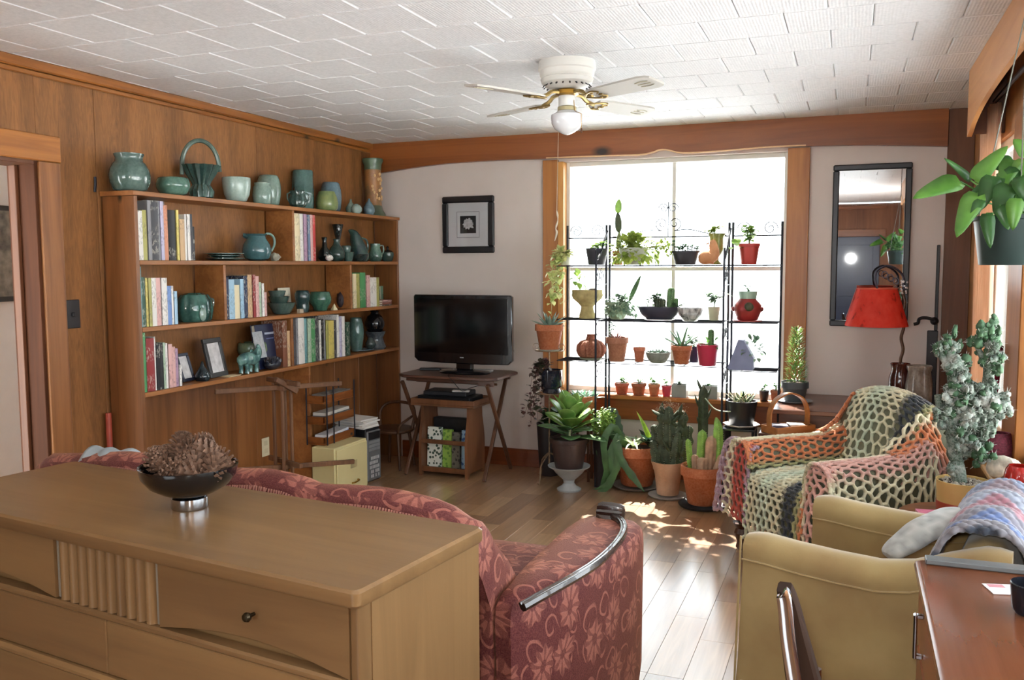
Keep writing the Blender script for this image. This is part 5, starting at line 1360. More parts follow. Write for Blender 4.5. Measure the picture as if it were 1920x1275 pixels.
def tvring(y, i_, b=.0): return [(x, y, z) for x, z in [(-TW / 2 + i_, .085 + i_ + .012), (-TW / 2 + .03, .072 + i_), (-.15, .066 + i_), (.15, .066 + i_), (TW / 2 - .03, .072 + i_), (TW / 2 - i_, .085 + i_ + .012), (TW / 2 - i_, .078 + TH - i_ - .01), (TW / 2 - .012 - i_, .078 + TH - i_), (-TW / 2 + .012 + i_, .078 + TH - i_), (-TW / 2 + i_, .078 + TH - i_ - .01)]]
cs.loft([tvring(.075, .09), tvring(.05, .03), tvring(.01, .002), tvring(-.016, 0), tvring(-.022, .006)])
obj('case', cs, M_TVB, tv)
obj('screen', box((-TW / 2 + .028, -.0245, .138), (TW / 2 - .028, -.0222, .078 + TH - .024), .001), plain('#050507', .12, var=.0, spec=.5, name='lcd_screen'), tv)
obj('brand_mark', box((-.014, -.0232, .106), (.014, -.0221, .112), 0), plain('#b9bcc0', .3, .5), tv)
obj('neck', box((-.06, .0, .022), (.06, .045, .080), .008), M_TVB, tv)
obj('base', MB().loft([[(.19 * math.cos(a) * s_, .02 + .115 * math.sin(a) * s_, z) for a in [2 * PI * j / 32 for j in range(32)]] for z, s_ in ((0, .98), (.008, 1), (.016, .92), (.022, .5))]), M_TVB, tv)
def gadget(name, lbl, cat, u, v, z, sx, sy, sz, m, rz=0, b=.004):
    p = P(u, v, z=z); return obj(name, box((-sx / 2, -sy / 2, 0), (sx / 2, sy / 2, sz), b), m, label=lbl, cat=cat, loc=(p.x, p.y, z + .0006), rz=rz)
gadget('set_top_box', 'small silver box at the right of the television foot', 'box', 904, 697, TZ, .15, .05, .016, plain('#b9bbbb', .3, .3), .05)
gadget('remote_control', 'black remote control lying at the left front of the folding table', 'remote control', 807, 694, TZ, .15, .04, .016, M_BLACK, .25)
ww = gadget('camera', 'little white round gadget in front of the television foot', 'gadget', 851, 698, TZ, .022, .022, .024, plain('#d9d6cc', .3), 0, .009)
# stool-like magazine rack beneath, with players on it and record sleeves in it
mr = thing('magazine_rack', 'brown wooden magazine rack standing under the television table', 'rack', (-2.56, 5.43, 0), -.03)
M_MR = wood('rack_wood', '#7a5034', '#5a3722', 'z', .42, 20, 1.4)
obj('tray', MB().box((-.24, -.15, .485), (.24, .15, .50), .003).box((-.24, -.15, .50), (.24, -.138, .535), .003).box((-.24, .138, .50), (.24, .15, .535), .003).box((-.24, -.138, .50), (-.228, .138, .535), .003).box((.228, -.138, .50), (.24, .138, .535), .003), M_MR, mr)
for sx in (-1, 1):
    pl_ = [(-.10, .484), (.10, .484), (.105, .40), (.13, .30), (.14, .24), (.14, 0), (.115, 0), (.10, .03), (-.10, .03), (-.115, 0), (-.14, 0), (-.14, .24), (-.13, .30), (-.105, .40)]
    obj('side_panel', MB().prism(pl_, sx * .175 - .01, sx * .175 + .01, 'x'), M_MR, mr)
obj('front_rail', box((-.1645, -.135, .225), (.1645, -.122, .255), .003), M_MR, mr)
obj('bottom_board', box((-.1645, -.12, .035), (.1645, .12, .05), .003), M_MR, mr)
obj('back_rail', box((-.1645, .122, .225), (.1645, .135, .255), .003), M_MR, mr)
obj('bottom_rail', box((-.1645, -.135, .03), (.1645, -.1205, .065), .003), M_MR, mr)
mrM = Matrix.Translation(mr.location) @ Euler((0, 0, -.03)).to_matrix().to_4x4()
def inrack(name, lbl, cat, x, y, z, sx, sy, sz, m, rz=0, tilt=0, b=.002):
    p = mrM @ Vector((x, y, z)); return obj(name, box((-sx / 2, -sy / 2, 0), (sx / 2, sy / 2, sz), b), m, label=lbl, cat=cat, loc=p, rz=(tilt, 0, rz - .03))
inrack('disc_player', 'black disc player on the tray of the magazine rack', 'player', -.02, .02, .501, .40, .22, .045, plain('#1c1d20', .35, .2), 0, 0, .005)
inrack('game_console', 'second dark player stacked on the disc player', 'player', -.03, .03, .5465, .32, .18, .03, plain('#2b2c30', .4, .1), .05, 0, .005)
inrack('remote_control', 'white remote control resting on the stacked players', 'remote control', .09, -.035, .577, .12, .035, .014, plain('#cfcdc6', .35), .3, 0, .004)
inrack('record_box', 'black patterned record box behind the sleeves in the magazine rack', 'box', .0, .045, .051, .30, .06, .33, plain('#16171b', .45, var=.6, scale=30))
for i, (x, w_, c1, c2, nm, hh_) in enumerate(((-.105, .105, '#dfe4da', '#2f4a3c', 'white and dark green patterned', .275), (-.01, .07, '#8fb552', '#5f8a3a', 'lime green', .262), (.062, .06, '#6b6a60', '#2e2f30', 'dark grey patterned', .25), (.127, .055, '#9fc4de', '#3f66a8', 'blue and white', .265))):
    k = NT('printed_cover'); n = k.n('TexVoronoi', {'Vector': k.coords((42, 42, 42)), 'Scale': 1.0}).outputs['Distance']
    m_ = k.fin(.35, 0, 0, .5, k.ramp(n, [(.34, lin(c2)), (.46, lin(c1))]))
    inrack('record_sleeve', f'{nm} record book standing in the magazine rack', 'book', x, -.06 + .012 * (i % 2), .051, w_, .03, hh_, m_, 0, -.05)
pts_ = catmull([P(842, 703, z=TZ + .006), Vector((P(846, 705, z=TZ).x, 5.188, TZ + .009)), P(850, 716, y=5.17), P(866, 733, y=5.2), P(880, 728, y=5.23), P(900, 722, y=5.28)], 18)
obj('cable', MB().tube(pts_, .0025, 6), M_BLACK, label='thin black cable hanging from the folding table to the players', cat='cable')

# ------------------------------------------------------------------ picture and mirror on the back wall
pf = thing('framed_print', 'black framed black and white flower print on the pink wall', 'picture', (-2.583, D - .0005, 1.728), 0)
def rectframe(mb, w_, h_, bd, y0, y1, b=.004):
    for lo, hi in (((-w_ / 2, y0, -h_ / 2), (w_ / 2, y1, -h_ / 2 + bd)), ((-w_ / 2, y0, h_ / 2 - bd), (w_ / 2, y1, h_ / 2)), ((-w_ / 2, y0, -h_ / 2 + bd), (-w_ / 2 + bd, y1, h_ / 2 - bd)), ((w_ / 2 - bd, y0, -h_ / 2 + bd), (w_ / 2, y1, h_ / 2 - bd))): mb.box(lo, hi, b)
    return mb
obj('frame', rectframe(MB(), .405, .405, .047, -.026, 0, .008), plain('#17171b', .3, var=.1, name='black_frame'), pf)
obj('mat', box((-.157, -.014, -.157), (.157, -.006, .157), 0), plain('#d2d3d6', .7, var=.02, name='grey_mat'), pf)
obj('inner_mat', rectframe(MB(), .178, .186, .003, -.0155, -.0142, .0005), plain('#77787c', .6), pf)
obj('print', box((-.062, -.0155, -.062), (.062, -.0143, .062), 0), plain('#131316', .4, var=.1), pf)
fm = MB(); q = random.Random(12)
for i in range(13):
    a = 2 * PI * i / 13 + q.uniform(-.2, .2); L = q.uniform(.036, .052)
    fm.leaf((.004, -.0165 - .0001 * i, .006), (math.cos(a), -.02, math.sin(a)), (0, -1, 0), L, .026, .1, 4, .1)
obj('flower_image', fm, plain('#bfc0c2', .6, var=.25, scale=60), pf)
obj('glass', box((-.158, -.0225, -.158), (.158, -.0212, .158), 0), glassm('picture_glass', refl=.05), pf)
mi = thing('mirror', 'tall black framed mirror on the back wall right of the window', 'mirror', (.0925, D - .0005, 1.545))
obj('frame', rectframe(MB(), .443, .985, .036, -.026, 0, .006), plain('#1b1c22', .35, var=.1), mi)
obj('glass', box((-.186, -.014, -.457), (.186, -.008, .457), 0), plain('#e4e8ea', .015, 1.0, var=0, name='silvered_glass'), mi)

# ------------------------------------------------------------------ ceiling fan
fx, fy = -1.2095, 3.80
cf = thing('ceiling_fan', 'white four bladed ceiling fan with brass irons and an opal globe', 'fan', (fx, fy, ZC))
M_FW = plain('#d9d8d2', .4, var=.02, name='fan_enamel')
obj('housing', MB().lathe([(.125, -.0005), (.128, -.02), (.128, -.038), (.123, -.043), (.121, -.06), (.118, -.066), (.112, -.072), (.118, -.078), (.112, -.095), (.088, -.112), (.058, -.120), (.001, -.121)], 44), M_FW, cf)
vs_ = MB()
for i in range(22):
    a = 2 * PI * i / 22
    M = Matrix.Rotation(a, 4, 'Z') @ Matrix.Translation((.099, 0, -.1045)) @ Matrix.Rotation(.62, 4, 'Y')
    vs_.box((-.012, -.003, -.002), (.012, .003, .0022), 0, M=M)
obj('vents', vs_, M_BLACK, cf)
obj('hub', MB().lathe([(.045, -.1215), (.052, -.128), (.052, -.142), (.04, -.148), (.001, -.149)], 28), M_BRASS, cf)
obj('light_fitting', MB().lathe([(.036, -.1495), (.038, -.155), (.038, -.195), (.001, -.196)], 28), M_FW, cf)
obj('collar', MB().lathe([(.040, -.1965), (.042, -.2), (.042, -.214), (.001, -.215)], 28), plain('#b5ab86', .35, .5), cf)
obj('globe', MB().lathe([(.043, -.2155), (.05, -.222), (.070, -.232), (.0715, -.242), (.068, -.27), (.056, -.292), (.034, -.308), (.012, -.318), (.001, -.32)], 36), plain('#dcdfe2', .12, var=0, coat=.4, name='opal_glass'), cf)
for ax_, ay_, zl in ((.03, -.02, -.29), ):
    obj('pull_chain', MB().tube([(.036, -.012, -.17), (.042, -.02, -.22), (.075, -.028, -.235), (.076, -.028, -.30)], .0016, 5), M_BRASS, cf)
    obj('pull_knob', MB().ball((.076, -.028, -.308), (.005, .005, .012), 8, 6), M_FOOT, cf)
TH0 = 60
for i in range(4):
    a = math.radians(TH0 + 90 * i)
    pitch = math.radians(9)
    br = thing('blade', None, None, (0, 0, 0), a); br.parent = cf
    del_ = br
    M = Matrix.Translation((0, 0, -.166)) @ Matrix.Rotation(-pitch, 4, 'X')
    pb = []
    for x, hw in ((.165, .045), (.2, .056), (.36, .063), (.48, .066), (.515, .058), (.53, .045)):
        pb.append((x, hw))
    outline = [(x, -hw) for x, hw in pb] + [(x, hw) for x, hw in reversed(pb)]
    m_ = MB(); m_.loft([[M @ Vector((x, y, z)) for x, y in outline] for z in (-.004, .004)])
    bpy.data.objects.remove(br)
    o = obj('blade', m_, plain('#aeaca5', .45, var=.03, name='blade_enamel'), cf, rz=a)
    st = MB()
    for y in (-.02, 0, .02): st.tube([M @ Vector((.43, y, -.0045)), M @ Vector((.47, y * 1.4, -.0045)), M @ Vector((.50, y, -.0045))], .0022, 4)
    obj('stencil', st, plain('#a9a48c', .5), o)
    ir = MB()
    ir.tube(catmull([(.045, 0, -.136), (.09, 0, -.140), (.12, .0, -.158), (.165, 0, -.170)], 10), [.009] * 11, 6)
    for s_ in (-1, 1):
        ir.tube(catmull([M @ Vector((.12, 0, -.007)), M @ Vector((.16, s_ * .03, -.007)), M @ Vector((.20, s_ * .045, -.007)), M @ Vector((.225, s_ * .028, -.007)), M @ Vector((.205, s_ * .012, -.007))], 14), .0042, 6)
        ir.ball(M @ Vector((.19, s_ * .03, -.008)), (.008, .008, .005), 8, 5)
    ir.ball(M @ Vector((.215, 0, -.008)), (.014, .008, .005), 8, 5)
    obj('blade_iron', ir, plain('#a08a58', .35, .9, var=.2, name='pale_brass'), cf, rz=a)
# blind cord with twisted end beside the window
cp = [P(1048, 205, y=D - .06), P(1046, 300, y=D - .06), P(1044, 395, y=D - .06)]
bc_ = thing('blind_cord', 'thin pale cord with a knotted end hanging at the left window casing', 'cord', tuple(cp[0]))
wobj('cord', MB().tube(catmull(cp, 12), .0022, 5), plain('#d8cdb4', .8), bc_)
wobj('knotted_end', MB().tube(catmull([cp[2], P(1046, 412, y=D - .06), P(1042, 428, y=D - .06), P(1044, 436, y=D - .06), P(1040, 452, y=D - .06)], 16), [.003, .006, .007, .004, .003, .005, .007, .006, .004, .004, .006, .008, .008, .007, .006, .004, .002], 6), plain('#e0d8c4', .85), bc_)

# ------------------------------------------------------------------ right-hand corner: wall table, lamp, basket, iron stand, curtain
wt = thing('wall_table', 'brown wooden table against the wall right of the window', 'table', (0, 5.42, 0))
TZ2 = .622
wobj('top', box((-.405, 5.08, TZ2 - .025), (.42, 5.774, TZ2), .004), wood('table_brown', '#6f4532', '#54301f', 'x', .3, 16, 1.0, spec=.5), wt)
wobj('apron', box((-.37, 5.115, TZ2 - .10), (.40, 5.765, TZ2 - .0255), .003), wood('table_apron', '#5a3a2c', '#43291e', 'x', .4, 16, 1.0), wt)
for x in (-.36, .385):
    for y in (5.13, 5.75): wobj('leg', box((x - .02, y - .014, 0), (x + .02, y + .014, TZ2 - .1005), .003), M_FOOT, wt)
# bridge lamp with red shade
lp = thing('bridge_lamp', 'bridge floor lamp with a worn red shade and a twisted pole', 'lamp', (.272, 5.45, 0))
LX, LY = .272, 5.45
k_ = MPP((LX, LY, 1.1))
def lpz(v): return P(1691, v, y=LY).z
sc = Vector((P(1644, 575, y=LY).x, LY, 0)); z0_, z1_ = P(1644, 611, y=LY).z, P(1644, 541, y=LY).z
sh = MB(); r0_, r1_ = 56 * k_, 35 * k_
sh.lathe([(r0_, z0_), (r0_ * 1.0, z0_ + .004), (r1_, z1_), (r1_ - .003, z1_), (r0_ - .004, z0_ + .003)], 40, c=(sc.x, sc.y, 0), caps=False)
def shadem():
    k = NT('red_parchment'); n = k.n('TexNoise', {'Vector': k.coords((26, 26, 18), rnd=False), 'Scale': 1.0, 'Detail': 5.0}).outputs[0]
    c = k.ramp(n, [(.28, lin('#8a241c')), (.42, lin('#ea4636')), (.7, lin('#f25a46'))])
    tr = k.n('BsdfTranslucent', {'Color': c}); k.fin(.55, 0, 0, .3, c)
    ms = k.n('MixShader', {0: .55, 1: k.b.outputs[0], 2: tr.outputs[0]}); k.l(ms.outputs[0], k.out.inputs[0]); return k.m
wobj('shade', sh, shadem(), lp)
wobj('shade_rim', MB().tube([(sc.x + r1_ * math.cos(2 * PI * j / 30), sc.y + r1_ * math.sin(2 * PI * j / 30), z1_) for j in range(30)], .004, 6, closed=True), plain('#c9533a', .6), lp)
twp = [(LX + .006 * math.cos(t * 60) , LY + .006 * math.sin(t * 60), .03 + t * (P(1691, 545, y=LY).z - .03)) for t in [i / 90 for i in range(91)]]
wobj('pole', MB().tube(twp, .009, 7), plain('#5a4334', .4, .4, var=.3, scale=40, name='antique_bronze'), lp)
zt_ = P(1691, 545, y=LY).z
M_ABZ = plain('#3a3440', .35, .5, var=.3, scale=40, name='dark_bronze')
wobj('bridge_arm', MB().tube(catmull([(LX, LY, zt_), (LX - .005, LY, zt_ + 25 * k_), (LX - 14 * k_, LY, zt_ + 40 * k_), (sc.x + 14 * k_, LY, zt_ + 46 * k_), (sc.x - 2 * k_, LY, zt_ + 36 * k_), (sc.x - 4 * k_, LY, zt_ + 18 * k_), (sc.x, LY, z1_ + .0)], 30), .0065, 8), M_ABZ, lp)
sc_ = MB()
for i in range(3):
    sc_.tube([(sc.x + (12 + 10 * i) * k_ + 5 * k_ * math.cos(t), LY, zt_ + (30 - 6 * i) * k_ + 6 * k_ * math.sin(t)) for t in [2 * PI * j / 14 for j in range(14)]], .0025, 5, closed=True)
wobj('arm_scroll', sc_, M_ABZ, lp)
bd = MB(); q = random.Random(3)
for i in range(26):
    a = q.uniform(0, 6.28); bd.ball((LX + .016 * math.cos(a), LY + .016 * math.sin(a), zt_ - .02 + .08 * q.random()), .0055, 7, 5)
wobj('bead_cluster', bd, plain('#cfcaca', .25, var=.6, scale=140), lp)
wobj('socket', MB().lathe([(.012, z1_ - .02), (.018, z1_ - .06), (.018, z1_ - .09), (.001, z1_ - .095)], 14, c=(sc.x, sc.y, 0)), M_BRASS, lp)
bb = MB().lathe([(.001, z1_ - .0955), (.012, z1_ - .10), (.03, z1_ - .135), (.03, z1_ - .15), (.015, z1_ - .17), (.001, z1_ - .172)], 16, c=(sc.x, sc.y, 0))
wobj('bulb', bb, plain('#eeeeea', .2, var=0), lp)
wobj('base', MB().lathe([(.13, 0), (.135, .008), (.12, .02), (.04, .03), (.018, .05), (.001, .052)], 30, c=(LX, LY, 0)), M_ABZ, lp)
# jugs on the wall table behind the armchair
def tpot(name, lbl, u0, u1, vt, vb, Y, prof, m, z=TZ2 + .0006):
    p = P((u0 + u1) / 2, vb, y=Y); k2 = MPP(p); r = (u1 - u0) / 2 * k2; h = P((u0 + u1) / 2, vt, y=Y).z - z; mx = max(a for a, b in prof)
    return obj(name, MB().lathe([(a / mx * r, b * h) for a, b in hollow(prof, .12)], 28), m, label=lbl, cat='jar', loc=(p.x, Y, z), smooth=50)
tpot('jug', 'dark brown glass jar behind the covered armchair', 1667, 1707, 682, 730, 5.30, [(.7, 0), (1, .2), (1, .7), (.75, .88), (.9, 1)], glaze('#4a1f16', '#2a100c', .08))
tpot('crock', 'grey and brown stoneware crock behind the covered armchair', 1699, 1746, 686, 730, 5.24, [(.75, 0), (1, .25), (1, .6), (.85, .88), (.95, .95), (.95, 1)], glaze('#8f857a', '#574334', .3))
# iron stand with crank arm
ip = thing('iron_stand', 'black iron stand with a cranked hook by the corner board', 'stand', (.45, 5.73, 0))
wobj('post', box((.42, 5.715, 0), (.478, 5.745, 1.04), .004), M_BLACK, ip)
wobj('rod', box((.456, 5.72, 1.0405), (.474, 5.74, 1.545), .003), M_BLACK, ip)
wobj('crank', MB().tube(catmull([P(1752, 601, y=5.70), P(1742, 597, y=5.70), P(1730, 596, y=5.70), P(1723, 599, y=5.70), P(1721, 606, y=5.70), P(1713, 608, y=5.70)], 20), .010, 8), M_BLACK, ip)
wobj('crank_collar', MB().ball(P(1752, 602, y=5.715), .024, 12, 8), M_BLACK, ip)
# curtain, rod
cu = thing('curtain', 'tan gathered curtain hanging at the far end of the side window', 'curtain', (.58, 4.75, .62))
def curt(y0, y1, z0, z1, n, amp, pinch):
    def f(s_, t):
        yy0 = y0 + pinch * math.sin(PI * min(1, (1 - t) * 1.2)) * .0
        y = y0 + (y1 - y0) * s_ * (1 - pinch * (1 - t)) + .06 * (1 - t) * pinch
        return (.585 + amp * math.sin(s_ * n) + .003 * math.sin(t * 9), y, z0 + (z1 - z0) * t)
    return f
def curtm():
    k = NT('tan_sheer'); n = k.n('TexNoise', {'Vector': k.coords((60, 60, 4), rnd=False), 'Scale': 1.0, 'Detail': 3.0}).outputs[0]
    c = k.ramp(n, [(.3, lin('#c9a488')), (.7, lin('#e0c2a6'))]); k.fin(.8, 0, 0, .2, c)
    tr = k.n('BsdfTranslucent', {'Color': c}); ms = k.n('MixShader', {0: .4, 1: k.b.outputs[0], 2: tr.outputs[0]}); k.l(ms.outputs[0], k.out.inputs[0]); return k.m
g = MB(); g.grid(curt(4.55, 4.95, .66, 2.16, 34, .022, .0), 90, 14)
o = wobj('cloth', g, curtm(), cu)
md = o.modifiers.new('thick', 'SOLIDIFY'); md.thickness = .002
wobj('rod', MB().tube([(.585, 4.62, 2.175), (.585, 1.0, 2.175)], .010, 10), M_IRON, cu)
# basket on its little bench
bn = thing('stool', 'small wooden bench under the handled basket', 'stool', (-.30, 4.99, 0))
bz = .515
wobj('top', box((-.46, 4.90, bz - .018), (-.17, 5.075, bz), .003), M_FOOT, bn)
for x in (-.44, -.19):
    for y in (4.92, 5.055): wobj('leg', box((x - .014, y - .012, 0), (x + .014, y + .012, bz - .0185), .002), M_FOOT, bn)
p0, p1 = P(1440, 808, z=bz), P(1530, 803, z=bz)
bk2 = thing('basket', 'flat wooden basket with a bent hoop handle, beside the wall table', 'basket', (-.31, 4.985, bz + .0006), .75)
M_BSK = wood('basket_wood', '#9a6536', '#754622', 'x', .4, 26, 1.6)
t_ = MB(); t_.box((-.125, -.065, 0), (.125, .065, .006), .001)
obj('bottom', t_, M_BSK, bk2)
for y in (-1, 1): obj('side', box((-.13, y * .066 - .003, .0), (.13, y * .066 + .003, .042), .002), M_BSK, bk2)
for x in (-1, 1): obj('end', box((x * .128 - .003, -.0625, .0), (x * .128 + .003, .0625, .042), .002), M_BSK, bk2)
hp = catmull([(-.128, 0, .02), (-.125, 0, .12), (-.085, 0, .185), (0, 0, .215), (.085, 0, .185), (.125, 0, .12), (.128, 0, .02)], 30)
hb3 = MB(); rings = []
for i, p in enumerate(hp):
    t = (hp[min(i + 1, 30)] - hp[max(i - 1, 0)]).normalized(); nn = Vector((0, 1, 0)).cross(t)
    rings.append([p + Vector((0, a * .017, 0)) + nn * b * .004 for a, b in ((-1, -1), (1, -1), (1, 1), (-1, 1))])
hb3.loft(rings); obj('handle', hb3, M_BSK, bk2)
M2 = Matrix.Translation(bk2.location) @ Euler((0, 0, .75)).to_matrix().to_4x4()
for i, (c_, nm, x) in enumerate((('#3d3348', 'dark violet', -.055), ('#b9b4ab', 'pale grey', .05))):
    obj('notebook', box((-.042, -.045, 0), (.042, .045, .038), .003), plain(c_, .5), label=f'{nm} small book lying in the handled basket', cat='book', loc=M2 @ Vector((x, 0, .0066)), rz=.15 + .2 * i)
# ------------------------------------------------------------------ plant racks before the window
M_SOIL = plain('#3a2a20', .95, var=.35, scale=70, name='soil')
def terram(c1='#b5673f', c2='#94502f'):
    key = ('terra', c1)
    if key not in _MC:
        k = NT('terracotta'); n = k.n('TexNoise', {'Vector': k.coords((7, 7, 7)), 'Scale': 1.0, 'Detail': 5.0}).outputs[0]
        f = k.n('TexNoise', {'Vector': k.coords((90, 90, 90)), 'Scale': 1.0, 'Detail': 2.0}).outputs[0]
        c = k.mix(.25, k.ramp(n, [(.35, lin(c2)), (.68, lin(c1))]), k.ramp(f, [(.3, lin(c2)), (.7, lin('#cf9a78'))]))
        _MC[key] = k.fin(.75, 0, 0, .3, c)
    return _MC[key]
M_TER = terram()
RK = [(-1.805, -1.535), (-1.512, -.735), (-.712, -.415)]
YBK, YFR = 5.69, 5.40
SH = [1.435, 1.085, .815]
def scroll(mb, c, r, a0, turns, sgn=1, rr=.003, n=26):
    pts = []
    for i in range(n + 1):
        t = i / n; a = a0 + sgn * turns * 2 * PI * t; q = r * (1 - .82 * t)
        pts.append((c[0] + q * math.cos(a), c[1], c[2] + q * math.sin(a)))
    mb.tube(pts, rr, 5)
def rack(lbl, x0, x1, front, shelves, yf):
    t = thing('plant_rack', lbl, 'rack', ((x0 + x1) / 2, YBK, 0))
    for x in (x0, x1): wobj('post', MB().tube([(x, YBK, 0), (x, YBK, 1.70)], .008, 8), M_IRON, t)
    if front:
        for x in (x0 - .012, x1 + .010): wobj('post', MB().tube(catmull([(x, yf, 0), (x, yf, 1.42), (x, yf + .03, 1.47), (x, yf + .12, 1.52), (x, yf + .2, 1.60), (x, YBK - .012, 1.66)], 24), .007, 8), M_IRON, t)
    for z in shelves:
        mb = MB()
        mb.tube([(x0, yf, z - .005), (x1, yf, z - .005), (x1, YBK - .012, z - .005), (x0, YBK - .012, z - .005)], .0036, 6, closed=True)
        n = 9
        for i in range(1, n): mb.tube([(x0, yf + (YBK - .012 - yf) * i / n, z - .0025), (x1, yf + (YBK - .012 - yf) * i / n, z - .0025)], .0016, 5)
        for x in (x0 + .3 * (x1 - x0), x0 + .7 * (x1 - x0)): mb.tube([(x, yf, z - .007), (x, YBK - .012, z - .007)], .003, 5)
        wobj('shelf', mb, M_IRON, t)
    mb = MB(); mb.tube([(x0, YBK, 1.615), (x1, YBK, 1.615)], .0045, 6)
    L = x1 - x0
    if front:
        xm = (x0 + x1) / 2
        for s_ in (-1, 1):
            scroll(mb, (xm + s_ * .030, YBK, 1.80), .034, PI / 2 - s_ * PI / 2, 1.4, s_); scroll(mb, (xm + s_ * .042, YBK, 1.70), .045, -PI / 2, 1.4, s_)
            mb.tube(catmull([(xm + s_ * .04, YBK, 1.655), (xm + s_ * .14, YBK, 1.66), (xm + s_ * .27, YBK, 1.63), (xm + s_ * .37, YBK, 1.62)], 14), .003, 5)
        mb.tube([(xm, YBK, 1.615), (xm, YBK, 1.84)], .0035, 5)
    else:
        for s_ in (-1, 1): scroll(mb, ((x0 + x1) / 2 + s_ * L * .26, YBK, 1.66), .045, PI / 2 - s_ * PI / 2, 1.5, s_)
    wobj('scrollwork', mb, M_IRON, t)
    if front:
        for x in (x0 - .012, x1 + .010):
            for z in (1.37, 1.02, .75):
                mb = MB()
                for s_ in (-1, 1):
                    pts = []
                    for i in range(22):
                        q = .05 * (1 - .8 * i / 21); a = PI / 2 + s_ * 9 * i / 21; pts.append((x, yf + .10 + s_ * .05 + q * math.cos(a) * s_, z + q * math.sin(a)))
                    mb.tube(pts, .003, 5)
                mb.tube([(x, yf, z - .06), (x, YBK, z - .06)], .003, 5)
                wobj('side_scroll', mb, M_IRON, t)
    return t
rack('narrow black wrought iron plant rack at the left side of the window', *RK[0], False, SH, 5.46)
rack('wide black wrought iron plant rack before the middle of the window', *RK[1], True, SH, YFR)
rack('narrow black wrought iron plant rack at the right side of the window', *RK[2], False, [1.435, 1.085, .79], 5.46)

PROF = {'terra': [(.64, 0), (.67, .02), (.90, .74), (.92, .75), (1, .76), (1, .99), (.985, 1)], 'plain': [(.72, 0), (.75, .02), (.98, .97), (1, 1)], 'bowl': [(.5, 0), (.58, .04), (.85, .4), (.97, .8), (1, 1)], 'rim': [(.68, 0), (.7, .03), (.92, .84), (.98, .85), (1, .88), (1, 1)], 'scal': [(.66, 0), (.68, .03), (.8, .55), (.86, .72), (.92, .76), (.93, .82), (1, .9), (1.03, 1)]}
def planter(name, lbl, base, r, h, style, m, soil=.9, n=32, sq=None, lob=None, rz=0, cat='plant', th=.1, m_in=None):
    t = thing(name, lbl, cat, base, rz)
    p = PROF[style] if isinstance(style, str) else style
    pr = [(a * r, b * h) for a, b in p]
    pr += [((p[-1][0] - th) * r, h), ((p[-1][0] - th * 1.1) * r, soil * h - .001), (.001, soil * h - .001)]
    obj('pot', MB().lathe(pr, n, sq=sq, lob=lob), m, t, smooth=45)
    obj('soil', MB().lathe([((p[-1][0] - th * 1.15) * r, soil * h - .0008), ((p[-1][0] - th * 1.2) * r, soil * h + .002), (.001, soil * h + .006)], 20, sq=sq), M_SOIL, t)
    return t, soil * h + .002
def at_px(u0, u1, vt, vb, Y, z):
    p = P((u0 + u1) / 2, vb, y=Y); k = MPP((p.x, Y, z)); return Vector((p.x, Y, z)), k, (u1 - u0) / 2 * k, (vb - vt) * k
def foliage(t, mb, m, name='foliage'): return obj(name, mb, m, t, kind='stuff', smooth=60)
def dirv(az, el): return Vector((math.cos(az) * math.cos(el), math.sin(az) * math.cos(el), math.sin(el)))
def bushy(mb, c, rx, ry, rz_, n, ls, q, lw=.6, down=.0):
    c = Vector(c)
    for i in range(n):
        a, e = q.uniform(0, 2 * PI), q.uniform(-.5, 1.5); rr = q.random() ** .4
        d = dirv(a, e); p = c + Vector((d.x * rx, d.y * ry, d.z * rz_)) * rr
        dd = (d + Vector((q.uniform(-.5, .5), q.uniform(-.5, .5), q.uniform(-.3, .5) - down))).normalized()
        L = ls * q.uniform(.6, 1.2); mb.leaf(p, dd, (0, 0, 1), L, L * lw, q.uniform(.2, .9), 3, .25)
    return mb
def stemmy(mb, c, n, hgt, spread, q, r=.0025, ls=.02, per=7, droop=.2, lw=.5, lmb=None):
    for i in range(n):
        a = q.uniform(0, 2 * PI); h = hgt * q.uniform(.6, 1.1); s_ = spread * q.uniform(.3, 1)
        pts = catmull([c, Vector(c) + Vector((math.cos(a) * s_ * .4, math.sin(a) * s_ * .4, h * .6)), Vector(c) + Vector((math.cos(a) * s_, math.sin(a) * s_, h * (1 - droop)))], per)
        mb.tube(pts, [r] * per + [r * .5], 5)
        for p in pts[1:]:
            for _ in range(2):
                aa = q.uniform(0, 2 * PI); (lmb or mb).leaf(p, dirv(aa, q.uniform(-.1, .8)), (0, 0, 1), 1.45 * ls * q.uniform(.7, 1.2), 1.6 * ls * lw, .5, 3, .25)
L_GR, L_LT, L_YG, L_DK, L_GREY, L_PUR = leafm('#6a9a48', '#3f6e2c'), leafm('#9dbb5e', '#6c9440'), leafm('#a9b558', '#7d9440'), leafm('#3f6034', '#22401f'), leafm('#93a890', '#5d7a64'), leafm('#5b2c38', '#351d28')
M_CAC = plain('#4a6e3e', .55, var=.3, scale=40, name='cactus_skin'); M_CACL = plain('#7ea848', .5, var=.25, scale=30, name='young_cactus'); M_CACD = plain('#3c4631', .7, var=.4, scale=55, name='dark_cactus')
M_SPN = plain('#d8cfae', .7, var=.1, name='spines')
M_BLKP = plain('#26262b', .4, var=.1, name='black_plastic_pot')
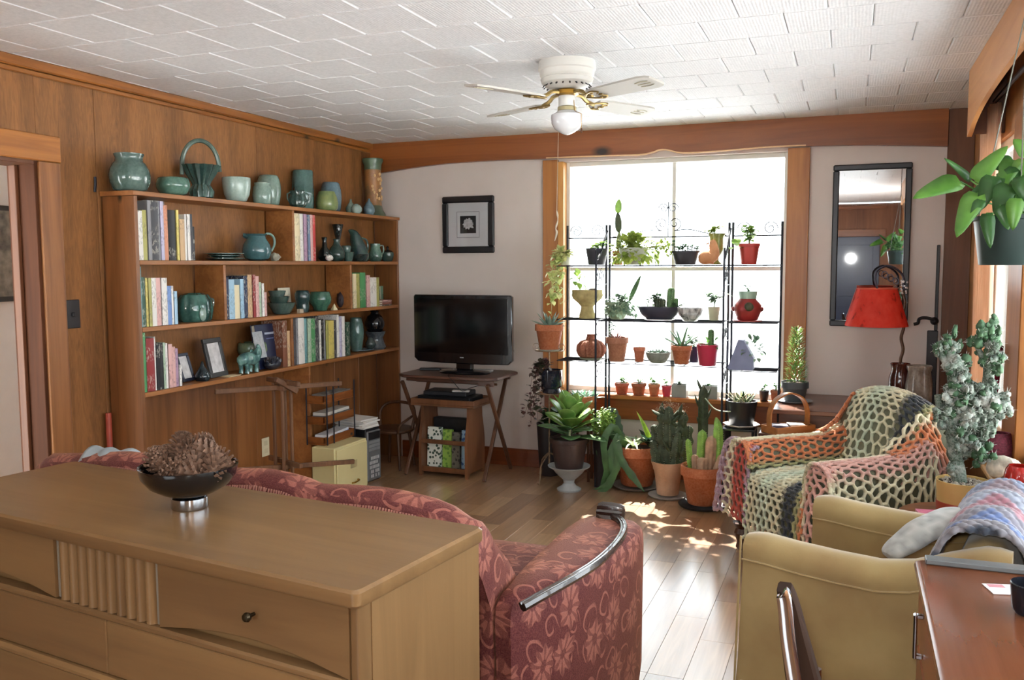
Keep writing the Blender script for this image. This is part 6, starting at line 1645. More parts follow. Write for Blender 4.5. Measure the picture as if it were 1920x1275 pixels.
def cactus(t, x, y, z, r, h, m, ribs=7, lean=(0, 0), spines=True, q=random.Random(1), lump=0):
    n = 30 if lump else 14; mb = MB(); rings = []
    for i in range(n + 1):
        u = i / n; rr = r * (min(1, .75 + u * 1.5) if u < .2 else 1) * (math.sqrt(max(0, 1 - ((u - .8) / .2) ** 2)) if u > .8 else 1) + .0004
        rr *= 1 + lump * (.5 * math.sin(u * h / .011) + .5 * math.sin(u * h / .019 + x * 300))
        rings.append([(x + lean[0] * u + rr * (1 + (.16 + lump * .6) * math.cos(ribs * 2 * PI * j / 28)) * math.cos(2 * PI * j / 28), y + lean[1] * u + rr * (1 + .16 * math.cos(ribs * 2 * PI * j / 28)) * math.sin(2 * PI * j / 28), z + h * u) for j in range(28)])
    mb.loft(rings); obj('cactus_stem', mb, m, t, smooth=60)
    if spines:
        sb = MB()
        for j in range(ribs):
            a = 2 * PI * j / ribs
            for i in range(1, int(h / .014)):
                u = i * .014 / h
                if u > .95: break
                rr = r * 1.16 * (math.sqrt(max(0, 1 - ((u - .8) / .2) ** 2)) if u > .8 else 1)
                p = Vector((x + lean[0] * u + rr * math.cos(a), y + lean[1] * u + rr * math.sin(a), z + h * u))
                for _ in range(2): sb.tube([p, p + dirv(a + q.uniform(-.8, .8), q.uniform(-.3, .8)) * .008], [.0006, .0002], 3)
        obj('spines', sb, M_SPN, t, kind='stuff')
def pad(t, c, w_, h_, th, tilt, yaw, m):
    M = Matrix.Rotation(yaw, 4, 'Z') @ Matrix.Rotation(tilt, 4, 'Y')
    mb = MB(); rings = []
    for i in range(11):
        u = i / 10; wv = math.sin(PI * (u ** .8 * .96 + .02)) ** .6
        rings.append([M @ Vector((w_ / 2 * wv * math.cos(2 * PI * j / 16), th / 2 * wv * math.sin(2 * PI * j / 16), h_ * u)) + Vector(c) for j in range(16)])
    mb.loft(rings); obj('cactus_pad', mb, m, t, smooth=60)
def agave(t, z, n, L, w_, th, q, m, e0=.2, e1=1.2, bend=.3, nm='leaf', flat=False, c=(0, 0)):
    for i in range(n):
        a = 2.39996 * i + q.uniform(-.2, .2); e = e0 + (e1 - e0) * i / n
        mb = MB(); d = dirv(a, e); b = Vector((c[0] + math.cos(a) * .006, c[1] + math.sin(a) * .006, z - .003))
        l_ = L * q.uniform(.8, 1.1) * (1 - .25 * i / n)
        if flat: mb.leaf(b, d, (0, 0, 1), l_, w_, bend, 6, .35, lambda u: (1 - u) ** .6 * (.55 + .45 * min(1, u * 6)))
        else: mb.fleshy(b, d, (0, 0, 1), l_, w_, th, bend, 5, 6, lambda u: (1 - u) ** .55 * (.7 + .3 * min(1, u * 4)))
        obj(nm, mb, m, t, smooth=60)
q = random.Random(21)
YM = 5.55
# top shelf, left to right
b, k, r, h = at_px(1098, 1140, 463, 494, 5.58, SH[0] + .0005)
t, z = planter('potted_seedling', 'small black pot of seedlings on the top shelf of the left rack', b, r, h, 'plain', plain('#33343f', .4, name='slate_pot'))
mb = MB(); stemmy(mb, (0, 0, z), 4, 16 * k, 14 * k, q, ls=11 * k, per=3, lw=.7); foliage(t, mb, L_LT)
b, k, r, h = at_px(1160, 1215, 462, 494, 5.56, SH[0] + .0005)
t, z = planter('trailing_plant', 'bushy pale green trailing plant on the top shelf of the middle rack, left end', b, r, h, 'bowl', plain('#b5b8b0', .4, name='pale_pot'))
mb = MB(); bushy(mb, (2 * k, 0, z - 8 * k), 46 * k, 36 * k, 34 * k, 620, 12 * k, q, .75, .3); foliage(t, mb, L_YG)
mb = MB()
for i in range(3):
    pts = catmull([(20 * k, -.01, z), (45 * k, -.03, z + 4 * k), (60 * k, -.03, z - 6 * k + 10 * k * i), (68 * k, -.03, z - 18 * k + 9 * k * i)], 9); mb.tube(pts, .0012, 4)
    for p in pts[3:]: bushy(mb, p, 5 * k, 5 * k, 5 * k, 4, 8 * k, q, .8)
foliage(t, mb, L_YG, 'tendril')
b, k, r, h = at_px(1146, 1172, 468, 494, 5.655, SH[0] + .0005)
t, z = planter('prickly_pear', 'prickly pear with two stacked pads at the back of the top shelf', b, r * .85, h, 'terra', M_TER)
pad(t, (0, 0, z), 10 * k, 38 * k, 5 * k, .05, .3, plain('#68734a', .6, var=.2, name='old_pad')); pad(t, (1 * k, 0, z + 36 * k), 13 * k, 38 * k, 5 * k, -.06, .2, M_CACD); pad(t, (-1 * k, 0, z + 72 * k), 13 * k, 26 * k, 4.5 * k, .08, .4, M_CACL)
b, k, r, h = at_px(1258, 1312, 470, 496, 5.55, SH[0] + .0005)
t, z = planter('succulent_tray', 'oval black planter of little succulents on the top shelf', b, r, h, 'rim', M_BLKP, sq=(1, .6))
mb = MB(); 
for i in range(6): stemmy(mb, ((-20 + 8 * i) * k, q.uniform(-6, 6) * k, z), 2, q.uniform(12, 26) * k, 6 * k, q, ls=7 * k, per=4)
foliage(t, mb, L_DK)
b, k, r, h = at_px(1308, 1345, 460, 497, 5.52, SH[0] + .003)
t = thing('bird_pot', 'terracotta pot shaped like a sitting bird on the top shelf', 'pot', b)
obj('body', MB().tube(catmull([(-17 * k, 0, 15 * k), (-10 * k, 0, 13 * k), (0, 0, 13 * k), (10 * k, 0, 16 * k), (12 * k, 0, 26 * k), (9 * k, 0, 38 * k), (4 * k, 0, 42 * k)], 22), [k * a for a in (2, 6, 9.5, 11.5, 12.6, 13, 13.2, 13.2, 13, 12.8, 12.4, 11.8, 11, 10.2, 9.4, 8.8, 8.2, 7.8, 7.6, 7.4, 6.6, 5, 2)], 16), terram('#d09a70', '#b57c52'), t)
obj('foot', MB().lathe([(11 * k, 0), (12 * k, 2 * k), (9 * k, 5 * k)], 20), terram('#d09a70', '#b57c52'), t)
obj('beak', MB().loft([[(2 * k, -2 * k, 37 * k), (2 * k, 2 * k, 37 * k), (2 * k, 0, 41 * k)], [(-5 * k, -.3 * k, 36.5 * k), (-5 * k, .3 * k, 36.5 * k), (-5 * k, 0, 37.2 * k)]]), terram('#d09a70', '#b57c52'), t)
b, k, r, h = at_px(1327, 1359, 436, 494, 5.61, SH[0] + .0005)
t, z = planter('urn_plant', 'olive green footed urn with thin stems on the top shelf', b, r, h, [(.55, 0), (.6, .04), (.3, .12), (.28, .25), (.7, .38), (.85, .5), (.82, .85), (1, .96), (1, 1)], glaze('#8a8f4e', '#5f6a34', .25))
mb = MB(); mb.tube([(-4 * k, 0, z), (-14 * k, 0, z + 60 * k)], [.0016, .0006], 4); mb.tube([(-2 * k, 0, z), (-8 * k, -.01, z + 70 * k)], [.0014, .0005], 4); stemmy(mb, (-6 * k, 0, z), 4, 22 * k, 16 * k, q, ls=9 * k, per=3, lw=.7); foliage(t, mb, L_YG)
b, k, r, h = at_px(1384, 1424, 458, 497, 5.55, SH[0] + .0005)
t, z = planter('potted_seedling', 'square looking red pot on the top shelf of the right rack', b, r, h, 'rim', plain('#b03c34', .4, var=.08, name='red_plastic'))
mb = MB(); stemmy(mb, (0, 0, z), 5, 42 * k, 16 * k, q, ls=11 * k, per=5, lw=.6); bushy(mb, (-22 * k, -8 * k, z - 4 * k), 9 * k, 6 * k, 9 * k, 9, 15 * k, q, .9); foliage(t, mb, L_LT)
# second shelf
b, k, r, h = at_px(1072, 1130, 541, 594, 5.56, SH[1] + .0005)
t, z = planter('stone_urn', 'sandy stone urn planter on the second shelf of the left rack', b, r, h, [(.52, 0), (.53, .1), (.42, .3), (.40, .42), (.62, .55), (.92, .7), (1, .82), (.97, .9), (1, 1)], plain('#a99a68', .85, var=.2, scale=40, bump=.3, name='cast_stone'), lob=lambda a, t_: 1 + (.05 * math.cos(10 * a) if .4 < t_ < .7 else 0))
obj('rock', MB().ball((10 * k, 0, z + 2 * k), (9 * k, 7 * k, 7 * k), 10, 7), plain('#4a443a', .8), t)
mb = MB(); mb.tube(catmull([(-12 * k, 0, z), (-16 * k, 0, z + 12 * k), (-14 * k, 0, z + 34 * k)], 8), .003, 6); bushy(mb, (-17 * k, 0, z + 22 * k), 9 * k, 7 * k, 12 * k, 14, 15 * k, q, .8); mb.tube([(2 * k, 0, z), (28 * k, 0, z + 22 * k)], .0018, 5); foliage(t, mb, L_LT)
b, k, r, h = at_px(1135, 1180, 562, 594, 5.53, SH[1] + .0005)
t, z = planter('mossy_basket', 'fuzzy pale green planted bowl on the second shelf with one long cactus pad', b, r, h, 'bowl', plain('#94a68a', .8, var=.25, scale=60, name='mossy_clay'))
mb = MB(); bushy(mb, (8 * k, -2 * k, z - 10 * k), 32 * k, 26 * k, 24 * k, 420, 10 * k, q, .6, .5); foliage(t, mb, L_GREY)
pad(t, (22 * k, 0, z + 4 * k), 9 * k, 52 * k, 4 * k, .42, .1, M_CAC)
mb = MB(); mb.tube([(-6 * k, 0, z), (-8 * k, 0, z + 36 * k)], [.002, .0008], 5); obj('stalk', mb, L_DK, t)
b, k, r, h = at_px(1196, 1276, 566, 591, 5.52, SH[1] + .0005)
t, z = planter('cactus_trough', 'long dark boat shaped planter of cacti on the second shelf', b, r, h, 'bowl', plain('#2b2c3a', .4, name='dark_ceramic'), sq=(1, .5))
obj('saucer', MB().lathe([(r * .62, -.0), (r * .7, .002), (r * .72, .006), (r * .6, .004)], 26, sq=(1, .55)), plain('#d9d9d6', .3), t)
cactus(t, 1 * k, 0, z - .004, 9.5 * k, 19 * k, M_CACD, 9, q=q); cactus(t, 20 * k, 0, z - .004, 6 * k, 40 * k, M_CAC, 6, (2 * k, 0), q=q); cactus(t, 30 * k, 4 * k, z - .004, 4 * k, 20 * k, M_CAC, 6, q=q)
mb = MB(); stemmy(mb, (-8 * k, 0, z), 5, 38 * k, 14 * k, q, .003, 9 * k, 5); stemmy(mb, (34 * k, 0, z), 3, 12 * k, 14 * k, q, ls=7 * k, per=3); stemmy(mb, (-22 * k, 0, z), 2, 24 * k, 8 * k, q, .002, 8 * k, 4); foliage(t, mb, L_DK)
b, k, r, h = at_px(1270, 1318, 574, 599, 5.47, SH[1] + .0005)
t, z = planter('bowl', 'white bowl with dark spots on the second shelf', b, r, h, 'bowl', glaze('#c9cbc8', '#4a4c4e', .25, 30, name='spotted_glaze'), soil=.55, cat='bowl', th=.07)
b, k, r, h = at_px(1327, 1350, 567, 592, 5.60, SH[1] + .0005)
t, z = planter('potted_succulent', 'small pale pot with a leafy succulent on the second shelf, right end', b, r, h, 'plain', plain('#b9b59c', .5, name='buff_pot'))
mb = MB(); mb.tube([(0, 0, z), (2 * k, 0, z + 16 * k)], .004, 6); stemmy(mb, (1 * k, 0, z + 6 * k), 8, 26 * k, 16 * k, q, .002, 13 * k, 3, lw=.45); foliage(t, mb, L_GREY)
b, k, r, h = at_px(1375, 1428, 556, 598, 5.55, SH[1] + .008)
t, z = planter('strawberry_jar', 'red strawberry jar with a mint rim on a red saucer, second shelf right', b, r, h * 1.06, [(.66, 0), (.72, .04), (.95, .38), (1, .5), (.92, .66), (.62, .86), (.58, .9), (.6, 1)], plain('#8e2a28', .35, var=.12, name='oxblood_glaze'), th=.08)
obj('rim_collar', MB().lathe([(r * .585, h * .96), (r * .60, h * 1.0), (r * .66, h * 1.28), (r * .6, h * 1.28), (r * .5, h * 1.0)], 28), plain('#9dbbaa', .4, name='mint_rim'), t)
obj('pocket_lip', MB().ball((r * .18, -r * .9, h * .62), (r * .32, r * .2, h * .2), 14, 8), plain('#4a4a30', .5), t)
for s_ in (-1, 1): obj('pocket_lip', MB().ball((s_ * r * .95, -r * .15, h * .5), (r * .16, r * .2, h * .12), 10, 7), plain('#7a2a26', .4), t)
obj('saucer', MB().lathe([(r * .8, -.0075), (r * 1.0, -.006), (r * 1.05, .002), (r * .98, .002), (r * .7, -.004)], 28), plain('#9a332e', .35), t)
mb = MB(); stemmy(mb, (0, 0, h * 1.25), 3, 14 * k, 8 * k, q, ls=6 * k, per=3); foliage(t, mb, L_DK)
# third shelf
b, k, r, h = at_px(1083, 1133, 645, 690, 5.56, SH[2] + .006)
pumpk = MB().lathe([(a * r, b_ * h) for a, b_ in [(.6, 0), (.85, .1), (1, .32), (.95, .55), (.7, .72), (.36, .8), (.3, .95), (.34, 1), (.26, .98), (.2, .8), (.5, .5), (.01, .2)]], 64, lob=lambda a, t_: 1 + .14 * abs(math.sin(7 * a)) * (1 if .05 < t_ < .5 else .2))
t = thing('ribbed_vase', 'brown ribbed gourd vase on a pale dish, third shelf of the left rack', 'vase', b)
obj('body', pumpk, terram('#9a5c48', '#74402f'), t)
obj('dish', MB().lathe([(r * .6, -.006), (r * .8, -.004), (r * .9, .008), (r * .84, .008), (r * .5, -.002)], 28), plain('#8d8f80', .5), t)
b, k, r, h = at_px(1136, 1178, 647, 692, 5.50, SH[2] + .0005)
t, z = planter('potted_succulent', 'weathered terracotta pot with a pinkish succulent, third shelf left', b, r, h, 'terra', terram('#a86f52', '#8a5a48'))
agave(t, z, 7, 24 * k, 5 * k, 3 * k, q, plain('#b08078', .6, var=.2, name='pink_leaf'), .4, 1.3, .3)
mb = MB(); stemmy(mb, (-14 * k, 2 * k, z), 2, 46 * k, 8 * k, q, .002, 8 * k, 6); foliage(t, mb, L_GREY)
b, k, r, h = at_px(1187, 1210, 661, 688, 5.52, SH[2] + .0005)
t, z = planter('potted_seedling', 'tiny terracotta pot with a single sprout on the third shelf', b, r, h, 'terra', terram('#bf7258', '#a3583f'))
mb = MB(); mb.tube([(0, 0, z), (1 * k, 0, z + 14 * k)], .0014, 4); bushy(mb, (1 * k, 0, z + 12 * k), 3 * k, 3 * k, 3 * k, 4, 6 * k, q); foliage(t, mb, L_GR)
b, k, r, h = at_px(1210, 1257, 673, 693, 5.50, SH[2] + .0005)
t, z = planter('succulent_bowl', 'grey stone bowl of succulents on the third shelf', b, r, h, 'bowl', plain('#7e857c', .7, var=.25, scale=50, name='grey_stone'))
for i, (x, s_) in enumerate(((-10, 10), (2, 13), (13, 9))): agave(t, z, 10, s_ * k * 1.2, 6 * k, 3.5 * k, q, plain('#6f8a78', .55, var=.25, name='sage_succulent'), .1, 1.3, .2, c=(x * k, q.uniform(-4, 4) * k))
b, k, r, h = at_px(1258, 1297, 661, 695, 5.49, SH[2] + .0005)
t, z = planter('aloe', 'terracotta pot with a spiky aloe on the third shelf', b, r, h, 'terra', M_TER)
agave(t, z, 13, 62 * k, 7 * k, 4 * k, q, plain('#6c8f70', .5, var=.2, name='aloe_leaf'), .35, 1.35, .25)
b, k, r, h = at_px(1290, 1312, 655, 684, 5.60, SH[2] + .0005)
t, z = planter('potted_plant', 'dark blue pot behind the aloe on the third shelf', b, r, h, 'plain', plain('#3b3f66', .35, name='cobalt_glaze'))
mb = MB(); stemmy(mb, (0, 0, z), 5, 26 * k, 16 * k, q, ls=10 * k, per=3); foliage(t, mb, L_DK)
b, k, r, h = at_px(1305, 1347, 658, 697, 5.46, SH[2] + .0005)
t, z = planter('potted_cactus', 'bright raspberry red pot with a small cactus on the third shelf', b, r, h, 'plain', plain('#b52f4c', .35, var=.05, name='raspberry_plastic'))
cactus(t, 6 * k, 0, z - .004, 5 * k, 34 * k, M_CAC, 6, q=q)
mb = MB(); bushy(mb, (2 * k, 0, z + 2 * k), 22 * k, 12 * k, 10 * k, 30, 12 * k, q, .5); foliage(t, mb, L_GR)
b, k, r, h = at_px(1366, 1412, 644, 700, 5.52, .7905)
t = thing('tilted_planter', 'blue grey slanted planter with a leafy succulent, third shelf of the right rack', 'plant', b)
w_ = 46 * k
obj('pot', MB().prism([(-.5 * w_, .012), (-.42 * w_, 0), (.5 * w_, 0), (.52 * w_, .4 * h), (.12 * w_, .98 * h), (-.1 * w_, h)], -.045, .045, 'y'), plain('#8089a8', .6, var=.1, name='blue_grey_clay'), t)
mb = MB(); bushy(mb, (22 * k, 0, 34 * k), 20 * k, 14 * k, 26 * k, 60, 13 * k, q, .6); foliage(t, mb, L_GREY)
# the long trailing vine at the left of the racks
b = Vector((-1.78, 5.56, SH[0] + .0005)); k = MPP(b)
t, z = planter('trailing_vine', 'variegated pale vine hanging down the left rack by the window casing', b, 10 * k, 16 * k, 'plain', plain('#c9c8bc', .5))
vb = MB()
for i in range(6):
    x0 = -3 + i * 2.5
    pts = catmull([(x0 * k, -.02, z), ((x0 - 8) * k, -.05, z + 8 * k), ((x0 - 14 + q.uniform(-6, 8)) * k, -.075, z - 26 * k), ((x0 - 18 + q.uniform(-14, 14)) * k, -.08, z - 60 * k - q.uniform(0, 50) * k)], 12)
    vb.tube(pts, .0013, 4)
    for p in pts[1:]:
        for _ in range(3): bushy(vb, p, 4 * k, 4 * k, 4 * k, 1, 15 * k, q, .6, .3)
foliage(t, vb, leafm('#dcd9a0', '#9fb060'))
# sill pots
ZSL = WZ0
for i, (u0, u1, vt, vb_, m, lbl, st_) in enumerate(((1152, 1180, 716, 737, terram('#b9604a', '#9a4a3a'), 'small red clay pot first from the left on the window sill', 'terra'), (1183, 1212, 717, 739, terram('#b5674a', '#97503a'), 'small clay pot second from the left on the window sill', 'terra'), (1215, 1238, 718, 740, terram('#c08060', '#a36548'), 'paler clay pot third from the left on the window sill', 'terra'), (1240, 1259, 721, 741, plain('#b5364a', .4, name='crimson_pot'), 'crimson pot fourth on the window sill', 'rim'), (1423, 1442, 728, 748, M_BLKP, 'small black pot at the right end of the window sill', 'plain'), (1444, 1464, 726, 748, terram('#b5704e', '#98583c'), 'clay pot at the far right end of the window sill', 'terra'))):
    b, k, r, h = at_px(u0, u1, vt, vb_, 5.785, ZSL)
    t, z = planter('sill_pot', lbl, b, r, h, st_, m)
    mb = MB(); stemmy(mb, (0, 0, z), 3, 16 * k, 9 * k, q, ls=8 * k, per=3); foliage(t, mb, L_GR)
for u0, u1, nm in ((1261, 1288, 'clear seedling tray on the window sill'), (1319, 1346, 'white rimmed seedling tray on the window sill')):
    b, k, r, h = at_px(u0, u1, 720, 744, 5.785, ZSL)
    t = thing('seedling_tray', nm, 'tray', b)
    obj('tray', MB().box((-r, -.035, 0), (r, .035, .002)).box((-r, -.035, .002), (r, -.032, h)).box((-r, .032, .002), (r, .035, h)).box((-r, -.032, .002), (-r + .003, .032, h)).box((r - .003, -.032, .002), (r, .032, h)), plain('#8d918c', .3), t)
    obj('soil', box((-r + .0035, -.0315, .0022), (r - .0035, .0315, h * .7)), M_SOIL, t)
    mb = MB(); stemmy(mb, (0, 0, h * .7), 6, 14 * k, 10 * k, q, ls=6 * k, per=3); foliage(t, mb, L_DK)

# ------------------------------------------------------------------ left of the racks: stand with pots
SX, SY = P(1030, 655, y=5.42).x, 5.42
kz = MPP((SX, SY, .9))
ps = thing('plant_stand', 'curly wire plant stand holding pots left of the window', 'stand', (SX, SY, 0))
M_WIRE = plain('#8f7a62', .4, .6, var=.3, scale=60, name='rusty_wire')
zr1 = P(1030, 657, y=SY).z; zr2 = P(1035, 737, y=SY).z
wobj('pole', MB().tube([(SX, SY, .10), (SX, SY, zr1)], .006, 8), M_WIRE, ps)
for zz in (zr1, zr2):
    wobj('ring', MB().tube([(SX + 26 * kz * math.cos(a), SY + 26 * kz * math.sin(a), zz) for a in [2 * PI * j / 28 for j in range(28)]], .0035, 6, closed=True), M_WIRE, ps)
    sb = MB()
    for j in range(4):
        a = j * PI / 2 + .4; sb.tube([(SX, SY, zz - .001), (SX + 26 * kz * math.cos(a), SY + 26 * kz * math.sin(a), zz - .001)], .003, 5)
    wobj('spokes', sb, M_WIRE, ps)
    for s_ in (-1, 1):
        sb = MB(); scroll(sb, (SX + s_ * 24 * kz, SY - .01, zz + 7 * kz), 9 * kz, -PI / 2, 1.3, s_, .002)
        wobj('curl', sb, M_WIRE, ps)
for j in range(3):
    a = j * 2 * PI / 3 + .3; dx, dy = math.cos(a), math.sin(a)
    wobj('leg', MB().tube(catmull([(SX, SY, .20), (SX + dx * .05, SY + dy * .05, .17), (SX + dx * .11, SY + dy * .11, .12), (SX + dx * .115, SY + dy * .115, .05), (SX + dx * .13, SY + dy * .13, .012), (SX + dx * .15, SY + dy * .15, .02)], 16), .005, 6), M_WIRE, ps)
b = Vector((SX, SY, zr1 + .004)); k = kz
t, z = planter('agave', 'terracotta pot with an agave high on the wire stand left of the window', b, 27 * k, 48 * k, 'terra', M_TER)
agave(t, z, 18, 38 * k, 10 * k, 5 * k, q, plain('#7f9484', .55, var=.25, name='agave_leaf'), .15, 1.35, .1)
obj('saucer', MB().lathe([(15 * k, -.0035), (19 * k, -.003), (22 * k, .006), (20 * k, .006), (14 * k, -.001)], 26), plain('#a9a89a', .6), t)
b = Vector((SX, SY - .02, zr2 + .004))
b.x = P(1035, 735, y=SY).x + .005
t, z = planter('trailing_plant', 'black ribbed pot with purple leaved trailing plant on the wire stand', b, 20 * k, 44 * k, [(.8, 0), (.9, .04), (.75, .2), (1, .34), (1, 1)], glaze('#1f2430', '#121218', .12), cat='plant')
vb = MB(); vl = MB()
for i in range(9):
    a = q.uniform(PI * .6, PI * 1.45); L = q.uniform(.5, 1.0)
    pts = catmull([(0, 0, z), (-18 * k, math.sin(a) * .04, z + 14 * k), (-36 * k * L, math.sin(a) * .07, z - 16 * k), ((-30 - 26 * L * q.random()) * k, math.sin(a) * .08, z - (40 + 60 * L) * k)], 11)
    vb.tube(pts, .0012, 4)
    for j, p in enumerate(pts[2:]):
        for _ in range(3): bushy(vl, p, 6 * k, 6 * k, 6 * k, 1, 10 * k, q, .85)
foliage(t, vb, plain('#5a4034', .7), 'vine'); foliage(t, vl, leafm('#6a4448', '#37402c'))
# terracotta succulent pot lower on a little stand, the dark tall pot
b, k, r, h = at_px(1065, 1119, 724, 766, 5.56, .40)
st2 = thing('stool', 'small dark plant stool under the wide succulent pot', 'stool', (b.x, b.y, 0))
obj('top', MB().lathe([(r * .75, .38), (r * .8, .385), (r * .8, .398), (r * .75, .3995), (.001, .3995)], 24), M_FOOT, st2)
for a in (.8, 2.4, 4, 5.6): obj('leg', MB().tube([(r * .7 * math.cos(a), r * .7 * math.sin(a), .381), (r * .75 * math.cos(a), r * .75 * math.sin(a), 0)], .01, 7), M_FOOT, st2)
t, z = planter('succulent_pot', 'wide terracotta pot of pale blue succulents left of the middle rack', b, r, h * 1.15, 'terra', M_TER)
for x, y in ((-12, 0), (8, -4), (0, 6), (18, 4)): agave(t, z, 12, 22 * k, 9 * k, 4 * k, q, plain('#93b3a0', .55, var=.2, name='blue_succulent'), .2, 1.35, .15, c=(x * k, y * k))
b, k, r, h = at_px(1008, 1052, 762, 818, 5.48, .30)
# broad-leaved plant on white pedestal
pb = P(1070, 916, z=0); PBx, PBy = pb.x, 5.27
k = MPP((PBx, PBy, .3))
pd = thing('pedestal', 'white footed pedestal dish on the floor under the broad leaved plant', 'pedestal', (PBx, PBy, 0))
ph = 47 * k
obj('dish', MB().lathe([(22 * k, 0), (23 * k, 3 * k), (14 * k, 8 * k), (10 * k, 14 * k), (11 * k, 20 * k), (18 * k, 26 * k), (26 * k, 34 * k), (30 * k, 40 * k), (39 * k, 45 * k), (40 * k, 47 * k), (36 * k, 47 * k), (27 * k, 42 * k), (.001, 41 * k)], 40), plain('#a3a8a8', .5, var=.15, name='white_ceramic'), pd)
t, z = planter('broad_leaf_plant', 'brown pot with a lush broad leaved plant on the white pedestal', (PBx, PBy, 42 * k), 37 * k, 58 * k, 'rim', plain('#40302c', .35, var=.1, name='brown_plastic'))
LG = leafm('#a3c46c', '#6f9c4a', .35, scale=9); LG2 = leafm('#82a872', '#557c4a', .35, scale=9)
obj('stem', MB().tube([(0, 0, z), (2 * k, 0, z + 26 * k), (0, 0, z + 46 * k)], [.008, .006, .004], 8), plain('#a9b58a', .6), t)
for i in range(26):
    a = 2.39996 * i + q.uniform(-.3, .3); lv = i / 26
    e = -.2 + 1.45 * lv; L = (62 - 14 * lv) * k * q.uniform(.85, 1.1)
    p = Vector((2 * k + math.cos(a) * 5 * k, math.sin(a) * 5 * k, z + (6 + 42 * lv) * k))
    mb = MB(); mb.leaf(p, dirv(a, e + .35), (0, 0, 1), L, L * .62, .35, 8, .13, lambda u: math.sin(PI * min(1, (u ** 1.25) * .96 + .02)) ** .6 if u > .18 else .12)
    o = obj('leaf', mb, LG if i > 7 else LG2, t, smooth=60)
    md = o.modifiers.new('thick', 'SOLIDIFY'); md.thickness = .002
# stubby jade-like neighbour behind it
b = Vector((P(1126, 800, y=5.40).x + .005, 5.43, .0)); k = MPP((b.x, b.y, .5))
t, z = planter('sedum', 'yellow green sedum in a tall dark pot behind the broad leaved plant', b, 19 * k, .34, 'plain', plain('#2c2527', .5, name='dark_pot'))
mb = MB(); mb2 = MB()
for i in range(34):
    a = q.uniform(0, 2 * PI); rr_2 = 17 * k * math.sqrt(q.random()); hh2 = q.uniform(30, 62) * k
    c = Vector((rr_2 * math.cos(a), rr_2 * math.sin(a), z)); tp2 = c * 1.25 + Vector((0, 0, hh2)); tp2.z = z + hh2
    mb2.tube([c, tp2], .0022, 5)
    for j in range(12): mb.fleshy(c.lerp(tp2, .35 + .65 * j / 12), dirv(2.4 * j, .6), (0, 0, 1), 9 * k, 5 * k, 3 * k, .2, 3, 5)
foliage(t, mb2, L_YG, 'stems'); foliage(t, mb, plain('#86a94e', .5, var=.25, name='sedum_leaf'))
b = Vector((P(1028, 790, y=5.60).x, 5.62, .0)); k = MPP((b.x, b.y, .4))
t, z = planter('tall_dark_pot', 'tall dark tapered pot with leafy stems behind the wire stand', b, 24 * k, .36, 'plain', plain('#221c1e', .45, name='dark_umber_pot'))
mb = MB(); stemmy(mb, (0, 0, z), 7, 40 * k, 34 * k, q, .002, 14 * k, 5, lw=.8); foliage(t, mb, L_DK)

# ------------------------------------------------------------------ floor pots before the racks
def strapleaf(t, pts, w_, m, th=.004, nm='leaf', flute=True):
    pts = catmull(pts, 18); mb = MB(); rings = []
    for i, p in enumerate(pts):
        tt = (pts[min(i + 1, 18)] - pts[max(i - 1, 0)]).normalized()
        sd = tt.cross(Vector((.2, -1, .1))).normalized(); nn = sd.cross(tt).normalized()
        f = min(1, .35 + i / 5) * (min(1, (18 - i) / 5 + .12)) * (1 + (.14 * math.sin(i * 2.1) if flute else 0))
        rings.append([p + sd * w_ / 2 * f, p + nn * th, p - sd * w_ / 2 * f, p - nn * th])
    mb.loft(rings); return obj(nm, mb, m, t, smooth=60)
# big terracotta with spider plant and bromeliad
pb = P(1195, 912, z=0); b = Vector((pb.x, 5.49, .022)); b.x = P(1194, 905, y=5.49).x; k = MPP(b)
t, z = planter('large_terracotta_pot', 'large terracotta pot with a pale spider plant and trailing strap cactus leaves', b, 44 * k, 74 * k, 'terra', M_TER)
obj('saucer', MB().lathe([(34 * k, -.021), (40 * k, -.018), (46 * k, -.002), (44 * k, -.002), (38 * k, -.014), (.001, -.014)], 34), plain('#8f8c86', .6), t)
M_STRAP = plain('#3a5c30', .45, var=.35, scale=16, name='strap_cactus'); M_STRAPD = plain('#27402a', .4, var=.3, scale=16, name='dark_strap')
def PXL(u, v, y): return P(u, v, y=y) - b
for pl_ in ([(1178, 838, 5.42), (1150, 800, 5.36), (1132, 830, 5.33), (1138, 880, 5.33), (1128, 915, 5.34), (1098, 922, 5.33)], [(1180, 838, 5.42), (1160, 822, 5.36), (1146, 850, 5.33), (1150, 888, 5.32), (1134, 918, 5.30), (1112, 926, 5.29)], [(1180, 836, 5.42), (1160, 830, 5.34), (1165, 862, 5.32), (1188, 896, 5.31), (1208, 922, 5.29)], [(1172, 838, 5.44), (1140, 812, 5.40), (1125, 842, 5.38), (1128, 880, 5.38)], [(1176, 838, 5.44), (1156, 820, 5.35), (1158, 868, 5.32), (1142, 905, 5.3), (1120, 916, 5.28)]):
    strapleaf(t, [PXL(*p) for p in pl_], 13 * k, M_STRAP)
for pl_ in ([(1166, 838, 5.46), (1158, 806, 5.46), (1150, 776, 5.46), (1134, 768, 5.45)], [(1168, 838, 5.48), (1160, 818, 5.46), (1148, 806, 5.44), (1138, 812, 5.44)]):
    strapleaf(t, [PXL(*p) for p in pl_], 20 * k, M_STRAPD)
for i in range(15):
    a = 2 * PI * i / 15 + q.uniform(-.2, .2); L = 58 * k * q.uniform(.7, 1.15)
    mb = MB(); mb.leaf((-4 * k, -6 * k, z), dirv(a, q.uniform(.85, 1.3)), (0, 0, 1), L, 7 * k, 1.3, 8, .3, lambda u: (1 - u) ** .5)
    obj('spider_leaf', mb, leafm('#d3dcb6', '#9db888'), t, smooth=60)
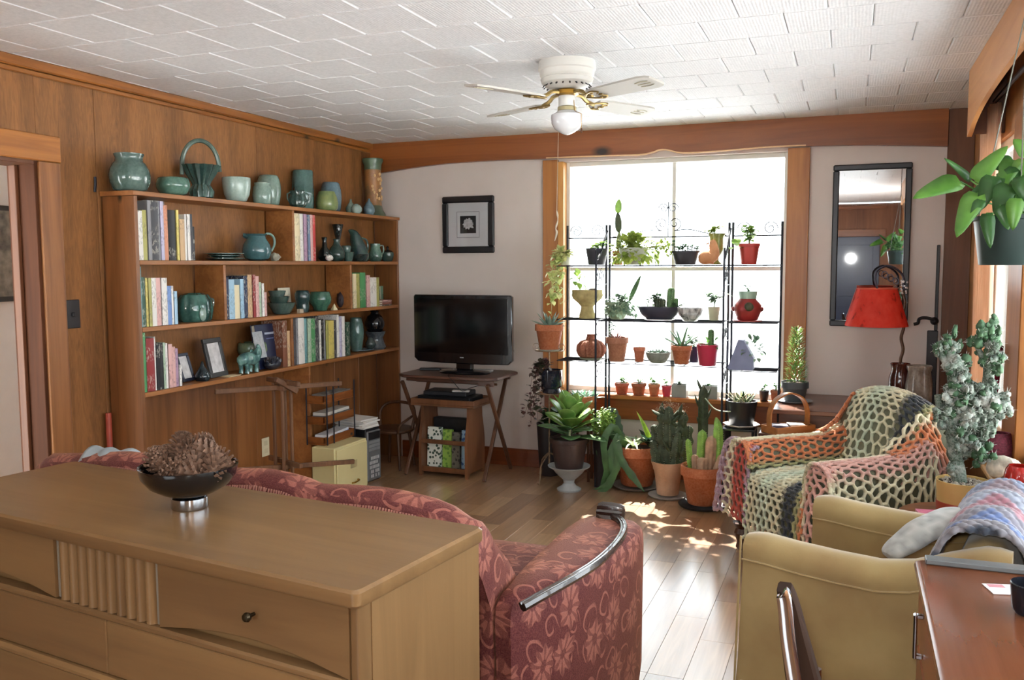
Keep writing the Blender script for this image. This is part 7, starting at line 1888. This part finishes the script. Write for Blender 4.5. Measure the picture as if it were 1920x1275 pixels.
for i in range(9):
    a = 2 * PI * i / 9 + .2; up_l = i in (0, 4)
    mb = MB(); mb.leaf((24 * k, 2 * k, z + 6 * k), dirv([.25, 2.7][i // 4] if up_l else a, 1.25 if up_l else q.uniform(.55, .95)), (0, 0, 1), (70 if up_l else 50) * k, 17 * k, .3 if up_l else .45, 8, .4, lambda u: (1 - u ** 2) * (.6 + .4 * min(1, u * 5)))
    obj('bromeliad_leaf', mb, leafm('#b5cf52', '#76a034') if up_l else leafm('#2c4030', '#18281f', .3), t, smooth=60)
# scalloped pot with the tall dark cactus
b = P(1252, 924, z=.0); b = Vector((P(1252, 918, y=5.33).x, 5.33, .018)); k = MPP(b)
t, z = planter('tall_cactus', 'tall dark lumpy cactus in a pale scalloped clay pot', b, 30 * k, 62 * k, 'scal', terram('#c2a48a', '#a38468'), lob=lambda a, t_: 1 + (.05 * math.cos(12 * a) if .55 < t_ < .8 else 0))
obj('saucer', MB().lathe([(28 * k, -.017), (34 * k, -.014), (37 * k, -.004), (35 * k, -.004), (30 * k, -.011), (.001, -.011)], 32), plain('#a7a6a2', .5), t)
for x, y, r_, hh, lx in ((-9, 0, 9, 100, -2), (5, -6, 9, 112, -4), (22, 2, 8, 104, 4), (12, 8, 9, 84, 10), (-18, 6, 7, 74, -10), (27, -6, 7, 56, 4), (-20, -8, 6, 46, -8), (14, -12, 7, 66, 6), (32, 6, 6, 76, 6), (-4, 10, 8, 90, 8)):
    cactus(t, x * k, y * k, z - .006, r_ * k, hh * k, M_CACD, 5, (lx * k, 0), True, q, .28)
for i in range(26):
    u_ = q.random(); a = q.uniform(0, 6.28)
    mb = MB(); mb.fleshy((q.uniform(-16, 30) * k, q.uniform(-12, 8) * k, z + (15 + 85 * u_) * k), dirv(a, q.uniform(.2, 1.1)), (0, 0, 1), q.uniform(14, 26) * k, 10 * k, 7 * k, -.4); obj('offshoot', mb, M_CACD, t, smooth=60)
tf = MB()
for x, zc2 in ((-12, 104), (24, 100), (3, 112)):
    for i in range(60):
        p = Vector((x * k + q.gauss(0, 6) * k, q.gauss(0, 5) * k, z + zc2 * k + q.gauss(0, 6) * k)); tf.tube([p, p + dirv(q.uniform(0, 6.28), q.uniform(-.5, 1.2)) * .012], [.0009, .0003], 3)
obj('woolly_tufts', tf, plain('#d0b89a', .9, name='wool'), t, kind='stuff')
for a_, el in ((.5, .6), (2.6, .4), (3.6, .7)):
    mb = MB(); mb.fleshy((10 * k, -8 * k, z + q.uniform(20, 70) * k), dirv(a_, el), (0, 0, 1), 34 * k, 13 * k, 8 * k, -.4); obj('cactus_stem', mb, M_CACD, t, smooth=60)
# front terracotta with stubby cacti, on a black saucer
b = Vector((P(1317, 940, y=5.18).x, 5.18, .02)); k = MPP(b)
t, z = planter('cactus_pot', 'big terracotta pot of stubby green cacti and cut stems on a black saucer', b, 41 * k, 72 * k, 'terra', M_TER)
obj('saucer', MB().lathe([(34 * k, -.019), (42 * k, -.016), (45 * k, -.003), (43 * k, -.003), (36 * k, -.013), (.001, -.013)], 34), plain('#1d1d1f', .5), t)
M_CUT = plain('#b09074', .8, var=.25, scale=30, name='dry_stem')
for x, y, r_, hh, lx, m in ((-22, -4, 5, 58, -6, M_CACL), (-4, 0, 8, 76, 2, M_CACL), (28, 2, 8, 90, -2, M_CACL), (-12, -10, 6, 30, -2, M_CUT), (12, -2, 10, 66, 4, M_CUT), (24, -8, 6, 34, 12, M_CUT), (0, -14, 9, 26, 0, M_CUT), (34, 4, 5, 40, 3, M_CUT)):
    cactus(t, x * k, y * k, z - .006, r_ * k, hh * k, m, 5, (lx * k, 0), m is not M_CUT, q)
pad(t, (30 * k, 6 * k, z + 58 * k), 16 * k, 40 * k, 6 * k, -.2, .2, M_CACL)
# dark euphorbia behind
b = Vector((P(1316, 860, y=5.52).x, 5.545, 0)); k = MPP((b.x, b.y, .4))
t, z = planter('euphorbia', 'thin dark branching euphorbia in a plain black pot behind the front cacti', b, 24 * k, .22, 'plain', M_BLKP)
cactus(t, 0, 0, z - .006, 8 * k, 145 * k, M_CACD, 4, (0, 0), False, q)
for zz, a_, L in ((70, 0, 28), (92, PI, 30), (110, .3, 26), (128, 2.9, 24), (60, 3.4, 22)):
    mb = MB(); mb.fleshy((0, 0, z + zz * k), dirv(a_, .8), (0, 0, 1), L * k * 1.2, 9 * k, 6 * k, -.5); obj('branch', mb, M_CACD, t, smooth=60)
obj('trailing_stem', MB().tube(catmull([(4 * k, -.02, z + 118 * k), (26 * k, -.04, z + 98 * k), (60 * k, -.05, z + 98 * k), (92 * k, -.03, z + 110 * k)], 18), .0042, 7), plain('#a9b59a', .6), t)
# black pot on a white plate on its own black stand
SZ = .425
sd_ = thing('side_stand', 'small black metal stand with glass top carrying the black pot and plate', 'stand', (-.625, 5.59, 0))
sx0, sx1, sy0, sy1 = -.735, -.535, 5.46, 5.668
wobj('top', box((sx0, sy0, SZ - .014), (sx1, sy1, SZ - .001), .003), plain('#3a3f45', .2, .2, name='dark_glass'), sd_)
for x in (sx0 + .012, sx1 - .012):
    for y in (sy0 + .012, sy1 - .012): wobj('leg', MB().tube([(x, y, 0), (x, y, SZ - .0145)], .008, 8), M_IRON, sd_)
b = Vector((P(1390, 795, y=5.555).x, 5.555, SZ)); k = MPP(b)
obj('plate', MB().lathe([(18 * k, 0), (22 * k, .001), (34 * k, 5 * k), (34 * k, 6.4 * k), (21 * k, 1.6 * k), (.001, 1.4 * k)], 8), plain('#d9d9da', .3, var=.03, name='white_plate'), label='white eight sided plate under the black pot on the dark stand', cat='plate', loc=b)
t, z = planter('striped_plant', 'plain black pot with thin pale striped leaves on the white plate', b + Vector((0, 0, 1.8 * k)), 29 * k, 48 * k, 'plain', M_BLKP, rz=0)
for i in range(34):
    a = 2.39996 * i; mb = MB()
    mb.fleshy((q.uniform(-14, 14) * k, q.uniform(-10, 10) * k, z - .003), dirv(a, q.uniform(.55, 1.3)), (0, 0, 1), q.uniform(24, 40) * k, 4.5 * k, 3 * k, q.uniform(-.2, .4), 4, 5, lambda u: (1 - u) ** .5)
    obj('leaf', mb, plain('#d5d8b8', .5, var=.15, name='pale_striped_leaf') if i % 3 else L_DK, t, smooth=60)
# yellow folding ruler-like box seen behind the front pot
gadget('wood_block', 'small yellow wooden block on the floor behind the front cactus pot', 'block', 1365, 890, 0, .06, .05, .09, wood('yellow_wood', '#c9a04a', '#a27c2e', 'x', .4))

# ------------------------------------------------------------------ fern on the wall table
b = P(1490, 737, z=TZ2 + .008); b = Vector((P(1490, 735, y=5.40).x, 5.40, TZ2 + .008)); k = MPP(b)
t, z = planter('asparagus_fern', 'upright feathery fern in a dark pot on the wall table', b, 25 * k, 36 * k, [(.7, 0), (.72, .03), (.88, .66), (1, .68), (1, 1)], plain('#3e4548', .5, name='slate_clay'))
obj('saucer', MB().lathe([(20 * k, -.0075), (28 * k, -.006), (33 * k, .002), (31 * k, .003), (24 * k, -.003), (.001, -.003)], 28), plain('#85868a', .4), t)
mb = MB()
for i in range(900):
    u = q.random(); hh = 102 * k * u; rr_3 = (21 - 13 * u ** 1.3) * k * math.sqrt(q.random()); a = q.uniform(0, 2 * PI)
    p = Vector((rr_3 * math.cos(a) + 2 * k, rr_3 * math.sin(a), z + hh)); d = dirv(a, q.uniform(.2, 1.2))
    mb.leaf(p, d, (0, 0, 1), 9 * k * q.uniform(.6, 1.2), 2.4 * k, .3, 2, .2)
mb.tube([(0, 0, z), (2 * k, 0, z + 96 * k)], [.004, .0015], 6)
foliage(t, mb, leafm('#86a650', '#5c8040'))

# ------------------------------------------------------------------ round side table, silver cactus, magazines
tc = Vector((.395, 3.66, 0)); TZ3 = .475
rt = thing('side_table', 'small round side table between the two armchairs by the sill', 'table', tuple(tc))
obj('top', MB().lathe([(.205, TZ3 - .02), (.21, TZ3 - .016), (.21, TZ3 - .004), (.205, TZ3 - .0005), (.001, TZ3 - .0005)], 40), wood('round_top', '#8a5a36', '#653e22', 'x', .35), rt)
obj('column', MB().lathe([(.03, .06), (.022, .12), (.03, .25), (.02, .35), (.04, TZ3 - .021)], 18), M_FOOT, rt)
for a in (.5, 2.6, 4.7): obj('leg', MB().tube(catmull([(0, 0, .1), (.1 * math.cos(a), .1 * math.sin(a), .07), (.19 * math.cos(a), .19 * math.sin(a), .012)], 8), [.02, .02, .019, .018, .017, .016, .015, .013, .011], 8), M_FOOT, rt)
b = Vector((P(1805, 930, y=3.72).x, 3.72, TZ3 + .0003)); k = MPP(b)
hpot = P(1805, 900, y=3.72).z - TZ3
t, z = planter('silver_cactus', 'large silvery woolly branching cactus in a tan pot with a red band', b, 47 * k, hpot, [(.92, 0), (.93, .02), (.98, .97), (1, 1)], plain('#cfae6c', .55, var=.05, name='tan_pot'), th=.05)
obj('band', MB().lathe([(44.2 * k, .04 * hpot), (44.6 * k, .05 * hpot), (45.6 * k, .36 * hpot), (45.2 * k, .37 * hpot)], 40, caps=False), plain('#a2402c', .6), t)
gv = MB()
for i in range(160):
    a = q.uniform(0, 6.28); rr_4 = 40 * k * math.sqrt(q.random()); gv.ball((rr_4 * math.cos(a), rr_4 * math.sin(a), z + 1.5 * k), q.uniform(1.5, 3.5) * k, 5, 4)
obj('gravel', gv, plain('#a59c8e', .9, var=.4, scale=60), t, kind='stuff')
def silver():
    k_ = NT('woolly_cactus'); n = k_.n('TexNoise', {'Vector': k_.coords((13, 13, 13), rnd=False), 'Scale': 1.0, 'Detail': 3.0}).outputs[0]
    f = k_.n('TexNoise', {'Vector': k_.coords((160, 160, 160), rnd=False), 'Scale': 1.0, 'Detail': 2.0}).outputs[0]
    c = k_.ramp(n, [(.42, lin('#2f432e')), (.53, lin('#5f6e62')), (.66, lin('#a5a89f'))]); c = k_.mix(.18, c, k_.ramp(f, [(.35, lin('#2f4a32')), (.6, lin('#e0e0da'))]))
    k_.bump(f, .5, .004); return k_.fin(.85, 0, 0, .2, c)
M_SIL = silver(); M_SILG = plain('#3d5c3e', .7, var=.35, scale=50, name='green_cactus_crest')
def LP(u, v, dy=0): return P(u, v, y=3.72 + dy) - b
tr_ = MB()
for pl_, rr_5 in (([(1800, 908), (1797, 880), (1790, 850), (1785, 800), (1788, 740), (1785, 690), (1780, 650)], 13), ([(1795, 850), (1815, 810), (1840, 770), (1852, 720), (1856, 660), (1858, 630)], 12), ([(1788, 800), (1765, 770), (1758, 740)], 9), ([(1835, 780), (1862, 770), (1878, 755)], 9), ([(1790, 700), (1768, 670), (1760, 645)], 8), ([(1800, 850), (1835, 852)], 8), ([(1850, 690), (1828, 640)], 6)):
    pts = catmull([LP(*p) for p in pl_], 14); tr_.tube(pts, [rr_5 * k * (1 - .3 * i / 14) for i in range(15)], 10)
obj('branches', tr_, M_SIL, t, smooth=70)
lobs = MB(); lobg = MB(); wool = MB()
for (u, v, s_, n, gfrac) in ((1778, 648, 26, 26, .5), (1796, 690, 24, 24, .15), (1855, 625, 26, 34, .9), (1862, 668, 26, 30, .6), (1795, 740, 34, 60, .45), (1818, 745, 28, 40, .2), (1828, 828, 24, 26, .1), (1845, 735, 26, 26, .1), (1775, 780, 26, 26, .1), (1820, 790, 34, 60, .15), (1868, 760, 26, 42, .3), (1850, 800, 24, 24, .15), (1800, 830, 22, 20, .05), (1838, 852, 20, 18, .9), (1790, 875, 14, 12, 0), (1765, 655, 14, 12, .6), (1828, 638, 12, 10, .8)):
    for i in range(int(n * 1.25)):
        p = LP(u + q.gauss(0, s_ * .42), v + q.gauss(0, s_ * .45), q.gauss(0, s_ * .40) * k)
        T_ = (lobg if q.random() < gfrac else lobs); n0_ = len(T_.v); T_.ball(p, (q.uniform(4.5, 9) * k, q.uniform(4.5, 9) * k, q.uniform(5, 10) * k), 9, 6)
        T_.v[n0_:] = [tuple(p + (Vector(v_) - p) * q.uniform(.68, 1.3)) for v_ in T_.v[n0_:]]
        for _ in range(5):
            d = dirv(q.uniform(0, 6.28), q.uniform(-1, 1.5)); wool.tube([p + d * 6 * k, p + d * q.uniform(10, 15) * k], [.0009, .0003], 3, caps=False)
obj('woolly_lobes', lobs, M_SIL, t, kind='stuff', smooth=70); obj('green_lobes', lobg, M_SILG, t, kind='stuff', smooth=70); obj('wool', wool, plain('#c9cac4', .9, var=.05, name='white_wool_hair'), t, kind='stuff')
for i, (c_, nm, rz_) in enumerate((('#cfc9b4', 'cream magazine lying lowest on the round side table', .3), ('#4b3a5c', 'violet magazine on the round side table', .55), ('#c96f8a', 'pink topped magazine uppermost on the round side table', .1))):
    p = P(1762, 948, z=TZ3); obj('magazine', box((-.07, -.05, 0), (.07, .05, .0095), .001), plain(c_, .4, var=.15, scale=40), label=nm, cat='magazine', group='magazines on the round side table', loc=(tc.x - .075, tc.y - .095, TZ3 + .0002 + .0101 * i), rz=rz_)

# ------------------------------------------------------------------ right window sill things
b = P(1884, 690, x=.585); zs_ = .6205
vx = thing('glass_vase', 'slender dark red glass vase on the side window sill', 'vase', (.575, 4.25, zs_)); k = MPP(vx.location)
obj('body', MB().lathe([(.024, 0), (.03, .012), (.022, .05), (.02, .20), (.028, .34), (.036, .46), (.034, .462), (.026, .34), (.017, .20), (.001, .02)], 24), glaze('#8a1c38', '#561022', .08, name='red_glass'), vx)
b = Vector((.575, 4.02, zs_)); k = MPP(b)
obj('basket', MB().lathe([(.038, 0), (.055, .02), (.062, .06), (.055, .10), (.04, .125), (.032, .124), (.05, .06), (.001, .01)], 30, lob=lambda a, t_: 1 + .03 * math.cos(24 * a)), plain('#6a2636', .8, var=.5, scale=120, name='woven_fibre'), label='dark red woven jar on the side window sill', cat='basket', loc=b)
b = Vector((.575, 3.74, zs_)); k = MPP(b)
sh = MB()
for i in range(26):
    a = i * .5; rr_6 = .018 + .03 * (1 - i / 26)
    sh.ball((-.05 + .1 * i / 26, rr_6 * .5 * math.cos(a), .034 + rr_6 * .45 * math.sin(a)), (.02, rr_6 * .7 + .006, rr_6 * .62 + .006), 9, 6)
obj('conch', sh, plain('#c9bfae', .6, var=.3, scale=40, bump=.4, name='shell_chalk'), label='big pale knobbly sea shell on the side window sill', cat='shell', loc=(b.x, b.y, b.z + .004), rz=.9)
obj('candle_glass', MB().lathe([(.03, 0), (.045, .01), (.052, .05), (.045, .085), (.036, .1), (.033, .1), (.046, .05), (.001, .012)], 26), glaze('#b3241c', '#7a1512', .06, name='ruby_glass'), label='round ruby red glass at the near end of the side window sill', cat='glass', loc=(.57, 3.50, zs_))

# ------------------------------------------------------------------ hanging pothos
hc = Vector((P(1906, 470, y=2.62).x, 2.62, 0)); k = MPP((hc.x, hc.y, 1.5))
zb_, zt_ = P(1906, 497, y=2.62).z, P(1906, 405, y=2.62).z
t, z = planter('hanging_pothos', 'hanging dark green pot with a large leaved vine before the side window', (hc.x, hc.y, zb_), 77 * k, zt_ - zb_, [(.80, 0), (.82, .02), (.96, .9), (1, .92), (1, 1)], plain('#283a38', .4, var=.08, name='dark_green_plastic'), th=.05)
hookz = ZC - zb_
apex = (0.0, 0, (2.09 - zb_))
for a in (.4, 2.5, 4.6): obj('hanger', MB().tube([(76 * k * math.cos(a), 76 * k * math.sin(a), zt_ - zb_ - .003), apex], .0018, 5), plain('#6a6a60', .5, .3), t)
obj('hook', MB().tube([apex, (0, 0, hookz - .001)], .003, 6), M_IRON, t)
LP1, LP2 = leafm('#6f9f48', '#4f7f34', .3, scale=12), leafm('#47753c', '#2f5428', .3, scale=12)
hshape = lambda u: max(.03, (1 - u) ** .55 * (min(1, .55 + u * 2.6)) * 1.05)
def hleaf(u0, v0, u1, v1, y0, y1, wd, m, bend=.25, par=t):
    o_ = Vector((hc.x, hc.y, zb_)); A = P(u0, v0, y=2.62 + y0) - o_; B = P(u1, v1, y=2.62 + y1) - o_
    d = B - A; L = d.length; mb = MB()
    mb.leaf(A, d + Vector((0, 0, L * bend * .45)), Vector((-.15, -1, .55)), L * 1.02, wd * k, bend, 8, .18, hshape)
    ob = obj('leaf', mb, m, par, smooth=60); md = ob.modifiers.new('thick', 'SOLIDIFY'); md.thickness = .0012
    obj('petiole', MB().tube(catmull([(q.uniform(-20, 20) * k, q.uniform(-20, 20) * k, z), A * .5 + Vector((0, 0, .03 + z * .3)), A], 8), .0022, 5), L_GR, par)
for a in ((1800, 340, 1720, 372, -.05, -.12, 50, LP1), (1828, 338, 1892, 273, -.06, -.05, 40, LP1), (1832, 362, 1797, 440, -.08, -.14, 46, LP1), (1820, 338, 1774, 300, 0, -.04, 18, LP2), (1850, 400, 1856, 463, -.12, -.14, 28, LP2), (1904, 372, 1899, 430, -.13, -.14, 32, LP1), (1862, 330, 1840, 392, -.08, -.1, 40, LP2), (1880, 320, 1925, 372, -.07, -.11, 44, LP2), (1900, 300, 1880, 350, -.05, -.1, 42, LP1), (1890, 345, 1868, 402, -.1, -.12, 42, LP2), (1850, 350, 1818, 372, -.04, -.07, 26, LP2), (1915, 330, 1935, 392, -.11, -.13, 44, LP2), (1870, 300, 1905, 330, -.02, -.06, 40, LP2), (1925, 300, 1908, 352, -.06, -.1, 44, LP1), (1875, 385, 1890, 430, -.12, -.13, 28, LP2), (1945, 330, 1990, 380, -.05, -.1, 48, LP1), (1950, 300, 1960, 360, .05, .0, 44, LP2), (1930, 290, 1900, 262, .02, .02, 36, LP1), (1840, 375, 1822, 412, -.1, -.12, 24, LP2), (1960, 380, 1985, 450, -.08, -.1, 46, LP2)): hleaf(*a)
mb = MB(); bushy(mb, (0, 0, z + 14 * k), 60 * k, 60 * k, 30 * k, 26, 34 * k, q, .7); foliage(t, mb, LP2, 'inner_leaves')

# ------------------------------------------------------------------ bowl of pine cones on the dresser
bp = P(346, 955, z=DH); bw_ = thing('bowl', 'black footed bowl with a silver base on the blond dresser', 'bowl', (bp.x, bp.y + .02, DH + .0005)); k = MPP((bp.x, bp.y, DH))
R_ = 90 * k
obj('foot', MB().lathe([(33 * k, 0), (34 * k, 2 * k), (33 * k, 20 * k), (30 * k, 22 * k), (.001, 22 * k)], 36), M_CHROME, bw_)
obj('bowl', MB().lathe([(30 * k, 22.2 * k), (52 * k, 32 * k), (72 * k, 44 * k), (86 * k, 62 * k), (R_, 80 * k), (R_, 82 * k), (R_ - 4 * k, 81 * k), (82 * k, 62 * k), (68 * k, 46 * k), (50 * k, 36 * k), (.001, 30 * k)], 48), plain('#0e0e10', .12, var=.05, coat=.6, name='black_lacquer'), bw_)
def conemesh():
    mb = MB(); L = .062; n = 72
    mb.lathe([(.004, -.002), (.012, .008), (.014, .025), (.008, .048), (.001, L)], 10)
    for i in range(n):
        t_ = i / n; a = 2.39996 * i; zc3 = L * (.02 + .95 * t_); rr_7 = .033 * math.sin(PI * (.16 + .80 * t_)) ** .8
        d = dirv(a, .15 + .9 * t_); sd = Vector((-math.sin(a), math.cos(a), 0)); up2 = sd.cross(d) * -1
        p0_ = Vector((0, 0, zc3)) + d * .006; p1_ = Vector((0, 0, zc3)) + d * rr_7; wd2 = .0056 * (1 - .4 * t_)
        mb.add([p0_ + sd * wd2 * .4, p0_ - sd * wd2 * .4, p1_ - sd * wd2 - up2 * .001, p1_ + sd * wd2 - up2 * .001, p1_ + up2 * .0035 - d * .002, p0_ + up2 * .0015], [(0, 1, 2, 3), (3, 2, 4), (0, 3, 4, 5), (1, 5, 4, 2)])
    return mb
M_CONE = plain('#6e5342', .7, var=.5, scale=70, name='cone_scales')
cm_ = conemesh(); cm_.v = [(a, b, c - .031) for a, b, c in cm_.v]; cmesh = cm_.mesh('pinecone', [M_CONE])
qq = random.Random(17)
places = [(-62, 10, 84, 'far left, leaning over the rim'), (-38, -26, 70, 'front left, flat base showing'), (-10, -34, 74, 'front middle'), (-22, 8, 108, 'upper left of the heap'), (14, 14, 112, 'top of the heap'), (30, -16, 86, 'right of the heap middle'), (62, 2, 76, 'far right near the rim'), (52, 34, 80, 'back right'), (-30, 44, 84, 'back left'), (10, -6, 84, 'buried in the heap middle'), (44, -38, 68, 'front right low'), (-66, -18, 86, 'left front on the rim'), (40, 6, 104, 'upper right of the heap'), (72, -14, 80, 'rightmost, just inside the rim')]
for i, (x, y, zc4, w2_) in enumerate(places):
    o = bpy.data.objects.new('pinecone', cmesh); COL.objects.link(o)
    o.location = Vector(bw_.location) + Vector((x * k * .97, y * k * .9, (zc4 + 4) * k))
    o.rotation_euler = (qq.uniform(-1.2, 1.2), qq.uniform(-1.2, 1.2), qq.uniform(0, 6))
    s_ = qq.uniform(1.05, 1.2); o.scale = (s_, s_, s_)
    tag(o, f'brown pine cone in the black bowl, {w2_}', 'pine cone', 'pine cones in the black bowl')
# picture in the hall seen through the doorway
hp_ = thing('hall_picture', 'dark framed picture hanging in the hall beyond the doorway', 'picture', (-4.6495, P(-8, 500, x=-4.65).y - .12, P(0, 495, x=-4.65).z))
obj('frame', box((.0, -.25, -.22), (.02, .25, .34), .003), plain('#2a2622', .4), hp_)
obj('print', box((.0205, -.22, -.19), (.022, .22, .31), 0), plain('#7a7468', .5, var=.7, scale=14, name='old_photograph'), hp_)
